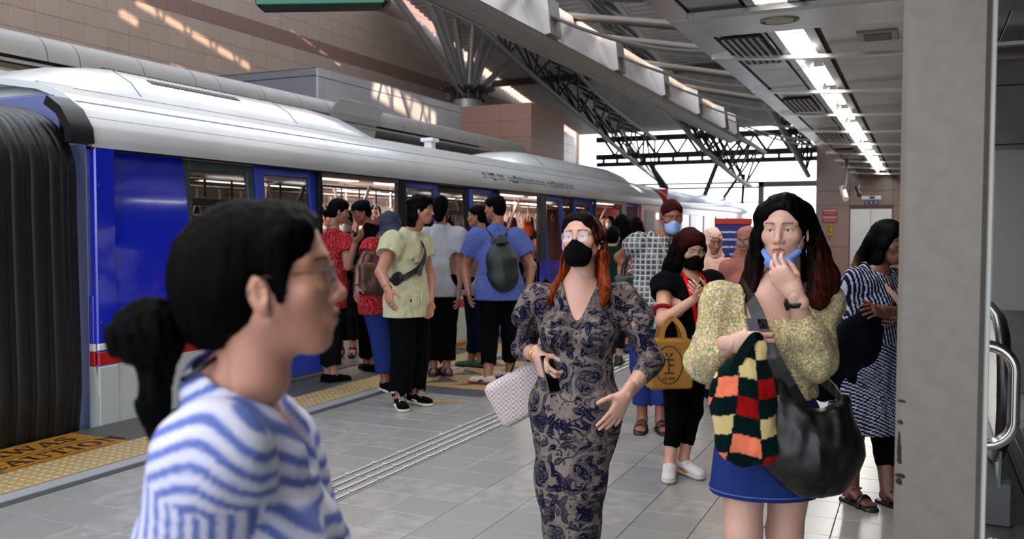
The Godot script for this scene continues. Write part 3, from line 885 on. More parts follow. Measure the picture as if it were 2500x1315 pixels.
		span("skirt", es, Vector3(x - 0.07, 0.0, -2.6), Vector3(x + 0.07, 0.24, -0.1), grey, 0.02)
	span("comb_plate", es, Vector3(-0.1, 0, -2.6), Vector3(1.25, 0.012, 0.3), paint("comb steel", Color(0.35, 0.35, 0.36), 0.35, 0.6), 0.003)
	for k in 14:
		span("tread_rib", es, Vector3(0.1 + 0.07 * k, 0.012, -2.5), Vector3(0.12 + 0.07 * k, 0.03, -0.6), grey, 0.004)

	# the wall and the board behind the column
	var rw := structure("wall_right", "grey panelled wall with grooves behind the column on the right", "wall")
	var wm := grainy("wall grey", Color(0.4, 0.405, 0.405), 0.6, noise_tex(0.02, Color(0.92, 0.92, 0.92), Color(1, 1, 1), 128, 3), Vector3(1, 1, 1))
	var ys := [0.0, 1.05, 1.65, 2.2, 2.72, 2.95]
	for k in 5:
		span("panel", rw, Vector3(0.52, ys[k] + 0.004, -9.2), Vector3(4.6, ys[k + 1] - 0.004, -9.0), wm, 0.004)
	span("side_wall", rw, Vector3(4.5, 0, -27.5), Vector3(4.8, 9.0, 4), wm)
	var bd := base_node("grey_board", Vector3(0.95, 0, -8.6))
	mark(bd, "plain grey board on posts behind the column at the right edge", "board")
	block("panel", bd, Vector3(0.15, 1.44, 0), Vector3(1.1, 1.36, 0.05), paint("board grey", Color(0.5, 0.48, 0.49), 0.55), 0.008)
	for x in [-0.35, 0.65]:
		block("post", bd, Vector3(x, 0.98, -0.05), Vector3(0.05, 1.96, 0.05), paint("post grey", Color(0.3, 0.32, 0.34), 0.5), 0.006)
	var lt := base_node("crumpled_wrapper", Vector3(0.33, 0.0, -4.55))
	mark(lt, "small crumpled yellow wrapper on the floor at the lower right", "wrapper")
	var wf := Fld.new()
	wf.flat(Vector3(-0.03, 0.008, 0), Vector3(0.04, 0.012, 0.01), 0.02, 0.012, Vector3(0, 0, 1), 0.4)
	wf.ell(Vector3(0.0, 0.014, 0.0), Vector3(0.022, 0.012, 0.016))
	creased(wf, 0.01, Vector3(60, 60, 60))
	wf.cut(Vector3.DOWN, Vector3(0, 0.0, 0))
	solid("foil", wf, 0.004, paint("wrapper yellow", Color(0.85, 0.7, 0.3), 0.4), lt)

	# hanging sign at the top
	var sg := base_node("hanging_sign", Vector3(-2.45, 2.405, -3.3))
	mark(sg, "green platform sign with a white panel in a dark frame hanging from above", "sign")
	var turn := Basis(Vector3.UP, 0.36)
	var gd := paint("sign frame", Color(0.035, 0.075, 0.06), 0.35)
	block("frame", sg, turn * Vector3(0, 0.18, 0), Vector3(0.605, 0.36, 0.1), gd, 0.03, turn)
	block("face", sg, turn * Vector3(0, 0.19, 0.05), Vector3(0.575, 0.345, 0.01), paint("sign green", Color(0.13, 0.43, 0.31), 0.45), 0.003, turn)
	block("panel", sg, turn * Vector3(-0.2, 0.2, 0.055), Vector3(0.15, 0.29, 0.008), paint("sign panel", Color(0.72, 0.76, 0.73), 0.45), 0.003, turn)
	block("panel", sg, turn * Vector3(0.02, 0.22, 0.055), Vector3(0.2, 0.2, 0.008), paint("sign panel", Color(0.72, 0.76, 0.73), 0.45), 0.003, turn)
	for x in [-0.2, 0.2]:
		tube("hanger", sg, [turn * Vector3(x, 0.36, 0), turn * Vector3(x, 2.6, 0)], 0.012, paint("camera grey", Color(0.4, 0.38, 0.37), 0.5), 8)
# ------------------------------------------------------------------ the train
func rounded_frame(called: String, parent: Node, z0: float, z1: float, y0: float, y1: float, x: float, wide: float, thick: float, mat: Material, wide_top := -1.0) -> void:
	var wt := wide if wide_top < 0.0 else wide_top
	span(called, parent, Vector3(x - thick, y0, z0), Vector3(x, y1, z0 - wide), mat, 0.008)
	span(called, parent, Vector3(x - thick, y0, z1 + wide), Vector3(x, y1, z1), mat, 0.008)
	span(called, parent, Vector3(x - thick, y1 - wt, z0 - wide), Vector3(x, y1, z1 + wide), mat, 0.008)
	span(called, parent, Vector3(x - thick, y0, z0 - wide), Vector3(x, y0 + wide * 2.0, z1 + wide), mat, 0.008)

# the body side leans inwards a little above the waist
var LEAN := Transform3D(Basis(), Vector3(-5.45, 0.6, 0)) * Transform3D(Basis(Vector3(0, 0, 1), 0.075), Vector3.ZERO) * Transform3D(Basis(), Vector3(5.45, -0.6, 0))

func door_leaf(parent: Node, z0: float, z1: float, blue: Material, glass: Material) -> void:
	var d := Node3D.new()
	d.name = "door_leaf"
	parent.add_child(d, true)
	d.transform = LEAN
	var w := 0.12
	rounded_frame("door_frame", d, z0, z1, 0.03, 2.02, -5.43, w, 0.05, blue, 0.08)
	span("door_panel", d, Vector3(-5.475, 0.03, z0 - w), Vector3(-5.44, 0.72, z1 + w), blue, 0.004)
	span("window_glass", d, Vector3(-5.462, 0.72, z0 - w), Vector3(-5.45, 1.95, z1 + w), glass, 0.002)
	span("window_gasket", d, Vector3(-5.448, 0.7, z0 - w), Vector3(-5.44, 0.74, z1 + w), paint("rubber black", Color(0.025, 0.025, 0.027), 0.35), 0.002)

# a hump on the roof: one outline in x and y, its height growing and falling along z
func hump(called: String, parent: Node, outline: Array, stations: Array, mat: Material) -> void:
	var st := SurfaceTool.new()
	st.begin(Mesh.PRIMITIVE_TRIANGLES)
	var y0: float = outline[0].y
	for i in stations.size() - 1:
		for k in outline.size() - 1:
			var q := []
			for c in [[i, k], [i, k + 1], [i + 1, k + 1], [i + 1, k]]:
				var s: Array = stations[c[0]]
				var o: Vector2 = outline[c[1]]
				q.append(Vector3(o.x, lerpf(y0 - 0.03, o.y, s[1]), s[0]))
			for v in [0, 1, 2, 0, 2, 3]:
				st.set_smooth_group(0)
				st.add_vertex(q[v])
	st.index()
	st.generate_normals()
	add_mesh(called, st.commit(), mat, parent)

func build_train() -> void:
	var rng := RandomNumberGenerator.new()
	rng.seed = 3
	var t := base_node("train_carriage", Vector3.ZERO)
	mark(t, "blue and white train carriage standing with open doors at the platform edge", "train")
	var white := grainy("train white", Color(0.9, 0.91, 0.905), 0.22, noise_tex(0.01, Color(0.95, 0.95, 0.95), Color(1, 1, 1), 128, 2), Vector3(0.6, 0.6, 0.6))
	white.metallic_specular = 0.7
	white.clearcoat_enabled = true
	white.clearcoat = 0.5
	white.clearcoat_roughness = 0.1
	var blue := paint("train blue", Color(0.1, 0.165, 0.78), 0.12)
	blue.clearcoat_enabled = true
	blue.clearcoat = 0.8
	blue.clearcoat_roughness = 0.05
	blue.metallic_specular = 0.6
	var door_blue := paint("door blue", Color(0.19, 0.28, 0.74), 0.2)
	var red := paint("train red", Color(0.7, 0.09, 0.08), 0.25)
	var grey := paint("train grey", Color(0.28, 0.33, 0.32), 0.4)
	var black := paint("rubber black", Color(0.025, 0.025, 0.027), 0.35)
	var glass := pane("train glass", Color(0.05, 0.06, 0.06), 0.62)
	var dark_glass := paint("window dark", Color(0.02, 0.025, 0.027), 0.04)
	dark_glass.metallic_specular = 0.9
	var zA := -4.58
	var zB := -20.1
	# roof shell
	var roof := [Vector2(-5.46, 2.03), Vector2(-5.445, 2.08), Vector2(-5.47, 2.17), Vector2(-5.56, 2.29), Vector2(-5.74, 2.41), Vector2(-6.0, 2.50), Vector2(-6.4, 2.56), Vector2(-6.85, 2.58), Vector2(-7.3, 2.56), Vector2(-7.7, 2.50), Vector2(-7.96, 2.41), Vector2(-8.14, 2.29), Vector2(-8.22, 2.17), Vector2(-8.24, 2.03)]
	sheet("roof", t, roof, 0.05, zA, zB, white)
	for k in 9:   # raised ribs along the roof's shoulder
		var a: Vector2 = Vector2(-5.5, 2.24).lerp(Vector2(-5.98, 2.515), k / 8.0)
		a = Vector2(-5.74, 2.41) + (Vector2(-6.0, 2.5) - Vector2(-5.74, 2.41)) * (k - 2) / 5.0 if k > 1 else [Vector2(-5.5, 2.22), Vector2(-5.63, 2.345)][k]
		tube("roof_rib", t, [Vector3(a.x, a.y + 0.022, zA - 0.02), Vector3(a.x, a.y + 0.022, zB + 0.3)], 0.009, white, 6)
	span("gasket", t, Vector3(-5.5, 2.01, zB), Vector3(-5.44, 2.035, zA), black, 0.003)
	words("lettering", t, "03-7885 2585   suggest@myrapid.com.my   www.myrapid.com.my", Vector3(-5.458, 2.195, -12.65), Basis(Vector3.UP, PI / 2) * Basis(Vector3.RIGHT, -0.5), 0.085, paint("letter navy", Color(0.14, 0.17, 0.3), 0.5))
	for z in [-11.25, -12.0, -13.5]:
		block("icon", t, Vector3(-5.462, 2.19, z), Vector3(0.004, 0.12, 0.09), paint("letter navy", Color(0.14, 0.17, 0.3), 0.5), 0.002, Basis(Vector3(0, 0, 1), 0.5))
	# roof pods
	for p in [[-4.62, -9.5, true], [-13.4, -20.0, false]]:
		var pod := Node3D.new()
		pod.name = "air_conditioning_pod"
		t.add_child(pod, true)
		var outline := [Vector2(-5.93, 2.44), Vector2(-5.985, 2.545), Vector2(-6.1, 2.67), Vector2(-6.32, 2.79), Vector2(-6.6, 2.83), Vector2(-7.1, 2.83), Vector2(-7.4, 2.79), Vector2(-7.62, 2.67), Vector2(-7.75, 2.45)]
		hump("pod_shell", pod, outline, [[p[0], 0.0], [p[0] - 0.2, 0.52], [p[0] - 0.5, 0.85], [p[0] - 0.9, 1.0], [p[1] + 1.3, 1.0], [p[1] + 0.7, 0.9], [p[1] + 0.25, 0.5], [p[1], 0.0]], white)
		tube("pod_seam", pod, [Vector3(-5.972, 2.515, p[0] - 0.25), Vector3(-5.972, 2.515, p[1] + 0.3)], 0.007, black, 5)
		for z in [p[0] - 0.92, p[1] + 1.9]:
			tube("pod_joint", pod, outline.slice(1, 6).map(func(q): return Vector3(q.x, q.y + 0.001, z)), 0.005, grey, 5)
		if p[2]:
			for k in 24:
				block("vent_slot", pod, Vector3(-6.2, 2.729, -5.85 - 0.047 * k), Vector3(0.085, 0.008, 0.032), black, 0.002, Basis(Vector3(0, 0, 1), -0.5))
			for k in 60:
				block("comb_tooth", pod, Vector3(-6.5, 2.825, -5.6 - 0.055 * k), Vector3(0.04, 0.03, 0.03), grey, 0.003)
	var vent := Node3D.new()
	vent.name = "roof_vent"
	t.add_child(vent, true)
	block("vent_stem", vent, Vector3(-6.2, 2.6, -10.75), Vector3(0.13, 0.12, 0.13), white, 0.02)
	block("vent_cap", vent, Vector3(-6.2, 2.68, -10.75), Vector3(0.2, 0.05, 0.2), white, 0.015)
	# body side
	var openings := [[-7.32, -8.75], [-11.46, -12.91], [-15.61, -17.11]]
	var runs := [[-4.58, -7.32], [-8.75, -11.46], [-12.91, -15.61], [-17.11, -20.09]]
	for r in runs:
		var skirt := prism("skirt", t, [Vector2(-5.5, -0.5), Vector2(-5.44, -0.45), Vector2(-5.43, 0.2), Vector2(-5.455, 0.43), Vector2(-5.52, 0.43), Vector2(-5.56, -0.5)], r[0], r[1], paint("skirt white", Color(0.74, 0.755, 0.74), 0.3), true)
		skirt.name = "skirt"
		span("red_band", t, Vector3(-5.5, 0.43, r[1]), Vector3(-5.452, 0.54, r[0]), red, 0.003)
		span("white_band", t, Vector3(-5.5, 0.54, r[1]), Vector3(-5.453, 0.595, r[0]), white, 0.003)
		span("lower_panel", t, Vector3(-5.5, 0.595, r[1]), Vector3(-5.455, 0.95, r[0]), blue if r[0] > -17 else red, 0.004)
	span("corner_strip", t, Vector3(-5.5, -0.45, -4.78), Vector3(-5.435, 2.03, -4.6), blue, 0.01)
	span("corner_skirt", t, Vector3(-5.49, -0.45, -4.78), Vector3(-5.425, 0.43, -4.6), paint("skirt white", Color(0.74, 0.755, 0.74), 0.3), 0.01)
	span("corner_white", t, Vector3(-5.49, 0.54, -4.78), Vector3(-5.43, 0.6, -4.6), white, 0.01)
	span("corner_red", t, Vector3(-5.49, 0.43, -4.78), Vector3(-5.43, 0.54, -4.6), red, 0.01)
	var curve := []
	for i in 9:
		var y := 0.95 + 1.07 * i / 8.0
		curve.append(Vector2(-5.465 - 0.1 * pow((y - 0.95) / 1.07, 2.0), y))
	sheet("side_panel", t, curve, 0.02, -4.7, -5.55, blue)
	for y in [0.12, 0.3, 0.75, 1.05, 1.4, 1.75]:
		tube("rivet", t, [Vector3(-5.44, y, -4.63), Vector3(-5.43, y, -4.63)], 0.006, paint("rivet", Color(0.6, 0.6, 0.6), 0.3, 0.8), 8)
	# windows between the doors: grey surround, hopper light above, large pane below
	for w in [[-5.55, -6.42], [-9.8, -10.64], [-14.05, -14.6]]:
		var win := Node3D.new()
		win.name = "window"
		t.add_child(win, true)
		win.transform = LEAN
		rounded_frame("surround", win, w[0], w[1], 0.85, 2.02, -5.452, 0.09, 0.04, grey if w[0] > -6 else black)
		span("transom", win, Vector3(-5.495, 1.64, w[1] + 0.09), Vector3(-5.455, 1.7, w[0] - 0.09), black, 0.006)
		span("hopper_glass", win, Vector3(-5.485, 1.7, w[1] + 0.09), Vector3(-5.475, 1.95, w[0] - 0.09), glass, 0.002)
		span("large_glass", win, Vector3(-5.485, 0.95, w[1] + 0.09), Vector3(-5.475, 1.64, w[0] - 0.09), glass, 0.002)
	for d in [[-6.42, -7.32], [-8.92, -9.8], [-10.64, -11.46], [-13.18, -14.05], [-14.6, -15.61], [-17.44, -18.45]]:
		door_leaf(t, d[0], d[1], door_blue, glass)
	for b in [[-8.75, -8.92], [-12.91, -13.18], [-17.11, -17.44], [-7.28, -7.33], [-11.42, -11.47], [-15.57, -15.62]]:
		span("door_post", t, Vector3(-5.52, 0.02, b[1]), Vector3(-5.46, 2.02, b[0]), black, 0.006)
	for o in openings:
		span("door_head", t, Vector3(-5.6, 1.97, o[1]), Vector3(-5.46, 2.02, o[0]), paint("head steel", Color(0.5, 0.46, 0.43), 0.35, 0.5), 0.004)
		span("threshold", t, Vector3(-5.62, -0.05, o[1]), Vector3(-5.44, 0.004, o[0]), paint("sill steel", Color(0.3, 0.3, 0.3), 0.4, 0.6), 0.004)
	# red driver's end
	span("end_panel", t, Vector3(-5.5, 0.95, -20.09), Vector3(-5.455, 2.02, -18.47), red, 0.006)
	span("end_window", t, Vector3(-5.46, 1.2, -19.5), Vector3(-5.45, 1.9, -18.75), paint("end glass", Color(0.2, 0.04, 0.04), 0.08), 0.01)
	span("pale_post", t, Vector3(-5.49, 0.1, -20.3), Vector3(-5.45, 2.0, -19.95), paint("post pink white", Color(0.85, 0.7, 0.68), 0.4), 0.01)
	var hl := Node3D.new()
	hl.name = "lamp"
	t.add_child(hl, true)
	tube("lamp_lens", hl, [Vector3(-5.47, 1.78, -19.75), Vector3(-5.44, 1.78, -19.75)], 0.07, glow("white lamp", Color(1, 0.9, 0.88), 4.0), 12)
	# inside
	var inner := grainy("inside cream", Color(0.78, 0.71, 0.67), 0.45, noise_tex(0.02, Color(0.95, 0.95, 0.95), Color(1, 1, 1), 128, 2), Vector3(1, 1, 1))
	span("inside_floor", t, Vector3(-8.1, -0.05, zB), Vector3(-5.5, 0.0, zA), paint("inside floor", Color(0.28, 0.29, 0.3), 0.5))
	span("inside_ceiling", t, Vector3(-8.1, 2.04, zB), Vector3(-5.6, 2.08, zA), inner)
	span("far_side", t, Vector3(-8.22, -0.5, zB), Vector3(-8.1, 2.06, zA), inner)
	span("end_wall", t, Vector3(-8.2, -0.5, zA - 0.06), Vector3(-5.5, 2.05, zA), paint("end white blue", Color(0.42, 0.45, 0.62), 0.4))
	span("end_crown", t, Vector3(-8.0, 2.05, zA - 0.05), Vector3(-5.8, 2.44, zA), paint("end white blue", Color(0.42, 0.45, 0.62), 0.4), 0.02)
	span("end_wall", t, Vector3(-8.2, -0.5, zB), Vector3(-5.5, 2.05, zB + 0.05), red)
	for z in [-5.9, -8.3, -10.2, -12.4, -14.4, -16.6]:
		span("far_window", t, Vector3(-8.1, 1.0, z - 0.55), Vector3(-8.085, 1.72, z + 0.55), dark_glass, 0.01)
	for z in [-7.1, -9.2, -11.3, -13.4, -15.6]:
		span("far_panel", t, Vector3(-8.1, 0.05, z - 0.35), Vector3(-8.06, 1.95, z + 0.35), paint("panel pink white", Color(0.86, 0.78, 0.75), 0.4), 0.01)
	for x in [-6.25, -7.4]:
		for k in 6:
			var z := -5.6 - 2.45 * k
			block("ceiling_strip_light", t, Vector3(x, 2.03, z), Vector3(0.16, 0.02, 1.9), glow("inside lamp glow", Color(1, 0.93, 0.88), 2.2), 0.004)
			if x > -7:
				lamp_light(t, Vector3(-6.8, 2.0, z), Vector2(0.3, 1.9), Basis(Vector3.RIGHT, -PI / 2), TRAIN_E, Color(1, 0.93, 0.88))
	var chrome := paint("chrome", Color(0.72, 0.71, 0.69), 0.16, 1.0)
	var pink_steel := paint("rail cream", Color(0.82, 0.74, 0.7), 0.25, 0.3)
	for x in [-6.1, -6.8, -7.5]:
		tube("overhead_rail", t, [Vector3(x, 1.93, zA - 0.3), Vector3(x, 1.93, zB + 0.4)], 0.019, chrome, 8)
	for z in [-7.45, -8.6, -11.6, -12.75, -15.8, -16.95]:
		var s := 1.0 if int(z * 10) % 2 else -1.0
		tube("grab_pole", t, [Vector3(-5.95, 0, z), Vector3(-5.95, 1.4, z), Vector3(-5.85, 1.62, z + 0.06), Vector3(-5.68, 1.93, z + 0.1)], 0.019, pink_steel, 8)
		tube("grab_bar", t, [Vector3(-5.95, 1.35, z), Vector3(-6.2, 1.75, z), Vector3(-6.25, 1.93, z)], 0.016, pink_steel, 8)
	for z in [-9.6, -10.7, -13.5, -14.9, -6.4, -8.05, -12.2, -16.4]:
		tube("centre_pole", t, [Vector3(-6.8, 0, z), Vector3(-6.8, 2.04, z)], 0.019, pink_steel, 8)
	for k in 34:
		for x in [-6.1, -7.5]:
			var z := -5.3 - 0.36 * k + (0.1 if x < -7 else 0.0)
			var ring := []
			for q in [[0.0, 0.05], [0.05, -0.02], [0.065, -0.09], [0.0, -0.105], [-0.065, -0.09], [-0.05, -0.02]]:
				ring.append(Vector3(x, 1.70 + q[1], z + q[0]))
			var stp := Node3D.new()
			stp.name = "hand_strap"
			t.add_child(stp, true)
			tube("ring", stp, ring, 0.009, paint("strap ring", Color(0.85, 0.8, 0.77), 0.35), 6, true)
			block("belt", stp, Vector3(x, 1.84, z), Vector3(0.006, 0.19, 0.03), paint("strap belt", Color(0.6, 0.56, 0.53), 0.6), 0.002)
	# bellows
	var bl := Node3D.new()
	bl.name = "bellows"
	t.add_child(bl, true)
	var rub := paint("bellows rubber", Color(0.05, 0.055, 0.052), 0.42)
	var hoop := []
	for i in 11:
		var a := PI * 0.5 * i / 10.0
		hoop.append(Vector3(-6.05 + 0.56 * sin(a), 1.82 + 0.42 * cos(a), 0))
	for y in [1.5, 0.9, 0.3, -0.05]:
		hoop.append(Vector3(-5.49 + 0.02 * (1.5 - y) - (0.05 if y < 0 else 0.0), y, 0))
	hoop.append(Vector3(-5.62, -0.35, 0))
	hoop.append(Vector3(-6.2, -0.5, 0))
	var back := []
	for p in hoop:
		back.append(Vector3(-13.6 - p.x, p.y, 0))
	back.reverse()
	for k in 15:
		var z := -4.42 + 0.142 * k
		var shrink := 0.97 if k == 0 else 1.0
		var o := tube("fold", bl, back + hoop, 0.083, rub, 10, true)
		o.position = Vector3(-6.8 * (1.0 - shrink), 0, z)
		o.scale = Vector3(shrink, 1, 0.98)
		var o2 := tube("fold_crest", bl, back.map(func(p): return Vector3(-6.8 + (p.x + 6.8) * 1.013, p.y * 1.008 + 0.004, 0)) + hoop.map(func(p): return Vector3(-6.8 + (p.x + 6.8) * 1.013, p.y * 1.008 + 0.004, 0)), 0.052, rub, 8, true)
		o2.position = Vector3(0, 0, z + 0.071)
	# black hood over the gangway
	sheet("hood", t, [Vector2(-5.43, 2.04), Vector2(-5.44, 2.14), Vector2(-5.53, 2.27), Vector2(-5.66, 2.35)], 0.07, -4.57, -4.38, black)

	# the next carriage, a little further along the bend
	var t2 := base_node("train_carriage", Vector3(-5.5, 0, -20.9))
	mark(t2, "far white train carriage with a red front end beyond the blue one", "train")
	var tn := t2
	sheet("roof_far", tn, roof.map(func(p): return p + Vector2(5.5, 0)), 0.05, 0, -8.8, white)
	span("side_far", tn, Vector3(-0.06, -0.5, -8.8), Vector3(0, 0.95, 0), white)
	span("side_head", tn, Vector3(-0.06, 1.86, -8.8), Vector3(0, 2.05, 0), white)
	span("front_face", tn, Vector3(-2.7, -0.5, -0.06), Vector3(-0.03, 2.45, 0), red)
	span("far_side_inner", tn, Vector3(-2.75, -0.5, -8.8), Vector3(-2.7, 2.05, 0), white)
	tube("lamp_lens_far", tn, [Vector3(-0.3, 1.7, 0.0), Vector3(-0.3, 1.7, 0.03)], 0.09, glow("white lamp", Color(1, 0.9, 0.88), 4.0), 12)
	for k in 6:
		span("mullion", tn, Vector3(-0.06, 0.95, -1.2 - 1.4 * k), Vector3(0, 1.86, -0.6 - 1.4 * k), white)
		span("pane", tn, Vector3(-0.04, 0.95, -2.0 - 1.4 * k), Vector3(-0.02, 1.86, -1.2 - 1.4 * k), pane("far pane", Color(0.5, 0.55, 0.6), 0.35), 0.002)
	tn.rotation.y = -0.03

func phone_thing(at: Vector3, turn: Basis, label: String, back: Color) -> void:
	var o := base_node("phone", at)
	mark(o, label, "phone")
	block("case", o, Vector3.ZERO, Vector3(0.072, 0.148, 0.009), paint("phone case %s" % back, back, 0.25), 0.0042, turn)
	block("screen", o, turn * Vector3(0, 0, 0.0045), Vector3(0.066, 0.14, 0.0015), paint("phone screen", Color(0.015, 0.015, 0.018), 0.06), 0.0006, turn)
	block("camera_bump", o, turn * Vector3(0.016, 0.05, -0.0055), Vector3(0.032, 0.036, 0.003), paint("phone bump", Color(0.08, 0.08, 0.09), 0.2), 0.0012, turn)
	for q in [[0.008, 0.058], [0.024, 0.058], [0.016, 0.042]]:
		tube("camera_lens", o, [turn * Vector3(q[0], q[1], -0.006), turn * Vector3(q[0], q[1], -0.0082)], 0.0052, paint("phone lens", Color(0.02, 0.02, 0.03), 0.05), 10)

# --- the woman passing close by on the left
func woman_stripes() -> void:
	var a := begin_person("stripe_fg", "woman close to the camera in profile, black ponytail, glasses, blue and white striped blouse")
	var root: Node3D = a[0]
	var J := finish_pose(a[1], true)
	var skin := Color(0.7, 0.5, 0.42)
	body(root, J, {"skin": skin, "head": J.head, "cell": 0.003, "body_cell": 0.01, "head_size": 0.96, "lip": Color(0.62, 0.33, 0.31), "brow": Color(0.16, 0.11, 0.09)})
	var m := cloth("blouse", Color.WHITE)
	m.vertex_color_use_as_albedo = true
	var f := Fld.new()
	torso(f, J, 1.05, 0.02, 0.05)
	arm(f, J, "R", 0.03, 1.0, 0.0, 1.2, 0.012)
	arm(f, J, "L", 0.03, 1.0, 0.0, 1.2, 0.012)
	f.flat(J.pv + J.up * 0.2, J.pv - Vector3(0, 0.15, 0), 0.15, 0.18, J.hl, 0.75, 0.05)
	f.ell(J.nk + J.up * 0.02 + J.fwd * 0.035, Vector3(0.07, 0.05, 0.09), Basis(J.left, J.up, J.fwd), 0.01, 1)
	f.flat(J.nk + J.fwd * 0.07, J.nk - J.up * 0.1 + J.fwd * 0.14, 0.045, 0.01, J.left, 1.0, 0.01, 1)
	creased(f, 0.007, Vector3(8, 6, 8))
	var sR: Vector3 = J.sR
	var eR: Vector3 = J.eR
	var fw: Vector3 = J.fwd
	var lf: Vector3 = J.left
	var stripes := func(p: Vector3) -> Color:
		var d := p - sR
		var out := -d.dot(lf)
		var t := clampf(d.dot((eR - sR).normalized()) / sR.distance_to(eR), 0.0, 1.0)
		var near := (p - sR.lerp(eR, t)).length()
		var s: float
		if t > 0.12 and near < 0.085 and out > -0.055:
			s = d.dot(fw) * 1.15 + 0.003 * sin(p.y * 40.0)
		else:
			var u := d.dot(fw)
			s = (d.y + (0.85 if u > 0.0 else 0.6) * (sqrt(u * u + 0.0004) - 0.02)) * 0.8 + 0.004 * sin(u * 22.0)
		var x := fposmod(s, 0.0215) / 0.0215
		var w := smoothstep(0.0, 0.16, x) - smoothstep(0.42, 0.6, x)
		return Color(0.78, 0.785, 0.86).lerp(Color(0.36, 0.425, 0.68), w)
	tinted("blouse", f, 0.0065, m, root, stripes)
	trousers(root, J, "trousers", cloth("charcoal", Color(0.06, 0.06, 0.065)), {"cell": 0.02})
	var h := Fld.new()
	h.ell(Vector3(0, 0.034, -0.03), Vector3(0.08, 0.096, 0.108))
	h.ell(Vector3(0, 0.056, 0.03), Vector3(0.07, 0.066, 0.068), Basis(), 0.02)
	h.ell(Vector3(0, 0.0, -0.06), Vector3(0.074, 0.08, 0.082), Basis(), 0.03)
	h.ell(Vector3(0, -0.045, -0.09), Vector3(0.05, 0.045, 0.05), Basis(), 0.03)
	h.ell(Vector3(0, -0.005, 0.128), Vector3(0.069, 0.1, 0.09), Basis(), 0.012, 1)
	for g in [-1.0, 1.0]:
		h.ell(Vector3(g * 0.088, -0.02, -0.004), Vector3(0.03, 0.037, 0.024), Basis(), 0.01, 1)
		h.flat(Vector3(g * 0.068, 0.05, 0.025), Vector3(g * 0.071, -0.025, 0.022), 0.022, 0.008, Vector3(0, 0, 1), 0.45, 0.012)
	h.ell(Vector3(0, -0.11, -0.02), Vector3(0.06, 0.06, 0.05), Basis(), 0.02, 1)
	var mat := hair_mat("plain", Color.WHITE)
	var black := Color(0.022, 0.018, 0.017)
	hair_on(root, J, h, mat, one_tint(black), 0.005)
	var tail := Fld.new()
	tail.ell(Vector3(0, -0.05, -0.175), Vector3(0.04, 0.05, 0.05))
	tail.ell(Vector3(0.01, -0.055, -0.21), Vector3(0.034, 0.04, 0.036), Basis(), 0.02)
	lock(tail, [Vector3(0, -0.09, -0.175), Vector3(0, -0.16, -0.19), Vector3(0, -0.25, -0.185), Vector3(0, -0.315, -0.15)], 0.03, 0.005, 0.75, Vector3(0, 0, 1))
	strandy(tail, 0.008)
	var o := tinted("ponytail", tail, 0.005, mat, root, func(p): return black.lerp(Color(0.09, 0.055, 0.04), clampf((-p.y - 0.1) * 4.0, 0, 1)))
	o.transform = J.HT
	tube("hair_tie", root, [0, 1, 2, 3, 4, 5, 6, 7, 8, 9, 10, 11].map(func(i): return J.HT * Vector3(cos(TAU * i / 12.0) * 0.03, -0.115 + sin(TAU * i / 12.0) * 0.014, -0.115 + sin(TAU * i / 12.0) * 0.028)), 0.004, paint("rubber black", Color(0.025, 0.025, 0.027), 0.35), 8, true)
	spectacles(root, J, paint("rim brown", Color(0.22, 0.15, 0.13), 0.3), pane("lens clear", Color(0.9, 0.95, 1.0), 0.12), 0.024, 0.0016, 0.85)
	for g in [-1.0, 1.0]:
		tube("ear_stud", root, [J.HT * Vector3(g * 0.079, -0.05, 0.0), J.HT * Vector3(g * 0.083, -0.05, 0.001)], 0.004, paint("stud", Color(0.85, 0.75, 0.7), 0.2, 0.6), 10)

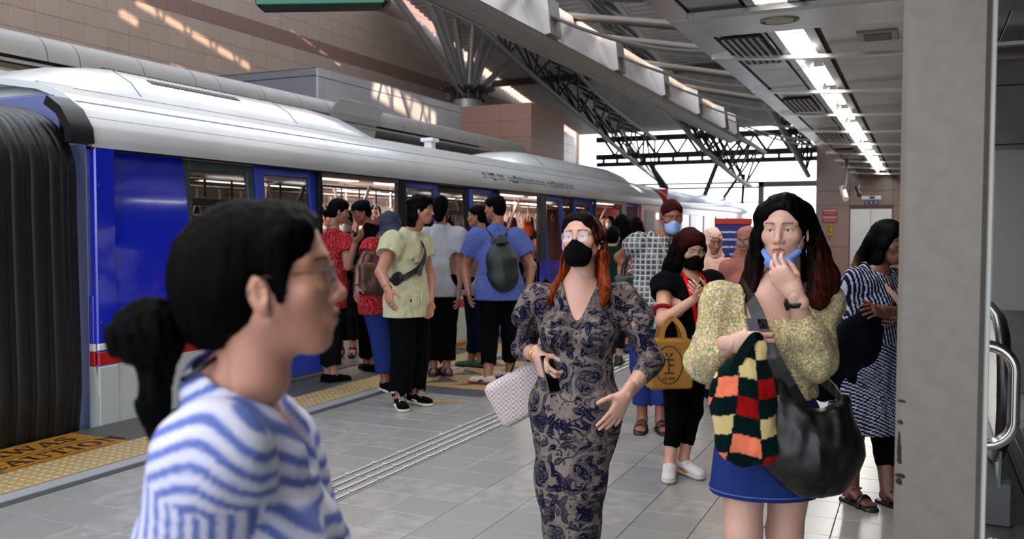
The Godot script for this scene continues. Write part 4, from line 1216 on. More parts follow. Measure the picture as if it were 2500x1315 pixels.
# --- the woman in the lace dress
func woman_lace() -> void:
	var a := begin_person("lace", "woman in a navy and taupe lace pattern dress with black mask, glasses and orange hair")
	var root: Node3D = a[0]
	var J := finish_pose(a[1], true)
	var skin := Color(0.74, 0.57, 0.5)
	body(root, J, {"skin": skin, "head": J.head, "cell": 0.003, "body_cell": 0.012, "head_size": 0.93,
		"handR": ["grip", Vector3(0.55, -0.62, 0.5), Vector3(0.7, -0.25, -0.65)], "handL": ["spread", Vector3(-0.42, -0.88, 0.2), Vector3(-0.72, 0.3, -0.6)], "brow": Color(0.16, 0.09, 0.07)})
	var lace := cloth("lace", Color.WHITE, lace_texture(), Vector3(1.6, 1.6, 1.6), 0.8)
	var f := Fld.new()
	torso(f, J, 0.98, 0.014, 0.04)
	for x in ["R", "L"]:
		arm(f, J, x, 0.009, 0.86, 0.0, 1.42, 0.002)
	# peplum and the narrow long skirt
	f.flat(J.pv + J.up * 0.1, J.pv - Vector3(0, 0.12, 0), 0.125, 0.165, J.hl, 0.74, 0.04)
	f.flat(J.pv - Vector3(0, 0.08, 0), Vector3(J.kL.x * 0.5 + J.kR.x * 0.5, J.kR.y + 0.1, J.kR.z * 0.5 + J.kL.z * 0.5), 0.16, 0.135, J.hl, 0.8, 0.04)
	f.flat(Vector3(J.kL.x * 0.5 + J.kR.x * 0.5, J.kR.y + 0.1, J.kR.z * 0.5 + J.kL.z * 0.5), Vector3(J.aR.x * 0.7 + J.aL.x * 0.3, 0.12, J.aR.z * 0.6 + J.aL.z * 0.4), 0.135, 0.105, J.hl, 0.95, 0.04)
	var mid: Vector3 = (J.sL + J.sR) * 0.5
	f.ell(J.nk + J.up * 0.03, Vector3(0.075, 0.07, 0.075), Basis(J.left, J.up, J.fwd), 0.008, 1)
	f.flat(mid + J.up * 0.06 + J.fwd * 0.06, mid - J.up * 0.12 + J.fwd * 0.13, 0.07, 0.006, J.left, 1.1, 0.006, 1)
	creased(f, 0.006, Vector3(10, 5, 10))
	solid("dress", f, 0.008, lace, root)
	# ruffles over the shoulders
	for x in ["R", "L"]:
		var g := -1.0 if x == "R" else 1.0
		var r := Fld.new()
		var s: Vector3 = J["s" + x]
		var d: Vector3 = (J["e" + x] - s).normalized()
		r.flat(s - J.left * g * 0.06 + J.up * 0.035, s + d * 0.03 + J.left * g * 0.03, 0.03, 0.052, J.fwd, 0.8, 0.02)
		r.flat(s + d * 0.02, s + d * 0.085 + J.left * g * 0.028, 0.052, 0.068, J.fwd, 0.85, 0.02)
		r.flat(s + d * 0.06, s + d * 0.16, 0.05, 0.06, J.fwd, 0.85, 0.01, 1)
		r.noise = crease
		r.fold = 0.013
		r.fold_f = Vector3(26, 4, 26)
		solid("shoulder_ruffle", r, 0.007, lace, root)
	# hair: dark crown, orange lengths
	var h := Fld.new()
	h.ell(Vector3(0, 0.034, -0.02), Vector3(0.08, 0.094, 0.1))
	h.ell(Vector3(0, 0.056, 0.028), Vector3(0.069, 0.062, 0.063), Basis(), 0.02)
	h.ell(Vector3(0, -0.02, -0.05), Vector3(0.074, 0.08, 0.065), Basis(), 0.03)
	h.ell(Vector3(-0.004, -0.022, 0.118), Vector3(0.068, 0.1, 0.095), Basis(), 0.01, 1)
	lock(h, [Vector3(0.045, 0.085, 0.04), Vector3(0.073, 0.03, 0.015), Vector3(0.086, -0.07, -0.015), Vector3(0.1, -0.17, 0.0), Vector3(0.12, -0.215, 0.03)], 0.03, 0.034, 0.5, Vector3(0.3, 0, 1))
	lock(h, [Vector3(0.06, 0.05, -0.03), Vector3(0.085, -0.06, -0.05), Vector3(0.1, -0.2, -0.02), Vector3(0.105, -0.255, 0.02)], 0.04, 0.03, 0.6, Vector3(0.3, 0, 1))
	lock(h, [Vector3(-0.05, 0.08, 0.03), Vector3(-0.075, 0.0, -0.005), Vector3(-0.085, -0.12, -0.03), Vector3(-0.105, -0.2, 0.02), Vector3(-0.12, -0.26, 0.05)], 0.026, 0.02, 0.55, Vector3(-0.3, 0, 1))
	lock(h, [Vector3(0, 0.02, -0.08), Vector3(0, -0.1, -0.09), Vector3(0, -0.2, -0.075)], 0.07, 0.06, 0.5)
	for g in [1.0, -1.0]:
		h.ell(Vector3(g * 0.088, -0.02, 0.008), Vector3(0.016, 0.034, 0.024), Basis(), 0.006, 1)
	hair_on(root, J, h, hair_mat("plain", Color.WHITE), func(p): return Color(0.06, 0.035, 0.03).lerp(Color(0.62, 0.27, 0.13) if p.z < 0.06 else Color(0.4, 0.16, 0.1), clampf((0.045 - p.y) * 7.0 + 0.9 * crease.get_noise_3dv(p * Vector3(60, 8, 60)), 0, 1)), 0.0045)
	face_mask(root, J, cloth("mask black", Color(0.03, 0.03, 0.032)), cloth("mask black", Color(0.03, 0.03, 0.032)), false, -0.014)
	spectacles(root, J, paint("rim silver", Color(0.6, 0.52, 0.46), 0.2, 0.9), pane("lens clear", Color(0.9, 0.95, 1.0), 0.12), 0.0245, 0.0013)
	tube("earphone", root, [J.HT * Vector3(0.084, -0.008, 0.004), J.HT * Vector3(0.09, -0.016, 0.01)], 0.008, paint("earphone black", Color(0.02, 0.02, 0.02), 0.2), 10)
	# nails, ring of the watch
	tube("wristwatch", root, range(14).map(func(i): return J.wR + Basis((J.wR - J.eR).cross(Vector3.UP).normalized(), (J.wR - J.eR).normalized(), (J.wR - J.eR).cross(Vector3.UP).normalized().cross((J.wR - J.eR).normalized())) * Vector3(cos(TAU * i / 14.0) * 0.03, -0.02, sin(TAU * i / 14.0) * 0.026)), 0.006, paint("gold", Color(0.75, 0.6, 0.35), 0.25, 0.9), 8, true)
	shoe(root, J, "R", cloth("shoe black", Color(0.03, 0.03, 0.03)), cloth("shoe black", Color(0.03, 0.03, 0.03)), cloth("shoe black", Color(0.03, 0.03, 0.03)))
	shoe(root, J, "L", cloth("shoe black", Color(0.03, 0.03, 0.03)), cloth("shoe black", Color(0.03, 0.03, 0.03)), cloth("shoe black", Color(0.03, 0.03, 0.03)))
	phone_thing(root.position + J.wR + Vector3(0.07, -0.06, 0.035), Basis(Vector3(0.55, 0, -0.83), Vector3(-0.35, 0.85, -0.2).normalized(), Vector3(0.8, 0.35, 0.5).normalized()).orthonormalized(), "dark phone held low in the lace dress woman's right hand", Color(0.08, 0.075, 0.09))
	# quilted white bag under the arm
	var bag := base_node("handbag", root.position + J.eR + Vector3(-0.03, -0.17, -0.02))
	mark(bag, "white quilted shoulder bag with a crosshatch pattern hanging at the lace dress woman's side", "bag")
	var q := Fld.new()
	q.box(Vector3(0.02, -0.02, 0), Vector3(0.14, 0.1, 0.045), 0.03, Basis(Vector3.UP, 0.35) * Basis(Vector3(0, 0, 1), 0.5))
	var quilt := cloth("quilt", Color.WHITE, picture(64, 64, func(x, y): return Color(0.42, 0.35, 0.36) if (posmod(x + y, 32) < 4 or posmod(x - y, 32) < 4) else Color(0.76, 0.71, 0.71)), Vector3(26, 26, 26))
	solid("bag_body", q, 0.008, quilt, bag)
	strap("bag_strap", bag, [Vector3(-0.03, 0.06, 0.02), J.sR - J.eR + Vector3(0.03, 0.12, 0.06), J.sR - J.eR + Vector3(0.05, 0.235, 0.02), J.sR - J.eR + Vector3(0.04, 0.2, -0.07), Vector3(0.02, 0.06, -0.05)], 0.016, 0.004, cloth("strap dark", Color(0.13, 0.09, 0.08)), away_from(J.nk - J.eR))

# --- the woman in the flowered blouse
func woman_floral() -> void:
	var a := begin_person("floral", "woman in a yellow flowered blouse and denim skirt with a hand at her mouth")
	var root: Node3D = a[0]
	var J := finish_pose(a[1], true)
	var skin := Color(0.75, 0.585, 0.52)
	body(root, J, {"skin": skin, "head": J.head, "cell": 0.003, "body_cell": 0.011, "head_size": 0.93, "lip": Color(0.62, 0.36, 0.33), "brow": Color(0.17, 0.11, 0.09),
		"handL": ["pinch", Vector3(-0.6, 0.8, 0.05), Vector3(0.1, 0.2, -0.97)], "handR": ["grip", Vector3(0.93, 0.05, 0.1), Vector3(0.1, -0.1, -0.98)]})
	var meadow := cloth("meadow", Color.WHITE, meadow_texture(), Vector3(5.5, 5.5, 5.5))
	var f := Fld.new()
	torso(f, J, 1.02, 0.016, 0.04)
	for x in ["R", "L"]:
		var s: Vector3 = J["s" + x]; var e: Vector3 = J["e" + x]; var w: Vector3 = J["w" + x]
		f.cap(s, e, 0.054, 0.06, 0.03)
		f.cap(e, e.lerp(w, 0.42), 0.063, 0.058, 0.03)
		f.cap(e.lerp(w, 0.4), e.lerp(w, 0.68), 0.052, 0.032, 0.02)
		f.ell(s + J.up * 0.008, Vector3(0.052, 0.05, 0.055), Basis(), 0.03)
	f.flat(J.pv + J.up * 0.2, J.pv + J.up * 0.06, 0.125, 0.13, J.hl, 0.76, 0.04)
	var mid: Vector3 = (J.sL + J.sR) * 0.5
	f.box(mid + J.up * 0.045 + J.fwd * 0.09, Vector3(0.105, 0.1, 0.11), 0.015, Basis(J.left, J.up, J.fwd), 0.008, 1)
	f.ell(J.nk + J.up * 0.02, Vector3(0.08, 0.06, 0.08), Basis(J.left, J.up, J.fwd), 0.008, 1)
	f.cut(Vector3.DOWN, J.pv + Vector3(0, 0.09, 0), 0.004)
	creased(f, 0.008, Vector3(12, 9, 12))
	solid("blouse", f, 0.0075, meadow, root)
	# denim skirt
	var denim := cloth("denim", Color(0.15, 0.215, 0.46), noise_tex(0.2, Color(0.72, 0.72, 0.72), Color(1, 1, 1), 256, 3), Vector3(5, 5, 5))
	var s2 := Fld.new()
	var hemc: Vector3 = Vector3((J.kL.x + J.kR.x) * 0.5, 0.578, (J.kL.z + J.kR.z) * 0.5)
	s2.flat(J.pv + J.up * 0.1, J.pv, 0.125, 0.165, J.hl, 0.72, 0.03)
	s2.flat(J.pv, Vector3(hemc.x, hemc.y - 0.05, hemc.z), 0.168, 0.185, J.hl, 0.75, 0.03)
	s2.cut(Vector3.DOWN, hemc, 0.004)
	creased(s2, 0.008, Vector3(12, 2, 12))
	var sk := solid("skirt", s2, 0.009, denim, root)
	tube("hem_stitching", sk, range(40).map(func(i): return hemc + Vector3(0, 0.016, 0) + J.hl * cos(TAU * i / 40.0) * 0.181 + J.hf * sin(TAU * i / 40.0) * 0.137), 0.0025, cloth("stitch", Color(0.3, 0.38, 0.66)), 5, true)
	shoe(root, J, "R", cloth("shoe white", Color(0.75, 0.74, 0.72)), cloth("shoe white", Color(0.75, 0.74, 0.72)), cloth("shoe white", Color(0.75, 0.74, 0.72)))
	shoe(root, J, "L", cloth("shoe white", Color(0.75, 0.74, 0.72)), cloth("shoe white", Color(0.75, 0.74, 0.72)), cloth("shoe white", Color(0.75, 0.74, 0.72)))
	# hair
	var h := Fld.new()
	h.ell(Vector3(0, 0.036, -0.02), Vector3(0.083, 0.098, 0.1))
	h.ell(Vector3(0, 0.056, 0.028), Vector3(0.071, 0.066, 0.064), Basis(), 0.02)
	h.ell(Vector3(0, -0.03, -0.05), Vector3(0.08, 0.09, 0.065), Basis(), 0.03)
	h.ell(Vector3(0.006, -0.02, 0.118), Vector3(0.066, 0.1, 0.095), Basis(), 0.008, 1)
	lock(h, [Vector3(-0.03, 0.1, 0.04), Vector3(-0.07, 0.06, 0.04), Vector3(-0.084, -0.03, 0.035), Vector3(-0.092, -0.13, 0.03), Vector3(-0.1, -0.23, 0.055), Vector3(-0.09, -0.3, 0.08)], 0.028, 0.045, 0.62, Vector3(0.4, 0, 1))
	lock(h, [Vector3(-0.06, 0.04, -0.03), Vector3(-0.1, -0.1, -0.02), Vector3(-0.135, -0.22, 0.0), Vector3(-0.15, -0.26, 0.02)], 0.05, 0.035, 0.7, Vector3(0.4, 0, 1))
	lock(h, [Vector3(0.02, 0.105, 0.03), Vector3(0.07, 0.06, 0.0), Vector3(0.095, -0.05, -0.03), Vector3(0.115, -0.15, -0.02), Vector3(0.12, -0.225, 0.02)], 0.03, 0.05, 0.7, Vector3(-0.4, 0, 1))
	lock(h, [Vector3(0.07, 0.03, -0.04), Vector3(0.11, -0.08, -0.05), Vector3(0.145, -0.16, -0.05), Vector3(0.15, -0.2, -0.04)], 0.045, 0.04, 0.7, Vector3(-0.4, 0, 1))
	lock(h, [Vector3(0, 0.02, -0.08), Vector3(0, -0.12, -0.1), Vector3(0, -0.25, -0.1)], 0.075, 0.08, 0.5)
	h.ell(Vector3(0.092, -0.02, 0.012), Vector3(0.016, 0.036, 0.026), Basis(), 0.006, 1)
	h.ell(Vector3(0.0, -0.17, 0.09), Vector3(0.06, 0.09, 0.06), Basis(), 0.02, 1)
	hair_on(root, J, h, hair_mat("plain", Color.WHITE), func(p): return Color(0.045, 0.032, 0.03).lerp(Color(0.34, 0.16, 0.11), clampf((-p.y - 0.06) * 3.0 + (0.55 if p.x > 0.11 else 0.0) + 0.5 * crease.get_noise_3dv(p * Vector3(50, 7, 50)), 0, 1)), 0.0045)
	# mask pulled down below the mouth
	var mk := Fld.new()
	mk.ell(Vector3(0, -0.112, 0.053), Vector3(0.056, 0.027, 0.053))
	mk.cap(Vector3(-0.06, -0.07, 0.05), Vector3(-0.03, -0.1, 0.088), 0.01, 0.012, 0.012)
	mk.cap(Vector3(0.06, -0.07, 0.05), Vector3(0.03, -0.1, 0.088), 0.01, 0.012, 0.012)
	mk.ell(Vector3(0, -0.042, 0.09), Vector3(0.05, 0.05, 0.06), Basis(), 0.006, 1)
	mk.ell(Vector3(0, -0.07, 0.02), Vector3(0.054, 0.07, 0.07), Basis(), 0.004, 1)
	mk.cut(Vector3(0, 0, -1), Vector3(0, 0, 0.024), 0.004)
	mk.noise = crease
	mk.fold = 0.002
	mk.fold_f = Vector3(14, 60, 14)
	var mo := solid("face_mask", mk, 0.0035, cloth("mask blue", Color(0.42, 0.53, 0.8)), root)
	mo.transform = J.HT
	var ml := Fld.new()
	for g in [-1.0, 1.0]:
		ml.flat(Vector3(g * 0.06, -0.056, 0.046), Vector3(g * 0.082, 0.008, -0.006), 0.004, 0.003, Vector3(0, 0, 1), 0.5, 0.0)
	solid("ear_loops", ml, 0.003, cloth("loop white", Color(0.85, 0.85, 0.87)), mo)
	tube("earring", root, range(14).map(func(i): return J.HT * Vector3(0.079, -0.075 + sin(TAU * i / 14.0) * 0.016, 0.004 + cos(TAU * i / 14.0) * 0.013)), 0.0013, paint("ring silver", Color(0.75, 0.75, 0.75), 0.2, 1.0), 6, true)
	# watch on the raised wrist
	var wd: Vector3 = (J.wL - J.eL).normalized()
	var wb := Fld.frame(J.wL - wd * 0.02, J.wL, Vector3(1, 0, 0.1)).basis
	var wa := Fld.new()
	for i in 16:
		var p := wb * Vector3(cos(TAU * i / 16.0) * 0.0315, 0, sin(TAU * i / 16.0) * 0.027)
		var p2 := wb * Vector3(cos(TAU * (i + 1) / 16.0) * 0.0315, 0, sin(TAU * (i + 1) / 16.0) * 0.027)
		wa.flat(J.wL - wd * 0.022 + p, J.wL - wd * 0.022 + p2, 0.0095, 0.0095, wd, 0.3, 0.003)
	wa.box(J.wL - wd * 0.022 + wb * Vector3(-0.028, 0, 0.012), Vector3(0.006, 0.017, 0.017), 0.005, wb)
	solid("wristwatch", wa, 0.003, paint("watch black", Color(0.018, 0.018, 0.02), 0.25), root)
	# phone in the right hand, bag handles below it
	var hand: Vector3 = J.wR + Vector3(0.085, 0.03, -0.01)
	phone_thing(root.position + hand + Vector3(-0.005, -0.012, 0.0), Basis(Vector3(0.83, 0, -0.5), Vector3(-0.42, 0.75, -0.45).normalized(), Vector3(-0.4, 0, -0.9).normalized()).orthonormalized(), "grey phone upright in the flowered blouse woman's right hand", Color(0.3, 0.29, 0.33))
	# patchwork tote
	var tote := base_node("patchwork_bag", root.position + J.wR + Vector3(0.045, -0.02, 0.035))
	mark(tote, "patchwork bag of red, orange, cream and dark green squares held before the denim skirt", "bag")
	var tf := Fld.new()
	tf.flat(Vector3(0.03, 0.01, 0.0), Vector3(-0.005, -0.12, 0.0), 0.03, 0.1, Vector3(0.9, 0, -0.42), 0.42, 0.03)
	tf.flat(Vector3(-0.005, -0.12, 0.0), Vector3(-0.005, -0.265, 0.0), 0.1, 0.085, Vector3(0.9, 0, -0.42), 0.45, 0.03)
	tf.flat(Vector3(0.02, -0.2, 0.0), Vector3(0.06, -0.295, 0.0), 0.06, 0.045, Vector3(0.9, 0, -0.42), 0.6, 0.03)
	creased(tf, 0.008, Vector3(14, 8, 14))
	var pal := [Color(0.045, 0.1, 0.105), Color(0.55, 0.08, 0.08), Color(0.045, 0.1, 0.105), Color(0.85, 0.45, 0.33), Color(0.045, 0.1, 0.105), Color(0.76, 0.68, 0.47), Color(0.045, 0.1, 0.105), Color(0.68, 0.12, 0.11)]
	var pick := func(p: Vector3) -> Color:
		var u := p.x * 0.9 - p.z * 0.42
		var fan := 1.0 + clampf((p.y + 0.1) * 2.0, -0.4, 0.6)
		var i := int(floor((u * fan + 0.21) / 0.058))
		var k := int(floor((p.y + 0.006 * sin(u * 40.0) + 1.0) / 0.058))
		if fposmod((u * fan + 0.21) / 0.058, 1.0) < 0.06:
			return Color(0.04, 0.085, 0.09)
		var n := posmod(i * 3 + k * 5, 8)
		if (i + k) % 2 == 0:
			return Color(0.045, 0.1, 0.105)
		return pal[[1, 3, 5, 3, 7, 5, 1, 5][posmod(i * 5 + k * 7, 16) / 2]]
	var tm := cloth("patchwork", Color.WHITE)
	tm.vertex_color_use_as_albedo = true
	tinted("bag_body", tf, 0.0045, tm, tote, pick)
	strap("handle", tote, [Vector3(-0.03, -0.06, 0.045), Vector3(-0.005, 0.0, 0.04), Vector3(0.03, 0.05, 0.012), Vector3(0.04, 0.01, -0.03), Vector3(0.045, -0.06, -0.03)], 0.03, 0.004, cloth("tote green", Color(0.045, 0.1, 0.105)), func(_p): return Vector3(0.42, 0, 0.9))
	# slouchy black bag on the left hip, its strap across the body from the right shoulder
	var bagp: Vector3 = J.pv + J.hl * 0.075 + J.hf * 0.17 + Vector3(0, 0.0, 0)
	var sb := base_node("shoulder_bag", root.position + bagp)
	mark(sb, "large slouchy black leather shoulder bag hanging at the flowered blouse woman's hip", "bag")
	var lf := Fld.new()
	var sd: Vector3 = J.hl
	lf.flat(Vector3(0, 0.0, 0), Vector3(0, -0.06, 0) + sd * 0.02, 0.12, 0.135, sd, 0.42, 0.04)
	lf.flat(sd * -0.1 + Vector3(0, 0.15, 0), sd * -0.05 + Vector3(0, -0.04, 0), 0.03, 0.1, sd, 0.5, 0.05)
	lf.flat(sd * 0.1 + Vector3(0, 0.1, -0.02), sd * 0.06 + Vector3(0, -0.02, 0), 0.03, 0.1, sd, 0.5, 0.05)
	lf.ell(sd * 0.02 + Vector3(0, 0.14, 0), Vector3(0.075, 0.06, 0.2), Basis(sd, Vector3.UP, J.hf), 0.02, 1)
	creased(lf, 0.012, Vector3(11, 5, 11))
	var leather := paint("leather black", Color(0.024, 0.023, 0.025), 0.36)
	solid("bag_body", lf, 0.008, leather, sb)
	var o3 := -bagp
	strap("bag_strap", sb, [o3 + J.pv + J.hl * 0.07 + J.hf * 0.15 + Vector3(0, 0.06, 0), o3 + mid + J.fwd * 0.16 - J.left * 0.045 - J.up * 0.16, o3 + mid + J.fwd * 0.1 - J.left * 0.085 - J.up * 0.02, o3 + mid - J.left * 0.1 + J.up * 0.055, o3 + mid - J.fwd * 0.1 - J.left * 0.06, o3 + J.pv - J.hf * 0.14 + J.hl * 0.13 + Vector3(0, 0.2, 0), o3 + J.pv + J.hl * 0.19 + J.hf * 0.06 + Vector3(0, 0.12, 0), sd * 0.11 + Vector3(0, 0.09, -0.01)], 0.042, 0.005, leather, away_from(o3 + mid))

# --- the woman with the lanyard looking at her phone
func woman_lanyard() -> void:
	var a := begin_person("lanyard", "woman in black with a red lanyard looking down at her phone")
	var root: Node3D = a[0]
	var J := finish_pose(a[1], true, {"fR": 12.0, "fL": 55.0})
	body(root, J, {"skin": Color(0.74, 0.55, 0.46), "head": J.head, "cell": 0.0045, "body_cell": 0.013, "head_size": 0.92, "handR": ["cradle", Vector3(0.8, 0.25, 0.3), Vector3(-0.1, 0.9, -0.3)], "handL": ["cradle", Vector3(-0.3, 0.35, 0.8), Vector3(-0.6, 0.5, -0.3)]})
	var black := cloth("black knit", Color(0.028, 0.03, 0.042))
	var t := top(root, J, "polo_shirt", black, {"sleeve": 0.72, "hem": 0.1, "vee": 0.05, "more": 0.02, "loose": 0.012})
	var cuff := Fld.new()
	var cd: Vector3 = (J.eR - J.sR).normalized()
	var cc: Vector3 = J.sR.lerp(J.eR, 0.74)
	cuff.flat(cc - cd * 0.012, cc + cd * 0.002, 0.066, 0.066, cd.cross(Vector3.UP), 1.0, 0.0)
	cuff.cut(cd, cc + cd * 0.006)
	cuff.cut(-cd, cc - cd * 0.008)
	solid("cuff_trim", cuff, 0.006, cloth("trim red", Color(0.55, 0.12, 0.13)), t)
	trousers(root, J, "trousers", cloth("black denim", Color(0.02, 0.02, 0.022)), {"to": 1.96, "more": 0.008})
	for x in ["R", "L"]:
		shoe(root, J, x, cloth("trainer white", Color(0.78, 0.76, 0.75)), cloth("trainer sole", Color(0.72, 0.7, 0.68)), cloth("trainer lace", Color(0.5, 0.45, 0.42)), cloth("trainer orange", Color(0.72, 0.45, 0.2)))
	var h := Fld.new()
	hair_cap(h, 1.03, -0.012)
	lock(h, [Vector3(-0.04, 0.09, 0.03), Vector3(-0.074, 0.02, 0.035), Vector3(-0.09, -0.1, 0.03), Vector3(-0.11, -0.24, 0.0), Vector3(-0.13, -0.36, -0.02)], 0.03, 0.04, 0.6, Vector3(0.4, 0, 1))
	lock(h, [Vector3(-0.05, 0.03, -0.05), Vector3(-0.09, -0.12, -0.04), Vector3(-0.12, -0.28, -0.03)], 0.055, 0.05, 0.6)
	lock(h, [Vector3(0.04, 0.09, 0.03), Vector3(0.076, 0.0, 0.025), Vector3(0.085, -0.12, 0.01), Vector3(0.08, -0.2, 0.0)], 0.028, 0.022, 0.6)
	lock(h, [Vector3(0, 0.02, -0.08), Vector3(0, -0.12, -0.1), Vector3(0, -0.28, -0.09)], 0.075, 0.08, 0.5)
	hair_on(root, J, h, hair_mat("plain", Color.WHITE), func(p): return Color(0.24, 0.06, 0.055).lerp(Color(0.04, 0.026, 0.026), clampf((0.1 - p.y) * 6.0, 0, 1)), 0.006)
	face_mask(root, J, cloth("mask black", Color(0.03, 0.03, 0.032)), cloth("mask black", Color(0.03, 0.03, 0.032)), false, -0.01)
	spectacles(root, J, paint("rim silver", Color(0.6, 0.52, 0.46), 0.2, 0.9), pane("lens clear", Color(0.9, 0.95, 1.0), 0.12), 0.023, 0.0013, 0.85)
	# lanyard and card
	var mid: Vector3 = (J.sL + J.sR) * 0.5
	var ctr: Vector3 = mid + J.fwd * 0.165 - J.up * 0.24
	var ly := base_node("lanyard", root.position)
	mark(ly, "red lanyard with a badge round the neck of the woman in black", "lanyard")
	var red := cloth("lanyard red", Color(0.75, 0.07, 0.06))
	for g in [-1.0, 1.0]:
		strap("band", ly, [mid + J.left * g * 0.05 + J.up * 0.075 - J.fwd * 0.02, mid + J.left * g * 0.06 + J.up * 0.03 + J.fwd * 0.085, mid + J.left * g * 0.04 + J.fwd * 0.15 - J.up * 0.08, ctr], 0.022, 0.003, red, away_from(mid - J.fwd * 0.05))
	block("clip", ly, ctr - J.up * 0.02, Vector3(0.012, 0.05, 0.008), paint("chrome", Color(0.72, 0.71, 0.69), 0.16, 1.0), 0.003)
	block("badge", ly, ctr - J.up * 0.09, Vector3(0.055, 0.085, 0.003), paint("badge", Color(0.66, 0.68, 0.74), 0.35), 0.001, Basis(J.left, J.up, J.fwd))
	phone_thing(root.position + J.wR.lerp(J.wL, 0.6) + Vector3(0.06, 0.045, 0.06), Basis(Vector3(0.5, 0.1, -0.85), Vector3(0.75, 0.62, 0.3).normalized(), Vector3(-0.5, 0.75, -0.2).normalized()).orthonormalized(), "phone held up in both hands by the woman with the red lanyard", Color(0.33, 0.3, 0.29))
	# paper-brown tote on the forearm
	var tb := base_node("tote_bag", root.position + J.eR.lerp(J.wR, 0.25) + Vector3(0.01, -0.07, 0.02))
	mark(tb, "ochre tote bag with a round printed crest hanging from the lanyard woman's forearm", "bag")
	var ochre := cloth("tote ochre", Color(0.62, 0.44, 0.21), noise_tex(0.15, Color(0.88, 0.88, 0.88), Color(1, 1, 1), 128, 3), Vector3(6, 6, 6))
	var B := Basis(Vector3.UP, 0.52)
	var fb := Fld.new()
	fb.box(B * Vector3(-0.01, -0.2, 0), Vector3(0.125, 0.14, 0.055), 0.012, B)
	creased(fb, 0.006, Vector3(8, 6, 8))
	solid("bag_body", fb, 0.01, ochre, tb)
	var side := Fld.new()
	var ink := paint("ink brown", Color(0.14, 0.1, 0.06), 0.7)
	var oo := Vector3(-0.03, -0.2, 0.0585)
	tube("crest_ring", tb, range(28).map(func(i): return B * (oo + Vector3(cos(TAU * i / 28.0) * 0.077, sin(TAU * i / 28.0) * 0.105, 0.0))), 0.0022, ink, 5, true)
	for q in [[Vector3(0, -0.04, 0), Vector3(0, 0.045, 0)], [Vector3(0, 0.0, 0), Vector3(0.03, 0.0, 0)], [Vector3(-0.025, -0.045, 0), Vector3(0.03, -0.045, 0)], [Vector3(-0.02, 0.03, 0), Vector3(0.03, 0.03, 0)]]:
		tube("crest_stem", tb, [B * (oo + q[0]), B * (oo + q[1])], 0.0035, ink, 5)
	for q in [[-0.5, -0.012], [0.6, 0.014]]:
		var l := Fld.new()
		l.ell(B * (oo + Vector3(q[1], 0.058, 0)), Vector3(0.006, 0.014, 0.003), B * Basis(Vector3(0, 0, 1), -q[0]), 0.0)
		solid("crest_leaf", l, 0.003, ink, tb)
	words("lettering", tb, "EST. 2018", B * (oo + Vector3(0, -0.075, 0)), B, 0.012, ink)
	for k in 4:
		block("printed_line", tb, B * Vector3(0.084 + 0.013 * k, -0.2, 0.0575), Vector3(0.004, 0.13, 0.002), ink, 0.0005, B)
	for z in [-0.05, 0.05]:
		strap("handle", tb, [B * Vector3(-0.07, -0.07, z), B * Vector3(-0.055, 0.0, z * 0.7), B * Vector3(0.0, 0.055, z * 0.2), B * Vector3(0.05, 0.0, z * 0.7), B * Vector3(0.065, -0.07, z)], 0.028, 0.004, ochre, func(_p): return B * Vector3(0, 0, 1))

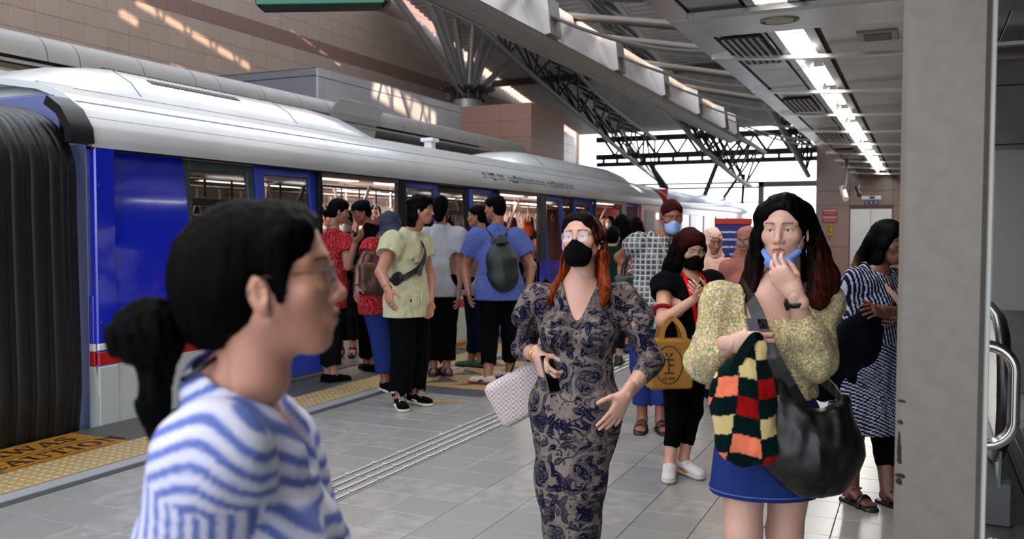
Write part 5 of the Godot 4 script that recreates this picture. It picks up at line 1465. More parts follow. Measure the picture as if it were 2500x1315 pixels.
func man_plaid() -> void:
	var a := begin_person("plaid", "man in a grey checked shirt and jeans with blue mask, head bowed, elbow out")
	var root: Node3D = a[0]
	var J := finish_pose(a[1], false, {"fR": 10.0, "fL": 30.0})
	var skin := Color(0.5, 0.31, 0.24)
	body(root, J, {"skin": skin, "head": J.head, "cell": 0.0045, "body_cell": 0.014, "head_size": 0.95, "bare_toes": true, "handR": ["fist", Vector3(0.5, -0.7, 0.4)]})
	var chk := cloth("check", Color.WHITE, picture(64, 64, func(x, y): return (Color(0.72, 0.72, 0.71) if (x % 32 < 5 or y % 32 < 5) else (Color(0.2, 0.21, 0.23) if (x % 32 > 12 and x % 32 < 27 and y % 32 > 12 and y % 32 < 27) else Color(0.4, 0.41, 0.42)))), Vector3(13, 13, 13))
	top(root, J, "checked_shirt", chk, {"sleeve": 0.7, "hem": 0.12, "loose": 0.014, "more": 0.02, "girth": 1.05})
	trousers(root, J, "jeans", cloth("denim", Color(0.095, 0.155, 0.43)), {"straight": 0.014, "more": 0.014})
	for x in ["R", "L"]:
		sandal(root, J, x, paint("sandal brown", Color(0.09, 0.06, 0.05), 0.5), paint("sandal strap", Color(0.14, 0.09, 0.07), 0.5), [[0.1, 0.055, 0.016], [0.05, 0.07, 0.014]])
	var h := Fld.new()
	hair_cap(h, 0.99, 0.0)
	hair_on(root, J, h, hair_mat("plain", Color.WHITE), one_tint(Color(0.26, 0.08, 0.06)), 0.007)  # hair tinted red: a red neon reflection put into its colour
	face_mask(root, J, cloth("mask pale blue", Color(0.55, 0.65, 0.84)), cloth("loop white", Color(0.85, 0.85, 0.87)), true, -0.012)
	strap("neck_cord", root, [J.nk + J.fwd * 0.05 + J.left * 0.05, J.nk + J.fwd * 0.15 - J.up * 0.15 + J.left * 0.03, J.nk + J.fwd * 0.16 - J.up * 0.3], 0.01, 0.003, cloth("cord navy", Color(0.06, 0.06, 0.12)), away_from(J.nk - J.fwd * 0.1))
	tube("wristwatch", root, range(12).map(func(i): return J.wR + Fld.frame(J.wR, J.wR * 2.0 - J.eR, Vector3.RIGHT).basis * Vector3(cos(TAU * i / 12.0) * 0.033, -0.01, sin(TAU * i / 12.0) * 0.03)), 0.007, paint("chrome", Color(0.72, 0.71, 0.69), 0.16, 1.0), 6, true)
	var b := base_node("green_bag", root.position + J.wR + Vector3(-0.0, -0.17, 0.02))
	mark(b, "dark green tote bag hanging from the checked shirt man's arm", "bag")
	var f := Fld.new()
	f.box(Vector3(0.02, 0.0, 0), Vector3(0.14, 0.17, 0.05), 0.03, Basis(Vector3.UP, 0.45) * Basis(Vector3(0, 0, 1), 0.06))
	creased(f, 0.008, Vector3(8, 6, 8))
	solid("bag_body", f, 0.012, paint("bag green", Color(0.05, 0.115, 0.09), 0.45), b)
	for z in [-0.04, 0.04]:
		strap("handle", b, [Vector3(-0.07, 0.14, z), Vector3(-0.05, 0.25, z * 0.8), Vector3(0.0, 0.3, z * 0.4), Vector3(0.06, 0.25, z * 0.8), Vector3(0.09, 0.14, z)], 0.018, 0.005, paint("bag green", Color(0.05, 0.115, 0.09), 0.45), func(_p): return Vector3(0.4, 0, 0.9))

func person_khaki() -> void:
	var a := begin_person("khaki", "person with shaggy black hair in a khaki short sleeved shirt and black trousers")
	var root: Node3D = a[0]
	var J := finish_pose(a[1], false, {"fR": 42.0, "fL": 75.0})
	body(root, J, {"skin": Color(0.62, 0.42, 0.32), "head": J.head, "cell": 0.0045, "body_cell": 0.014, "head_size": 0.96, "girth": 1.08, "arms": 1.1, "handR": ["relaxed", Vector3(0.35, -0.85, 0.25)]})
	var kh := cloth("khaki", Color(0.73, 0.715, 0.58), noise_tex(0.2, Color(0.9, 0.9, 0.9), Color(1, 1, 1), 128, 2), Vector3(8, 8, 8))
	var t := top(root, J, "khaki_shirt", kh, {"sleeve": 0.82, "hem": 0.16, "loose": 0.022, "more": 0.024, "girth": 1.1, "crease": 0.012, "crease_f": Vector3(13, 8, 13), "flare": 0.012, "cell": 0.01})
	var mid: Vector3 = (J.sL + J.sR) * 0.5
	for q in [[0.05, -0.15], [0.11, -0.12]]:
		block("pocket_flap", t, mid + J.fwd * 0.15 - J.left * q[0] + J.up * q[1], Vector3(0.08, 0.035, 0.02), kh, 0.006, Basis(J.left, J.up, J.fwd))
	trousers(root, J, "trousers", cloth("black twill", Color(0.022, 0.024, 0.027)), {"straight": 0.03, "more": 0.02, "girth": 1.12, "to": 1.93})
	tube("key_clip", root, [J.pv + J.hl * -0.03 + J.hf * 0.165 + Vector3(0, 0.04, 0), J.pv + J.hl * -0.035 + J.hf * 0.17 - Vector3(0, 0.03, 0)], 0.005, paint("chrome", Color(0.72, 0.71, 0.69), 0.16, 1.0), 6)
	for x in ["R", "L"]:
		shoe(root, J, x, cloth("canvas black", Color(0.03, 0.032, 0.036)), cloth("sole cream", Color(0.76, 0.74, 0.66)), cloth("lace white", Color(0.85, 0.84, 0.8)), cloth("lace white", Color(0.85, 0.84, 0.8)))
	var h := Fld.new()
	hair_cap(h, 1.06, 0.012, 0.02)
	for i in 9:
		var an := PI * (0.62 + 0.76 * i / 8.0)
		var d := Vector3(sin(an), 0, cos(an)) * 0.08
		lock(h, [Vector3(d.x * 0.9, 0.02, d.z * 1.1), Vector3(d.x * 1.15, -0.06, d.z * 1.25), Vector3(d.x * 1.2, -0.135, d.z * 1.35)], 0.035, 0.015, 0.7, Vector3(d.z, 0, -d.x))
	for i in 40:
		var q := Vector3(sin(i * 2.4), 0.25 + 0.75 * fposmod(i * 0.37, 1.0), cos(i * 2.4) - 0.25).normalized()
		var r := Vector3(q.x * 0.083, 0.03 + q.y * 0.092, -0.018 + q.z * 0.1)
		if r.z < 0.06 or r.y > 0.09:
			h.ell(r, Vector3(0.017, 0.014, 0.017), Basis(), 0.008)
	for i in 6:
		lock(h, [Vector3(-0.05 + 0.02 * i, 0.1, 0.03), Vector3(-0.055 + 0.022 * i, 0.088, 0.09), Vector3(-0.05 + 0.02 * i, 0.055, 0.102)], 0.022, 0.008, 0.8)
	for g in [-1.0, 1.0]:
		h.ell(Vector3(g * 0.09, -0.016, 0.004), Vector3(0.02, 0.03, 0.022), Basis(), 0.006, 1)
	hair_on(root, J, h, hair_mat("plain", Color.WHITE), one_tint(Color(0.025, 0.022, 0.022)), 0.0055)
	tube("bracelet", root, range(12).map(func(i): return J.wR + Fld.frame(J.wR, J.wR * 2.0 - J.eR, Vector3.RIGHT).basis * Vector3(cos(TAU * i / 12.0) * 0.034, -0.012, sin(TAU * i / 12.0) * 0.03)), 0.004, cloth("cord red", Color(0.35, 0.06, 0.06)), 6, true)
	var sb := base_node("sling_bag", root.position)
	mark(sb, "black sling bag strapped across the khaki shirt", "bag")
	var blk := paint("nylon black", Color(0.03, 0.032, 0.033), 0.55)
	strap("bag_strap", sb, [mid + J.left * 0.1 + J.up * 0.06, mid + J.fwd * 0.15 + J.left * 0.05 - J.up * 0.06, mid + J.fwd * 0.18 - J.left * 0.06 - J.up * 0.2, mid + J.fwd * 0.1 - J.left * 0.17 - J.up * 0.28, mid - J.fwd * 0.1 - J.left * 0.16 - J.up * 0.36], 0.045, 0.006, blk, away_from(mid))
	var f := Fld.new()
	f.flat(mid - J.left * 0.19 + J.fwd * 0.06 - J.up * 0.28, mid - J.left * 0.16 - J.fwd * 0.12 - J.up * 0.36, 0.05, 0.075, J.up, 0.5)
	solid("bag_body", f, 0.01, blk, sb)
	strap("loose_end", sb, [mid + J.fwd * 0.185 - J.left * 0.05 - J.up * 0.18, mid + J.fwd * 0.185 - J.left * 0.085 - J.up * 0.27], 0.035, 0.006, blk, func(_p): return J.fwd - J.left)

func man_white() -> void:
	var a := begin_person("white", "man seen from behind in a pale grey shirt and black trousers at the carriage")
	var root: Node3D = a[0]
	var J := finish_pose(a[1], false, {"fR": -120.0, "fL": -150.0})
	body(root, J, {"skin": Color(0.58, 0.4, 0.32), "head": J.head, "cell": 0.0045, "body_cell": 0.016, "head_size": 0.97})
	top(root, J, "shirt", cloth("pale grey", Color(0.62, 0.62, 0.635)), {"sleeve": 0.9, "hem": 0.14, "loose": 0.02, "more": 0.03, "crease": 0.012, "crease_f": Vector3(9, 3, 9)})
	trousers(root, J, "trousers", cloth("black twill", Color(0.022, 0.024, 0.027)), {"straight": 0.03, "more": 0.018})
	for x in ["R", "L"]:
		sandal(root, J, x, paint("sandal brown", Color(0.09, 0.06, 0.05), 0.5), paint("sandal brown", Color(0.09, 0.06, 0.05), 0.5), [[0.1, 0.055, 0.02], [0.05, 0.07, 0.02], [-0.03, 0.07, 0.014]])
	var h := Fld.new()
	hair_cap(h, 1.05, 0.0, 0.01)
	lock(h, [Vector3(0, 0.0, -0.08), Vector3(0, -0.1, -0.085)], 0.06, 0.05, 0.6)
	hair_on(root, J, h, hair_mat("plain", Color.WHITE), one_tint(Color(0.028, 0.025, 0.025)), 0.007)

func backpack(root: Node3D, J: Dictionary, label: String, mat: Material, w := 0.145, tall := 0.21) -> void:
	var mid: Vector3 = (J.sL + J.sR) * 0.5
	var c: Vector3 = mid - J.fwd * 0.2 - J.up * 0.23
	var b := base_node("backpack", root.position + c)
	mark(b, label, "backpack")
	var B := Basis(J.left, J.up, J.fwd)
	var f := Fld.new()
	f.flat(J.up * -tall * 0.65, J.up * tall * 0.1, w * 1.0, w * 0.98, J.left, 0.55, 0.03)
	f.flat(J.up * tall * 0.1, J.up * tall * 0.82, w * 0.98, w * 0.52, J.left, 0.6, 0.03)
	creased(f, 0.007, Vector3(9, 4, 9))
	f.cut(J.fwd, J.fwd * 0.07, 0.02)
	solid("pack_body", f, 0.011, mat, b)
	strap("top_flap", b, [J.up * tall * 0.75 - J.fwd * 0.085, J.up * tall * 0.98 - J.fwd * 0.02, J.up * tall * 0.9 + J.fwd * 0.06], 0.12, 0.012, mat, func(_p): return (J.up - J.fwd).normalized())
	for g in [-1.0, 1.0]:
		strap("shoulder_strap", b, [J.left * g * 0.05 + J.up * tall * 0.9 + J.fwd * 0.06, mid - c + J.left * g * 0.085 + J.up * 0.02 - J.fwd * 0.085, mid - c + J.left * g * 0.11 + J.up * 0.07, mid - c + J.left * g * 0.12 + J.fwd * 0.12 - J.up * 0.06, mid - c + J.left * g * 0.15 + J.fwd * 0.06 - J.up * 0.24, J.left * g * 0.13 - J.up * tall * 0.5 + J.fwd * 0.05], 0.055, 0.012, mat, away_from(mid - c))

func man_blue() -> void:
	var a := begin_person("blue", "man seen from behind in a blue shirt with a dark backpack and multicoloured trainers")
	var root: Node3D = a[0]
	var J := finish_pose(a[1], false, {"fR": -95.0, "fL": -95.0})
	body(root, J, {"skin": Color(0.55, 0.37, 0.29), "head": J.head, "cell": 0.0045, "body_cell": 0.015, "head_size": 0.97, "girth": 1.12, "arms": 1.1})
	top(root, J, "blue_shirt", cloth("shirt blue", Color(0.34, 0.4, 0.64), noise_tex(0.1, Color(0.85, 0.85, 0.85), Color(1, 1, 1), 128, 2), Vector3(3, 3, 3)), {"sleeve": 0.95, "hem": 0.14, "loose": 0.028, "more": 0.03, "girth": 1.14, "crease": 0.012, "crease_f": Vector3(8, 5, 8), "flare": 0.02})
	trousers(root, J, "trousers", cloth("black twill", Color(0.022, 0.024, 0.027)), {"straight": 0.012, "more": 0.016, "girth": 1.06, "to": 1.88})
	for x in ["R", "L"]:
		shoe(root, J, x, cloth("trainer cream", Color(0.72, 0.68, 0.62)), cloth("sole rust", Color(0.45, 0.2, 0.14)), cloth("lace red", Color(0.6, 0.16, 0.14)), cloth("patch navy", Color(0.12, 0.16, 0.42)))
	var h := Fld.new()
	hair_cap(h, 1.0, 0.0)
	hair_on(root, J, h, hair_mat("plain", Color.WHITE), one_tint(Color(0.02, 0.02, 0.021)), 0.007)
	backpack(root, J, "dark green grey backpack on the blue shirted man's back", paint("pack green grey", Color(0.075, 0.1, 0.095), 0.5))

func man_cropped() -> void:
	var a := begin_person("cropped", "man with close cropped hair half hidden beside the blue shirted man")
	var root: Node3D = a[0]
	var J := finish_pose(a[1], false, {"fR": -95.0, "fL": -95.0})
	body(root, J, {"skin": Color(0.58, 0.4, 0.31), "head": J.head, "cell": 0.0045, "body_cell": 0.016, "head_size": 0.96})
	top(root, J, "shirt", cloth("pale grey", Color(0.62, 0.62, 0.635)), {"sleeve": 0.7, "hem": 0.12})
	trousers(root, J, "jeans", cloth("dark denim", Color(0.06, 0.085, 0.15)), {"straight": 0.012})
	for x in ["R", "L"]:
		shoe(root, J, x, cloth("trainer green", Color(0.2, 0.36, 0.28)), cloth("sole dark", Color(0.06, 0.06, 0.06)), cloth("lace yellow", Color(0.66, 0.6, 0.3)))
	var h := Fld.new()
	hair_cap(h, 0.965, 0.0)
	hair_on(root, J, h, hair_mat("plain", Color.WHITE), one_tint(Color(0.04, 0.037, 0.036)), 0.007)

func woman_stripe_dress() -> void:
	var a := begin_person("stripedress", "woman in a navy and white striped tunic half hidden by the beige column")
	var root: Node3D = a[0]
	var J := finish_pose(a[1], true, {"fR": 45.0, "fL": 50.0})
	var skin := Color(0.4, 0.245, 0.185)
	body(root, J, {"skin": skin, "head": J.head, "cell": 0.0045, "body_cell": 0.013, "head_size": 0.92, "girth": 1.18, "arms": 1.2, "bare_toes": true, "lip": Color(0.42, 0.18, 0.16)})
	var str := cloth("navy stripe", Color.WHITE)
	str.vertex_color_use_as_albedo = true
	var f := Fld.new()
	torso(f, J, 1.2, 0.02, 0.04)
	for x in ["R", "L"]:
		arm(f, J, x, 0.024, 1.15, 0.0, 0.85, 0.01)
		var dd: Vector3 = (J["e" + x] - J["s" + x]).normalized()
		var c: Vector3 = J["s" + x].lerp(J["e" + x], 0.85)
		f.flat(c + dd * 0.005, c + dd * 0.12, 0.09, 0.09, dd.cross(Vector3.UP), 1.0, 0.006, 1)
	f.flat(J.pv + J.up * 0.15, J.pv - Vector3(0, 0.35, 0), 0.17, 0.225, J.hl, 0.82, 0.05)
	f.ell(J.nk + J.up * 0.03 + J.fwd * 0.02, Vector3(0.075, 0.07, 0.085), Basis(J.left, J.up, J.fwd), 0.008, 1)
	f.cut(Vector3.DOWN, Vector3(J.pv.x, 0.39, J.pv.z), 0.004)
	creased(f, 0.02, Vector3(8, 2.2, 8))
	tinted("tunic", f, 0.006, str, root, func(p):
		var w: float = (p.y + 0.35 * p.x - 0.3 * p.z if p.y < 0.85 else p.x * 0.9 - p.z * 0.5 + 0.25 * p.y) + 0.012 * sin(p.y * 9.0 + p.x * 13.0)
		return Color(0.62, 0.63, 0.68) if fposmod(w, 0.0185) < 0.006 else Color(0.055, 0.07, 0.17))
	trousers(root, J, "leggings", cloth("legging black", Color(0.018, 0.018, 0.02)), {"more": 0.008, "girth": 1.1, "to": 1.86})
	for x in ["R", "L"]:
		sandal(root, J, x, paint("sandal black", Color(0.025, 0.025, 0.025), 0.4), paint("sandal black", Color(0.025, 0.025, 0.025), 0.4), [[0.1, 0.055, 0.016], [0.035, 0.085, 0.01]])
	for i in 7:
		var p: Vector3 = J.aR + J.fR * 0.04 + J.fR.cross(Vector3.UP) * (-0.03 + 0.01 * i) + Vector3(0, 0.004 - absf(i - 3.0) * 0.003, 0)
		tube("ankle_bead", root, [p - J.fR * 0.004, p + J.fR * 0.004], 0.005, paint("gold", Color(0.75, 0.6, 0.35), 0.25, 0.9), 6)
	var h := Fld.new()
	hair_cap(h, 1.05, 0.0)
	lock(h, [Vector3(-0.04, 0.085, 0.04), Vector3(-0.076, 0.0, 0.02), Vector3(-0.082, -0.09, 0.0), Vector3(-0.09, -0.16, -0.03)], 0.03, 0.035, 0.6, Vector3(0, 0, 1))
	lock(h, [Vector3(-0.05, 0.0, -0.08), Vector3(-0.07, -0.1, -0.115), Vector3(-0.085, -0.16, -0.14)], 0.05, 0.03, 0.7)
	lock(h, [Vector3(0, 0.0, -0.09), Vector3(0, -0.1, -0.12), Vector3(-0.02, -0.17, -0.15)], 0.065, 0.04, 0.6)
	lock(h, [Vector3(0.05, 0.03, -0.03), Vector3(0.08, -0.08, -0.04), Vector3(0.08, -0.16, -0.06)], 0.045, 0.03, 0.7)
	hair_on(root, J, h, hair_mat("plain", Color.WHITE), func(p): return Color(0.022, 0.02, 0.02).lerp(Color(0.6, 0.44, 0.22), clampf((-p.y - 0.05) * 9.0 + (-p.z - 0.12) * 12.0, 0, 0.9)), 0.006)
	var mid: Vector3 = (J.sL + J.sR) * 0.5
	strap("bag_strap", root, [mid - J.left * 0.11 + J.up * 0.06 - J.fwd * 0.04, mid - J.left * 0.075 + J.fwd * 0.12 - J.up * 0.03, mid + J.fwd * 0.19 - J.up * 0.17, mid + J.fwd * 0.2 + J.left * 0.1 - J.up * 0.3], 0.025, 0.004, cloth("strap tan", Color(0.6, 0.48, 0.4)), away_from(mid))
	tube("necklace", root, range(9).map(func(i): return mid + J.fwd * (0.1 + 0.05 * sin(PI * i / 8.0)) + J.left * (-0.06 + 0.015 * i) + J.up * (0.04 - 0.11 * sin(PI * i / 8.0))), 0.003, paint("bead red", Color(0.35, 0.06, 0.05), 0.4), 5)
	# the jacket over her arm
	var j := base_node("jacket", root.position + J.wR + Vector3(-0.05, -0.05, 0.0))
	mark(j, "dark navy jacket draped over the striped tunic woman's forearm", "jacket")
	var g := Fld.new()
	g.flat(Vector3(0.06, 0.045, 0.06), Vector3(-0.02, -0.08, 0.05), 0.08, 0.13, Vector3(0.8, 0, -0.5), 0.6, 0.04)
	g.flat(Vector3(-0.02, -0.08, 0.05), Vector3(-0.13, -0.3, 0.03), 0.13, 0.1, Vector3(0.8, 0, -0.5), 0.55, 0.04)
	g.flat(Vector3(0.04, -0.1, 0.05), Vector3(0.02, -0.24, 0.05), 0.1, 0.07, Vector3(0.8, 0, -0.5), 0.6, 0.04)
	creased(g, 0.022, Vector3(7, 4, 7))
	solid("jacket_cloth", g, 0.01, cloth("jacket navy", Color(0.022, 0.026, 0.05)), j)
	var umb := base_node("thin_cane", Vector3(-0.12, 0, -5.6))
	mark(umb, "thin dark cord lying curved on the floor behind the striped tunic woman", "cord")
	tube("cord", umb, [Vector3(-0.1, 0.004, -0.32), Vector3(-0.02, 0.004, -0.1), Vector3(0.03, 0.004, 0.08), Vector3(0.075, 0.004, 0.2)], 0.004, paint("rubber black", Color(0.025, 0.025, 0.027), 0.35), 6)

func women_veiled() -> void:
	var a := begin_person("peach", "woman in a peach headscarf and peach tunic looking down behind the lanyard woman")
	var root: Node3D = a[0]
	var J := finish_pose(a[1], true)
	body(root, J, {"skin": Color(0.55, 0.38, 0.3), "head": J.head, "cell": 0.0045, "body_cell": 0.016, "head_size": 0.93})
	var pc := cloth("peach", Color(0.84, 0.69, 0.64))
	top(root, J, "tunic", pc, {"sleeve": 1.9, "hem": 0.4, "more": 0.03, "flare": 0.06, "loose": 0.015})
	trousers(root, J, "trousers", cloth("dark denim", Color(0.06, 0.085, 0.15)), {"straight": 0.02, "to": 1.95})
	for x in ["R", "L"]:
		shoe(root, J, x, cloth("canvas black", Color(0.03, 0.032, 0.036)), cloth("sole dark", Color(0.06, 0.06, 0.06)), cloth("canvas black", Color(0.03, 0.032, 0.036)))
	veil(root, J, pc, 0.27)
	strap("bag_strap", root, [J.sL + J.up * 0.06 - J.fwd * 0.06, J.sL + J.up * 0.07 + J.left * 0.01, J.sL + J.fwd * 0.12 - J.up * 0.1, J.sL + J.fwd * 0.1 - J.up * 0.25], 0.02, 0.005, cloth("strap dark", Color(0.13, 0.09, 0.08)), away_from(J.pv))
	var b := begin_person("pink", "woman in a rose headscarf and glasses, half hidden behind the flowered blouse woman")
	root = b[0]
	J = finish_pose(b[1], true)
	body(root, J, {"skin": Color(0.55, 0.38, 0.3), "head": J.head, "cell": 0.0045, "body_cell": 0.016, "head_size": 0.93, "handR": ["grip", Vector3(0.1, 0.8, 0.4)]})
	var pk := cloth("rose", Color(0.62, 0.4, 0.36))
	top(root, J, "tunic", pk, {"sleeve": 1.9, "hem": 0.4, "more": 0.03, "flare": 0.06})
	trousers(root, J, "trousers", cloth("charcoal", Color(0.06, 0.06, 0.065)), {"straight": 0.02, "to": 1.95, "cell": 0.02})
	for x in ["R", "L"]:
		shoe(root, J, x, cloth("canvas black", Color(0.03, 0.032, 0.036)), cloth("sole dark", Color(0.06, 0.06, 0.06)), cloth("canvas black", Color(0.03, 0.032, 0.036)))
	veil(root, J, pk, 0.3)
	spectacles(root, J, paint("rim brown", Color(0.22, 0.15, 0.13), 0.3), pane("lens clear", Color(0.9, 0.95, 1.0), 0.12), 0.023, 0.0016)

func door_crowd() -> void:
	var batik_tex := noise_tex(0.035, Color(0.5, 0.05, 0.07), Color(0.85, 0.45, 0.45), 256, 3, FastNoiseLite.TYPE_SIMPLEX_SMOOTH, 0.72)
	var batik := cloth("batik red", Color.WHITE, batik_tex, Vector3(4, 4, 4))
	var a := begin_person("redbun", "woman with a low bun in a red patterned shirt boarding through the first open doors")
	var root: Node3D = a[0]
	var J := finish_pose(a[1], true)
	body(root, J, {"skin": Color(0.6, 0.42, 0.34), "head": J.head, "cell": 0.0045, "body_cell": 0.016, "handR": ["relaxed", Vector3(0.6, 0.5, 0.2)]})
	top(root, J, "red_shirt", batik, {"sleeve": 0.9, "hem": 0.2, "more": 0.022, "loose": 0.015})
	trousers(root, J, "trousers", cloth("charcoal", Color(0.06, 0.06, 0.065)), {"straight": 0.02})
	for x in ["R", "L"]:
		shoe(root, J, x, cloth("canvas black", Color(0.03, 0.032, 0.036)), cloth("sole dark", Color(0.06, 0.06, 0.06)), cloth("canvas black", Color(0.03, 0.032, 0.036)))
	var h := Fld.new()
	hair_cap(h, 1.02, 0.0)
	h.ell(Vector3(0, -0.05, -0.12), Vector3(0.04, 0.04, 0.035))
	hair_on(root, J, h, hair_mat("plain", Color.WHITE), one_tint(Color(0.06, 0.04, 0.035)), 0.007)

	a = begin_person("cap", "man in a dark flat cap and black jacket stooping at the first open doors")
	root = a[0]
	J = finish_pose(a[1], false)
	body(root, J, {"skin": Color(0.58, 0.36, 0.28), "head": J.head, "cell": 0.0045, "body_cell": 0.016, "handL": ["relaxed", Vector3(-0.2, 0.7, 0.5)]})
	top(root, J, "jacket", cloth("jacket black", Color(0.022, 0.024, 0.027)), {"sleeve": 1.85, "hem": 0.2, "more": 0.035, "loose": 0.02, "crease": 0.012})
	trousers(root, J, "trousers", cloth("black twill", Color(0.022, 0.024, 0.027)), {"straight": 0.03})
	for x in ["R", "L"]:
		shoe(root, J, x, cloth("canvas black", Color(0.03, 0.032, 0.036)), cloth("sole dark", Color(0.06, 0.06, 0.06)), cloth("canvas black", Color(0.03, 0.032, 0.036)))
	var c := Fld.new()
	c.ell(Vector3(0, 0.075, -0.012), Vector3(0.088, 0.058, 0.108))
	c.flat(Vector3(0, 0.055, 0.06), Vector3(0, 0.045, 0.125), 0.07, 0.05, Vector3.RIGHT, 0.12, 0.02)
	c.cut(Vector3.DOWN, Vector3(0, 0.036, 0), 0.006)
	creased(c, 0.005, Vector3(14, 14, 14))
	var o := solid("flat_cap", c, 0.007, cloth("cap navy", Color(0.06, 0.07, 0.11)), root)
	o.transform = J.HT
	var hf := Fld.new()
	hair_cap(hf, 0.97, 0.0)
	hair_on(root, J, hf, hair_mat("plain", Color.WHITE), one_tint(Color(0.05, 0.045, 0.045)), 0.009)

	a = begin_person("batik", "person in a red batik shirt and blue jeans behind the khaki shirt")
	root = a[0]
	J = finish_pose(a[1], true, {"fR": 60.0, "fL": 70.0})
	body(root, J, {"skin": Color(0.46, 0.29, 0.22), "head": J.head, "cell": 0.0045, "body_cell": 0.015, "girth": 1.1, "arms": 1.1})
	top(root, J, "batik_shirt", batik, {"sleeve": 0.7, "hem": 0.14, "more": 0.025, "loose": 0.015, "girth": 1.12})
	trousers(root, J, "jeans", cloth("denim", Color(0.095, 0.155, 0.43)), {"straight": 0.02, "more": 0.016, "girth": 1.1, "to": 1.93})
	for x in ["R", "L"]:
		shoe(root, J, x, cloth("canvas black", Color(0.03, 0.032, 0.036)), cloth("sole cream", Color(0.76, 0.74, 0.66)), cloth("canvas black", Color(0.03, 0.032, 0.036)))
	veil(root, J, cloth("grey scarf", Color(0.22, 0.24, 0.3)), 0.14)
	tube("bangle", root, range(12).map(func(i): return J.wR + Fld.frame(J.wR, J.wR * 2.0 - J.eR, Vector3.RIGHT).basis * Vector3(cos(TAU * i / 12.0) * 0.036, -0.02, sin(TAU * i / 12.0) * 0.032)), 0.005, paint("bangle", Color(0.2, 0.17, 0.15), 0.3, 0.6), 6, true)
	backpack(root, J, "black day pack on the back of the red batik shirt", paint("nylon black", Color(0.03, 0.032, 0.033), 0.55), 0.13, 0.2)
	var bb := base_node("brown_bag", root.position + J.wR + Vector3(0.06, 0.02, -0.06))
	mark(bb, "brown leather bag held by the person in the red batik shirt", "bag")
	var f := Fld.new()
	f.box(Vector3(0.02, 0.06, -0.02), Vector3(0.1, 0.14, 0.05), 0.04, Basis(Vector3.UP, 0.8))
	creased(f, 0.01, Vector3(10, 8, 10))
	solid("bag_body", f, 0.011, paint("leather brown", Color(0.26, 0.13, 0.08), 0.45), bb)
	strap("handle", bb, [Vector3(-0.04, 0.17, 0.02), Vector3(-0.02, 0.27, 0.0), Vector3(0.04, 0.28, -0.03), Vector3(0.07, 0.17, -0.05)], 0.02, 0.006, paint("leather brown", Color(0.26, 0.13, 0.08), 0.45), func(_p): return Vector3(0.7, 0, 0.7))

	var wh := cloth("mask white", Color(0.82, 0.82, 0.82))
	var dark := cloth("dark tee", Color(0.08, 0.07, 0.08))
	stander("masked", "woman with a white mask standing inside the first open doors", {"top": cloth("maroon", Color(0.3, 0.06, 0.08)), "mask": wh, "hair": Color(0.05, 0.035, 0.03)})
	stander("rider_a", "passenger in a dark red shirt holding a hand strap inside the first doors", {"woman": false, "top": cloth("maroon", Color(0.3, 0.06, 0.08)), "raiseR": true})
	stander("rider_b", "passenger in a white shirt at the right side of the first doors", {"top": cloth("shirt white", Color(0.75, 0.73, 0.72)), "mask": wh, "long": 0.2})
	stander("rider_i", "passenger with dark hair at the left side of the first doors", {"top": cloth("shirt white", Color(0.75, 0.73, 0.72)), "raiseL": true})
	stander("rider_c", "passenger in a brown headscarf inside the second open doors", {"top": dark, "veil": cloth("scarf brown", Color(0.42, 0.22, 0.14))})
	stander("rider_d", "passenger in a rust headscarf inside the second open doors, nearer the pole", {"top": dark, "veil": cloth("scarf rust", Color(0.5, 0.2, 0.1))})
	stander("rider_e", "passenger with dark hair deep inside the second open doors", {"top": dark, "hair": Color(0.06, 0.04, 0.03), "raiseR": true})
	stander("rider_f", "passenger with a white mask inside the third open doors", {"top": cloth("maroon", Color(0.3, 0.06, 0.08)), "mask": wh})
	stander("rider_g", "passenger in a cream shirt deep inside the third open doors", {"woman": false, "top": cloth("shirt cream", Color(0.7, 0.62, 0.52)), "raiseL": true})
	stander("boy", "boy in a dark green shirt seen from behind near the third doors", {"woman": false, "top": cloth("bottle green", Color(0.05, 0.13, 0.1)), "hair": Color(0.02, 0.02, 0.022)})
	stander("long_hair", "woman with long black hair seen from behind before the third doors", {"top": dark, "long": 0.3, "hair": Color(0.02, 0.018, 0.02)})
	stander("dark_red", "woman with long dark reddish hair seen from behind before the farthest doors", {"top": cloth("plum", Color(0.12, 0.05, 0.06)), "long": 0.25, "hair": Color(0.1, 0.03, 0.03)})
	# the notice standing behind the veiled women
	var nb := base_node("notice_board", Vector3(-1.74, 0, -9.15))
	mark(nb, "blue notice board with white lettering and a red panel behind the veiled women", "notice board")
	var B := Basis(Vector3.UP, 0.33)
	block("panel", nb, Vector3(0, 1.25, 0), Vector3(0.36, 0.62, 0.03), paint("notice blue", Color(0.07, 0.1, 0.38), 0.4), 0.005, B)
	block("head_strip", nb, Vector3(0, 1.53, 0) + B * Vector3(0, 0, 0.012), Vector3(0.37, 0.06, 0.03), paint("notice red", Color(0.62, 0.13, 0.1), 0.4), 0.005, B)
	block("red_panel", nb, Vector3(0, 1.06, 0) + B * Vector3(0.0, 0, 0.016), Vector3(0.2, 0.1, 0.006), paint("notice red", Color(0.62, 0.13, 0.1), 0.4), 0.003, B)
	var wt := paint("sign white", Color(0.85, 0.85, 0.86), 0.4)
	for i in 4:
		words("lettering", nb, ["PENUMPANG BERDIRI", "BERTENTANGAN", "SEBELUM MASUK", "TREN"][i], Vector3(0, 1.42 - 0.075 * i, 0) + B * Vector3(0, 0, 0.016), B, 0.02, wt, "Droid Sans", true, 0.002)
	words("lettering", nb, "AWAS", Vector3(0, 1.06, 0) + B * Vector3(0, 0, 0.02), B, 0.04, wt, "Droid Sans", true, 0.002)
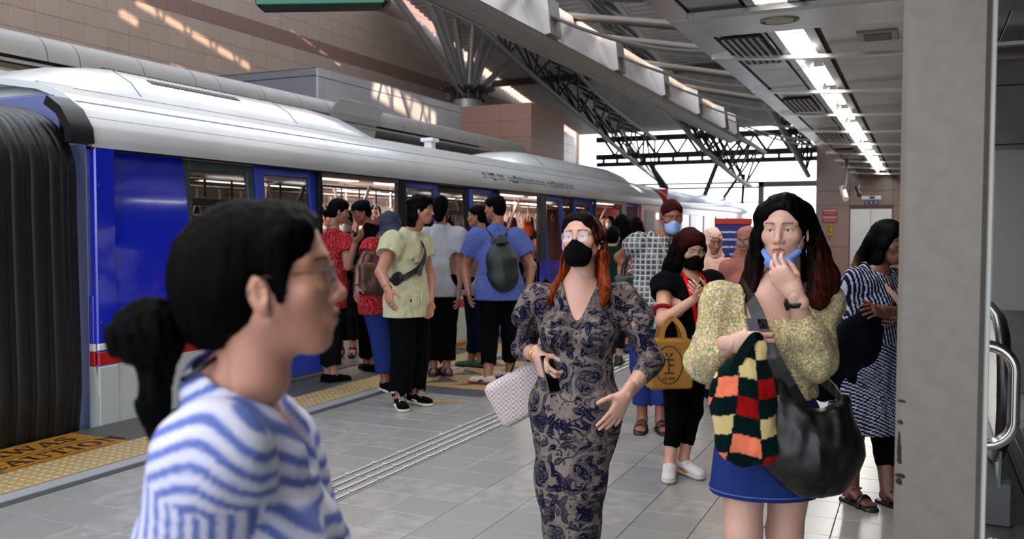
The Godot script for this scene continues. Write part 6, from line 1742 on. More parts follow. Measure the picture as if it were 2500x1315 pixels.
	for x in [-0.15, 0.15]:
		block("leg", nb, B * Vector3(x, 0, -0.02) + Vector3(0, 0.48, 0), Vector3(0.03, 0.96, 0.03), paint("post grey", Color(0.3, 0.32, 0.34), 0.5), 0.004, B)

func build_people() -> void:
	woman_stripes()
	woman_lace()
	woman_floral()
	woman_lanyard()
	man_plaid()
	person_khaki()
	man_white()
	man_blue()
	man_cropped()
	woman_stripe_dress()
	women_veiled()
	door_crowd()
const POSES := {
	"stripe_fg": {"H": 1.50, "head": [124, -7, 0], "at": Vector3(-0.908, 0, -0.988), "hd": Vector3(0.042, 1.345, -0.042), "nk": Vector3(-0.029, 1.184, -0.035), "sR": Vector3(0.059, 1.120, 0.092), "sL": Vector3(-0.072, 1.062, -0.185), "pv": Vector3(-0.044, 0.714, -0.028), "eR": Vector3(-0.042, 0.885, 0.053), "wR": Vector3(0.117, 0.806, 0.192), "eL": Vector3(-0.056, 0.818, -0.265), "wL": Vector3(-0.034, 0.594, -0.280), "aR": Vector3(0.062, 0.295, 0.108), "aL": Vector3(-0.032, 0.108, -0.060)},
	"lace": {"H": 1.60, "head": [3, -11, 3], "at": Vector3(-1.218, 0, -3.233), "hd": Vector3(0.003, 1.384, -0.063), "nk": Vector3(-0.007, 1.207, -0.072), "sR": Vector3(-0.164, 1.159, -0.030), "sL": Vector3(0.151, 1.164, -0.120), "pv": Vector3(-0.005, 0.772, -0.028), "eR": Vector3(-0.280, 0.935, -0.139), "wR": Vector3(-0.131, 0.936, 0.050), "eL": Vector3(0.275, 0.918, -0.135), "wL": Vector3(0.237, 0.822, 0.082), "aR": Vector3(-0.003, 0.024, 0.037), "aL": Vector3(-0.031, 0.013, -0.093), "kR": Vector3(-0.024, 0.343, 0.031), "kL": Vector3(-0.009, 0.341, -0.042)},
	"floral": {"H": 1.60, "head": [-4, 2, 0], "at": Vector3(-0.424, 0, -2.942), "hd": Vector3(0.017, 1.426, -0.066), "nk": Vector3(0.006, 1.241, -0.075), "sR": Vector3(-0.167, 1.193, 0.007), "sL": Vector3(0.133, 1.194, -0.131), "pv": Vector3(-0.014, 0.796, -0.026), "eR": Vector3(-0.208, 0.995, 0.057), "wR": Vector3(-0.094, 1.079, 0.188), "eL": Vector3(0.128, 1.017, 0.012), "wL": Vector3(0.080, 1.230, 0.134), "aR": Vector3(-0.074, 0.078, 0.094), "aL": Vector3(0.038, 0.021, -0.120), "kR": Vector3(-0.079, 0.451, 0.056), "kL": Vector3(0.033, 0.431, -0.060)},
	"lanyard": {"H": 1.50, "head": [41, 20, 0], "at": Vector3(-1.275, 0, -5.085), "hd": Vector3(0.047, 1.325, -0.079), "nk": Vector3(0.030, 1.158, -0.108), "sR": Vector3(-0.081, 1.113, 0.011), "sL": Vector3(0.152, 1.121, -0.184), "pv": Vector3(0.012, 0.739, -0.054), "eR": Vector3(-0.043, 0.921, 0.180), "wR": Vector3(0.140, 1.052, 0.172), "eL": Vector3(0.230, 0.931, -0.028), "wL": Vector3(0.189, 1.065, 0.148), "aR": Vector3(-0.027, 0.090, 0.049), "aL": Vector3(0.027, 0.090, -0.049), "kR": Vector3(-0.005, 0.385, 0.011), "kL": Vector3(0.065, 0.371, -0.098)},
	"plaid": {"H": 1.66, "head": [27, 14, 0], "at": Vector3(-1.735, 0, -6.169), "hd": Vector3(0.118, 1.531, -0.067), "nk": Vector3(0.033, 1.379, -0.076), "sR": Vector3(-0.115, 1.338, -0.005), "sL": Vector3(0.161, 1.320, -0.187), "pv": Vector3(-0.023, 0.854, -0.057), "eR": Vector3(-0.305, 1.230, -0.189), "wR": Vector3(-0.154, 1.118, -0.027), "eL": Vector3(0.103, 1.075, -0.321), "wL": Vector3(0.135, 0.907, -0.140), "aR": Vector3(-0.062, 0.090, 0.014), "aL": Vector3(0.062, 0.090, -0.014), "kR": Vector3(-0.068, 0.472, 0.036), "kL": Vector3(0.059, 0.469, -0.045)},
	"khaki": {"H": 1.75, "head": [109, 2, 0], "at": Vector3(-3.789, 0, -6.191), "hd": Vector3(0.076, 1.596, -0.105), "nk": Vector3(-0.005, 1.402, -0.059), "sR": Vector3(-0.047, 1.331, 0.135), "sL": Vector3(-0.007, 1.327, -0.226), "pv": Vector3(-0.009, 0.891, -0.030), "eR": Vector3(-0.031, 1.100, 0.328), "wR": Vector3(0.135, 0.983, 0.494), "eL": Vector3(0.070, 1.038, -0.254), "wL": Vector3(0.156, 0.835, -0.111), "aR": Vector3(-0.003, 0.090, 0.103), "aL": Vector3(0.003, 0.090, -0.103), "kR": Vector3(0.010, 0.461, 0.066), "kL": Vector3(0.029, 0.454, -0.140)},
	"white": {"H": 1.75, "head": [199, 0, 0], "at": Vector3(-4.281, 0, -7.615), "hd": Vector3(-0.027, 1.653, -0.061), "nk": Vector3(-0.012, 1.440, -0.058), "sR": Vector3(0.137, 1.368, -0.122), "sL": Vector3(-0.174, 1.367, -0.014), "pv": Vector3(0.000, 0.923, -0.034), "eR": Vector3(0.156, 1.067, -0.118), "wR": Vector3(0.207, 0.835, -0.006), "eL": Vector3(-0.216, 1.073, -0.062), "wL": Vector3(-0.126, 0.879, 0.091), "aR": Vector3(0.058, 0.090, -0.028), "aL": Vector3(-0.058, 0.090, 0.028), "kR": Vector3(0.059, 0.433, -0.043), "kL": Vector3(-0.068, 0.430, -0.007)},
	"blue": {"H": 1.76, "head": [-92, 2, 0], "at": Vector3(-3.601, 0, -7.547), "hd": Vector3(-0.069, 1.645, -0.041), "nk": Vector3(-0.051, 1.440, -0.040), "sR": Vector3(0.100, 1.355, -0.154), "sL": Vector3(-0.203, 1.355, 0.051), "pv": Vector3(-0.003, 0.918, -0.032), "eR": Vector3(0.239, 1.091, -0.203), "wR": Vector3(0.262, 0.857, -0.082), "eL": Vector3(-0.346, 1.088, 0.032), "wL": Vector3(-0.254, 0.871, 0.150), "aR": Vector3(0.029, 0.090, -0.177), "aL": Vector3(-0.029, 0.090, 0.177), "kR": Vector3(0.064, 0.448, -0.101), "kL": Vector3(-0.078, 0.457, 0.052)},
	"cropped": {"H": 1.66, "head": [-78, 3, 0], "at": Vector3(-4.221, 0, -8.269), "hd": Vector3(-0.003, 1.579, -0.042), "nk": Vector3(0.021, 1.378, -0.043), "sR": Vector3(0.094, 1.304, -0.174), "sL": Vector3(-0.060, 1.306, 0.098), "pv": Vector3(0.026, 0.881, -0.014), "eR": Vector3(0.104, 1.019, -0.166), "wR": Vector3(0.077, 0.774, -0.132), "eL": Vector3(-0.081, 1.022, 0.124), "wL": Vector3(-0.031, 0.772, 0.117), "aR": Vector3(0.054, 0.072, 0.002), "aL": Vector3(-0.054, 0.056, -0.002), "kR": Vector3(0.049, 0.329, -0.007), "kL": Vector3(-0.005, 0.329, 0.018)},
	"stripedress": {"H": 1.55, "head": [57, 8, 0], "at": Vector3(-0.221, 0, -4.970), "hd": Vector3(0.067, 1.367, -0.090), "nk": Vector3(0.015, 1.217, -0.060), "sR": Vector3(-0.075, 1.165, 0.066), "sL": Vector3(0.084, 1.151, -0.214), "pv": Vector3(-0.018, 0.763, -0.021), "eR": Vector3(-0.174, 0.978, -0.097), "wR": Vector3(-0.018, 0.984, 0.075), "eL": Vector3(0.125, 0.994, -0.002), "wL": Vector3(0.045, 1.029, 0.213), "aR": Vector3(-0.089, 0.090, 0.021), "aL": Vector3(0.089, 0.090, -0.021), "kR": Vector3(-0.097, 0.370, 0.064), "kL": Vector3(0.065, 0.352, -0.097)},
	"peach": {"H": 1.52, "head": [37, 12, 0], "at": Vector3(-1.606, 0, -7.665), "hd": Vector3(-0.031, 1.337, -0.044), "nk": Vector3(-0.021, 1.160, -0.040), "sR": Vector3(-0.131, 1.108, 0.049), "sL": Vector3(0.081, 1.105, -0.143), "pv": Vector3(-0.012, 0.746, -0.022), "eR": Vector3(-0.115, 0.888, 0.189), "wR": Vector3(0.012, 0.819, 0.366), "eL": Vector3(0.068, 0.866, -0.248), "wL": Vector3(0.060, 0.735, -0.061), "aR": Vector3(-0.021, 0.090, 0.067), "aL": Vector3(0.021, 0.090, -0.067), "kR": Vector3(-0.029, 0.417, -0.002), "kL": Vector3(0.025, 0.417, -0.027)},
	"pink": {"H": 1.55, "head": [-10, 5, 0], "at": Vector3(-1.270, 0, -7.345), "hd": Vector3(-0.026, 1.348, -0.047), "nk": Vector3(-0.023, 1.175, -0.040), "sR": Vector3(-0.148, 1.125, 0.020), "sL": Vector3(0.116, 1.125, -0.102), "pv": Vector3(-0.013, 0.752, -0.021), "eR": Vector3(-0.144, 0.868, -0.054), "wR": Vector3(-0.026, 0.982, 0.111), "eL": Vector3(0.085, 0.869, -0.167), "wL": Vector3(0.082, 0.714, 0.007), "aR": Vector3(-0.038, 0.090, 0.018), "aL": Vector3(0.038, 0.090, -0.018), "kR": Vector3(-0.044, 0.374, 0.007), "kL": Vector3(0.032, 0.374, -0.028)},
	"redbun": {"H": 1.62, "head": [131, 12, 0], "at": Vector3(-5.040, 0, -6.871), "hd": Vector3(0.039, 1.611, -0.092), "nk": Vector3(-0.003, 1.406, -0.063), "sR": Vector3(0.153, 1.322, -0.021), "sL": Vector3(-0.134, 1.319, -0.131), "pv": Vector3(-0.025, 0.899, -0.022), "eR": Vector3(0.271, 1.099, 0.097), "wR": Vector3(0.373, 1.318, 0.125), "eL": Vector3(-0.174, 1.043, -0.130), "wL": Vector3(0.009, 1.203, -0.142), "aR": Vector3(0.025, -0.013, -0.010), "aL": Vector3(-0.058, -0.022, -0.026), "kR": Vector3(0.018, 0.354, -0.024), "kL": Vector3(-0.035, 0.354, 0.001)},
	"cap": {"H": 1.68, "head": [-41, 18, 0], "at": Vector3(-5.064, 0, -7.575), "hd": Vector3(-0.119, 1.614, -0.021), "nk": Vector3(-0.040, 1.439, -0.071), "sR": Vector3(0.094, 1.353, -0.178), "sL": Vector3(-0.107, 1.300, 0.060), "pv": Vector3(-0.014, 0.900, -0.026), "eR": Vector3(0.058, 1.069, -0.138), "wR": Vector3(0.005, 1.070, 0.109), "eL": Vector3(-0.098, 1.028, 0.158), "wL": Vector3(-0.068, 1.277, 0.133), "aR": Vector3(0.038, -0.019, -0.017), "aL": Vector3(-0.066, -0.027, -0.024), "kR": Vector3(0.032, 0.315, -0.029), "kL": Vector3(-0.044, 0.314, 0.006)},
	"batik": {"H": 1.55, "head": [142, 10, 0], "at": Vector3(-4.322, 0, -6.725), "hd": Vector3(-0.048, 1.482, -0.153), "nk": Vector3(-0.085, 1.319, -0.073), "sR": Vector3(-0.090, 1.285, 0.118), "sL": Vector3(-0.021, 1.244, -0.177), "pv": Vector3(-0.080, 0.827, 0.006), "eR": Vector3(-0.081, 1.082, 0.290), "wR": Vector3(-0.004, 0.934, 0.452), "eL": Vector3(0.001, 0.978, -0.172), "wL": Vector3(0.063, 0.776, -0.075), "aR": Vector3(0.013, 0.090, 0.055), "aL": Vector3(-0.013, 0.090, -0.055), "kR": Vector3(-0.022, 0.380, 0.051), "kL": Vector3(-0.033, 0.367, -0.053)},
	"masked": {"H": 1.66, "at": Vector3(-5.900, 0, -8.346), "facing": 25, "pitch": 12},
	"rider_a": {"H": 1.79, "at": Vector3(-6.600, 0, -9.986), "facing": 33, "pitch": 5},
	"rider_b": {"H": 1.69, "at": Vector3(-6.950, 0, -10.884), "facing": 53, "pitch": 0},
	"rider_c": {"H": 1.66, "at": Vector3(-6.000, 0, -13.043), "facing": 195, "pitch": 0},
	"rider_d": {"H": 1.69, "at": Vector3(-6.200, 0, -14.194), "facing": 174, "pitch": 0},
	"rider_e": {"H": 1.61, "at": Vector3(-6.700, 0, -14.185), "facing": 225, "pitch": 0},
	"rider_f": {"H": 1.76, "at": Vector3(-6.000, 0, -17.978), "facing": -2, "pitch": 0},
	"rider_g": {"H": 1.81, "at": Vector3(-6.500, 0, -18.901), "facing": 79, "pitch": 0},
	"boy": {"H": 1.48, "at": Vector3(-2.959, 0, -8.992), "facing": 183, "pitch": 0},
	"long_hair": {"H": 1.63, "at": Vector3(-3.185, 0, -9.996), "facing": 190, "pitch": 0},
	"dark_red": {"H": 1.62, "at": Vector3(-3.358, 0, -11.128), "facing": 192, "pitch": 0},
	"rider_i": {"H": 1.72, "at": Vector3(-6.300, 0, -8.546), "facing": 96, "pitch": 0},
}
# ------------------------------------------------------------------ materials and simple shapes
var mats := {}

func noise_tex(freq: float, a: Color, b: Color, size := 256, oct := 3, kind := FastNoiseLite.TYPE_SIMPLEX_SMOOTH, mid := 0.5) -> NoiseTexture2D:
	var n := FastNoiseLite.new()
	n.noise_type = kind
	n.seed = 7
	n.frequency = freq
	n.fractal_octaves = oct
	var g := Gradient.new()
	g.set_color(0, a)
	g.set_color(1, b)
	g.set_offset(0, maxf(0.0, mid - 0.35))
	g.set_offset(1, minf(1.0, mid + 0.35))
	var t := NoiseTexture2D.new()
	t.width = size
	t.height = size
	t.seamless = true
	t.noise = n
	t.color_ramp = g
	return t

func paint(key: String, c: Color, rough := 0.6, metal := 0.0) -> StandardMaterial3D:
	if mats.has(key):
		return mats[key]
	var m := StandardMaterial3D.new()
	m.resource_name = key
	m.albedo_color = c
	m.roughness = rough
	m.metallic = metal
	mats[key] = m
	return m

# a material with grain that runs through the whole place, so that neighbours differ
func grainy(key: String, c: Color, rough: float, tex: Texture2D, scale: Vector3, metal := 0.0, world := true) -> StandardMaterial3D:
	var m := paint(key, c, rough, metal)
	m.albedo_texture = tex
	m.uv1_triplanar = true
	m.uv1_world_triplanar = world
	m.uv1_scale = scale
	return m

func glow(key: String, c: Color, e: float) -> StandardMaterial3D:
	var m := paint(key, c, 0.5)
	m.emission_enabled = true
	m.emission = c
	m.emission_energy_multiplier = e
	return m

func pane(key: String, c: Color, a: float, rough := 0.03) -> StandardMaterial3D:
	var m := paint(key, Color(c, a), rough)
	m.transparency = BaseMaterial3D.TRANSPARENCY_ALPHA
	m.metallic_specular = 0.6
	return m

var blocks := {}
# a block with chamfered edges
func block_mesh(size: Vector3, bevel := 0.004) -> ArrayMesh:
	var key := "%s|%s" % [size, bevel]
	if blocks.has(key):
		return blocks[key]
	var h := size * 0.5
	var b := minf(bevel, minf(h.x, minf(h.y, h.z)) * 0.9)
	var st := SurfaceTool.new()
	st.begin(Mesh.PRIMITIVE_TRIANGLES)
	var face := func(pts: Array):
		var n: Vector3 = (pts[2] - pts[0]).cross(pts[1] - pts[0]).normalized()
		var mid := Vector3.ZERO
		for p in pts: mid += p
		if n.dot(mid) < 0:
			pts.reverse()
			n = -n
		for i in range(1, pts.size() - 1):
			for p in [pts[0], pts[i], pts[i + 1]]:
				st.set_normal(n)
				st.add_vertex(p)
	for ax in 3:
		var u := (ax + 1) % 3
		var w := (ax + 2) % 3
		for s in [-1.0, 1.0]:
			var pts := []
			for q in [[-1, -1], [1, -1], [1, 1], [-1, 1]]:
				var p := Vector3.ZERO
				p[ax] = s * h[ax]; p[u] = q[0] * (h[u] - b); p[w] = q[1] * (h[w] - b)
				pts.append(p)
			face.call(pts)
		for s in [-1.0, 1.0]:
			for t in [-1.0, 1.0]:
				var pts := []
				for q in [[0, -1], [1, -1], [1, 1], [0, 1]]:
					var p := Vector3.ZERO
					p[ax] = q[1] * (h[ax] - b)
					p[u] = s * (h[u] - (b if q[0] == 1 else 0.0))
					p[w] = t * (h[w] - (0.0 if q[0] == 1 else b))
					pts.append(p)
				face.call(pts)
	for sx in [-1.0, 1.0]:
		for sy in [-1.0, 1.0]:
			for sz in [-1.0, 1.0]:
				var s := Vector3(sx, sy, sz)
				face.call([s * (h - Vector3(0, b, b)), s * (h - Vector3(b, 0, b)), s * (h - Vector3(b, b, 0))])
	var m := st.commit()
	blocks[key] = m
	return m

func block(called: String, parent: Node, at: Vector3, size: Vector3, mat: Material, bevel := 0.004, turn := Basis()) -> MeshInstance3D:
	var o := add_mesh(called, block_mesh(size, bevel), mat, parent)
	o.transform = Transform3D(turn, at)
	return o

# a block between two corners
func span(called: String, parent: Node, a: Vector3, b: Vector3, mat: Material, bevel := 0.004) -> MeshInstance3D:
	return block(called, parent, (a + b) * 0.5, (b - a).abs(), mat, bevel)

func tube_into(st: SurfaceTool, pts: Array, r: float, sides := 8, closed := false, r2 := -1.0) -> void:
	var n := pts.size()
	var rings := []
	var side := Vector3.ZERO
	for i in n:
		var t: Vector3
		if closed:
			t = pts[(i + 1) % n] - pts[(i + n - 1) % n]
		else:
			t = pts[mini(i + 1, n - 1)] - pts[maxi(i - 1, 0)]
		t = t.normalized()
		if side == Vector3.ZERO:
			side = t.cross(Vector3(0.31, 0.87, 0.38)).normalized()
		side = (side - t * side.dot(t)).normalized()
		var up := t.cross(side)
		var ring := []
		var rr := r if r2 < 0.0 else lerpf(r, r2, float(i) / (n - 1))
		for k in sides:
			var a := TAU * k / sides
			var d := side * cos(a) + up * sin(a)
			ring.append([pts[i] + d * rr, d])
		rings.append(ring)
	for i in (n if closed else n - 1):
		var A: Array = rings[i]
		var B: Array = rings[(i + 1) % n]
		for k in sides:
			var q := (k + 1) % sides
			for v in [A[k], B[k], B[q], A[k], B[q], A[q]]:
				st.set_normal(v[1])
				st.add_vertex(v[0])
	if not closed:
		for e in [0, n - 1]:
			var d: Vector3 = (pts[0] - pts[1]).normalized() if e == 0 else (pts[n - 1] - pts[n - 2]).normalized()
			for k in sides:
				var a: Vector3 = rings[e][k][0]
				var b: Vector3 = rings[e][(k + 1) % sides][0]
				for v in ([pts[e], a, b] if e == 0 else [pts[e], b, a]):
					st.set_normal(d)
					st.add_vertex(v)

func tube(called: String, parent: Node, pts: Array, r: float, mat: Material, sides := 8, closed := false) -> MeshInstance3D:
	var st := SurfaceTool.new()
	st.begin(Mesh.PRIMITIVE_TRIANGLES)
	tube_into(st, pts, r, sides, closed)
	return add_mesh(called, st.commit(), mat, parent)

# many straight bars as one mesh: [from, to, radius] each
func bars(called: String, parent: Node, list: Array, mat: Material, sides := 6) -> MeshInstance3D:
	var st := SurfaceTool.new()
	st.begin(Mesh.PRIMITIVE_TRIANGLES)
	for b in list:
		tube_into(st, [b[0], b[1]], b[2], sides)
	return add_mesh(called, st.commit(), mat, parent)

# a closed outline in x and y, carried along z
func prism(called: String, parent: Node, outline: Array, z0: float, z1: float, mat: Material, smooth := false) -> MeshInstance3D:
	var pts := PackedVector2Array(outline)
	if Geometry2D.is_polygon_clockwise(pts):
		pts.reverse()
	var st := SurfaceTool.new()
	st.begin(Mesh.PRIMITIVE_TRIANGLES)
	var n := pts.size()
	var hi := maxf(z0, z1)
	var lo := minf(z0, z1)
	var nrm := []
	for i in n:
		var d := (pts[(i + 1) % n] - pts[i]).normalized()
		nrm.append(Vector3(d.y, -d.x, 0))
	for i in n:
		var j := (i + 1) % n
		var na: Vector3 = nrm[i]
		var nb: Vector3 = nrm[i]
		if smooth:
			var p: Vector3 = nrm[(i + n - 1) % n]
			var q: Vector3 = nrm[j]
			if p.dot(nrm[i]) > 0.7: na = (p + nrm[i]).normalized()
			if q.dot(nrm[i]) > 0.7: nb = (q + nrm[i]).normalized()
		var a := Vector3(pts[i].x, pts[i].y, hi); var b := Vector3(pts[j].x, pts[j].y, hi)
		var c := Vector3(pts[j].x, pts[j].y, lo); var d := Vector3(pts[i].x, pts[i].y, lo)
		for v in [[a, na], [b, nb], [c, nb], [a, na], [c, nb], [d, na]]:
			st.set_normal(v[1])
			st.add_vertex(v[0])
	var tri := Geometry2D.triangulate_polygon(pts)
	for t in range(0, tri.size(), 3):
		var q := [pts[tri[t]], pts[tri[t + 1]], pts[tri[t + 2]]]
		var cw: bool = (q[1] - q[0]).cross(q[2] - q[0]) < 0.0
		for z in [hi, lo]:
			var order := [0, 2, 1] if (cw != (z == hi)) else [0, 1, 2]
			for k in order:
				st.set_normal(Vector3(0, 0, 1 if z == hi else -1))
				st.add_vertex(Vector3(q[k].x, q[k].y, z))
	return add_mesh(called, st.commit(), mat, parent)

# a strip of some thickness along a line in x and y, carried along z
func sheet(called: String, parent: Node, line: Array, thick: float, z0: float, z1: float, mat: Material) -> MeshInstance3D:
	var out := []
	var back := []
	var n := line.size()
	for i in n:
		var d: Vector2 = (line[mini(i + 1, n - 1)] - line[maxi(i - 1, 0)]).normalized()
		var s := Vector2(-d.y, d.x) * thick * 0.5
		out.append(line[i] + s)
		back.append(line[i] - s)
	back.reverse()
	return prism(called, parent, out + back, z0, z1, mat, true)

func words(called: String, parent: Node, text: String, at: Vector3, turn: Basis, height: float, mat: Material, face := "Droid Sans", bold := false, deep := 0.003) -> MeshInstance3D:
	var t := TextMesh.new()
	var f := SystemFont.new()
	f.font_names = PackedStringArray([face])
	f.font_weight = 700 if bold else 400
	t.font = f
	t.text = text
	t.font_size = 64
	t.pixel_size = height / 46.0
	t.depth = deep
	t.curve_step = 4.0
	var o := add_mesh(called, t, mat, parent)
	o.transform = Transform3D(turn, at)
	return o
# ------------------------------------------------------------------ people
var crease := FastNoiseLite.new()
var cache := {}
var skin_mat: StandardMaterial3D

func lin(c: Color) -> Color:
	return c.srgb_to_linear()

func head_field(man: bool) -> Fld:
	var f := Fld.new()
	f.ell(Vector3(0, 0.028, -0.014), Vector3(0.073, 0.087, 0.093))
	f.ell(Vector3(0, 0.05, 0.036), Vector3(0.06, 0.05, 0.048), Basis(), 0.03)
	f.ell(Vector3(0, -0.028, 0.03), Vector3(0.059, 0.07, 0.06), Basis(), 0.03)
	var w := 1.1 if man else 1.0
	f.ell(Vector3(0, -0.074, 0.044), Vector3(0.037 * w, 0.034, 0.04), Basis(), 0.025)
	f.ell(Vector3(0, -0.1, 0.064), Vector3(0.019 * w, 0.013, 0.016), Basis(), 0.02)
	f.cap(Vector3(0, 0.03, 0.079), Vector3(0, 0.0, 0.083), 0.012, 0.009, 0.015)
	for s in [-1.0, 1.0]:
		f.cap(Vector3(s * 0.05 * w, -0.05, 0.004), Vector3(s * 0.022, -0.092, 0.052), 0.017, 0.016, 0.03)
		f.ell(Vector3(s * 0.04, -0.02, 0.058), Vector3(0.025, 0.022, 0.02), Basis(), 0.02)
		f.cap(Vector3(s * 0.014, 0.026, 0.079), Vector3(s * 0.046, 0.027, 0.062), 0.013 * w, 0.011, 0.014)
	for s in [-1.0, 1.0]:
		f.ell(Vector3(s * 0.03, 0.006, 0.1), Vector3(0.02, 0.0125, 0.015), Basis(), 0.012, 1)
	for s in [-1.0, 1.0]:
		f.ell(Vector3(s * 0.03, 0.003, 0.0715), Vector3(0.0165, 0.0128, 0.0138), Basis(), 0.005)
		f.ell(Vector3(s * 0.0305, 0.0025, 0.088), Vector3(0.0132, 0.0042, 0.0105), Basis(Vector3(0, 0, 1), s * 0.08), 0.001, 1)
	f.cap(Vector3(0, 0.016, 0.084), Vector3(0, -0.028, 0.102), 0.007, 0.0105, 0.012)
	f.ell(Vector3(0, -0.032, 0.103), Vector3(0.011, 0.0095, 0.0105), Basis(), 0.008)
	f.ell(Vector3(0, -0.062, 0.076), Vector3(0.026, 0.02, 0.018), Basis(), 0.014)
	for s in [-1.0, 1.0]:
		f.ell(Vector3(s * 0.0135, -0.036, 0.094), Vector3(0.0075, 0.007, 0.0095), Basis(), 0.006)
		f.ell(Vector3(s * 0.007, -0.044, 0.1), Vector3(0.004, 0.0035, 0.006), Basis(), 0.002, 1)
		f.cap(Vector3(s * 0.018, -0.063, 0.086), Vector3(s * 0.003, -0.0585, 0.0945), 0.004, 0.0055, 0.005)
	f.cap(Vector3(-0.012, -0.0708, 0.0895), Vector3(0.012, -0.0708, 0.0895), 0.0058, 0.0058, 0.006)
	f.cap(Vector3(-0.017, -0.0648, 0.0965), Vector3(0.017, -0.0648, 0.0965), 0.0022, 0.0022, 0.003, 1)
	for s in [-1.0, 1.0]:
		var b := Basis(Vector3.UP, s * 0.42) * Basis(Vector3.RIGHT, -0.15)
		f.ell(Vector3(s * 0.077, -0.012, -0.008), Vector3(0.0065, 0.028, 0.017), b, 0.006)
		f.ell(Vector3(s * 0.073, -0.037, -0.001), Vector3(0.006, 0.009, 0.008), b, 0.006)
		f.ell(Vector3(s * 0.0845, -0.008, -0.003), Vector3(0.0062, 0.016, 0.008), b, 0.003, 1)
	f.cap(Vector3(0, -0.05, -0.022), Vector3(0, -0.14, -0.035), 0.05 * w, 0.05 * w, 0.025)
	return f

# vertices, normals, triangles and what each vertex shows: 0 skin, 1 lip, 2 brow, 3 lash, 4 white, 5 iris, 6 mouth line, 7 flushed skin
func head_mesh(man: bool, cell: float) -> Dictionary:
	var key := "head%s%s" % [man, cell]
	if cache.has(key):
		return cache[key]
	var m := head_field(man).mesh(cell)
	var V: PackedVector3Array = m.v
	var what := PackedByteArray()
	what.resize(V.size())
	for i in V.size():
		var p := V[i]
		var ax := absf(p.x)
		var bx := ax - 0.03
		var w := 0
		if p.z > 0.04:
			var ly := p.y + 0.0652
			if ax < 0.021 and pow(ax / 0.021, 2) + pow(ly / 0.0098, 2) < 1.0:
				w = 6 if absf(ly) < 0.0013 else 1
			elif absf(bx) < 0.0195 and absf(p.y - (0.0285 - 9.0 * bx * bx + bx * 0.05)) < (0.0034 - bx * 0.05):
				w = 2
			elif absf(bx) < 0.0148 and p.z > 0.06 and absf(p.y - (0.0082 - 16.0 * bx * bx)) < 0.0016:
				w = 3
			elif ax > 0.02 and ax < 0.055 and p.y < -0.012 and p.y > -0.04:
				w = 7
		what[i] = w
	var N := mesh_normals(V, m.i)
	var I: PackedInt32Array = m.i
	# the eyeballs
	for s in [-1.0, 1.0]:
		var c := Vector3(s * 0.03, 0.003, 0.0725)
		var first := V.size()
		for a in 13:
			for b in 17:
				var th := PI * 0.5 * a / 12.0
				var ph := TAU * b / 16.0
				var d := Vector3(sin(th) * cos(ph), sin(th) * sin(ph), cos(th))
				V.append(c + d * 0.0118)
				N.append(d)
				what.append(5 if th < 0.5 else 4)
		for a in 12:
			for b in 16:
				var q := first + a * 17 + b
				I.append_array(PackedInt32Array([q, q + 1, q + 18, q, q + 18, q + 17]))
	cache[key] = {"v": V, "n": N, "i": I, "w": what}
	return cache[key]

func head_colours(w: PackedByteArray, skin: Color, lip: Color, brow: Color) -> PackedColorArray:
	var s := lin(skin)
	var pal := [s, lin(lip), s.lerp(lin(brow), 0.75), s.lerp(Color(0.02, 0.015, 0.012), 0.8), Color(0.62, 0.6, 0.58), Color(0.02, 0.013, 0.01), lin(lip) * Color(0.35, 0.3, 0.3), s.lerp(Color(0.6, 0.22, 0.17), 0.07)]
	var c := PackedColorArray()
	c.resize(w.size())
	for i in w.size():
		c[i] = pal[w[i]]
	return c

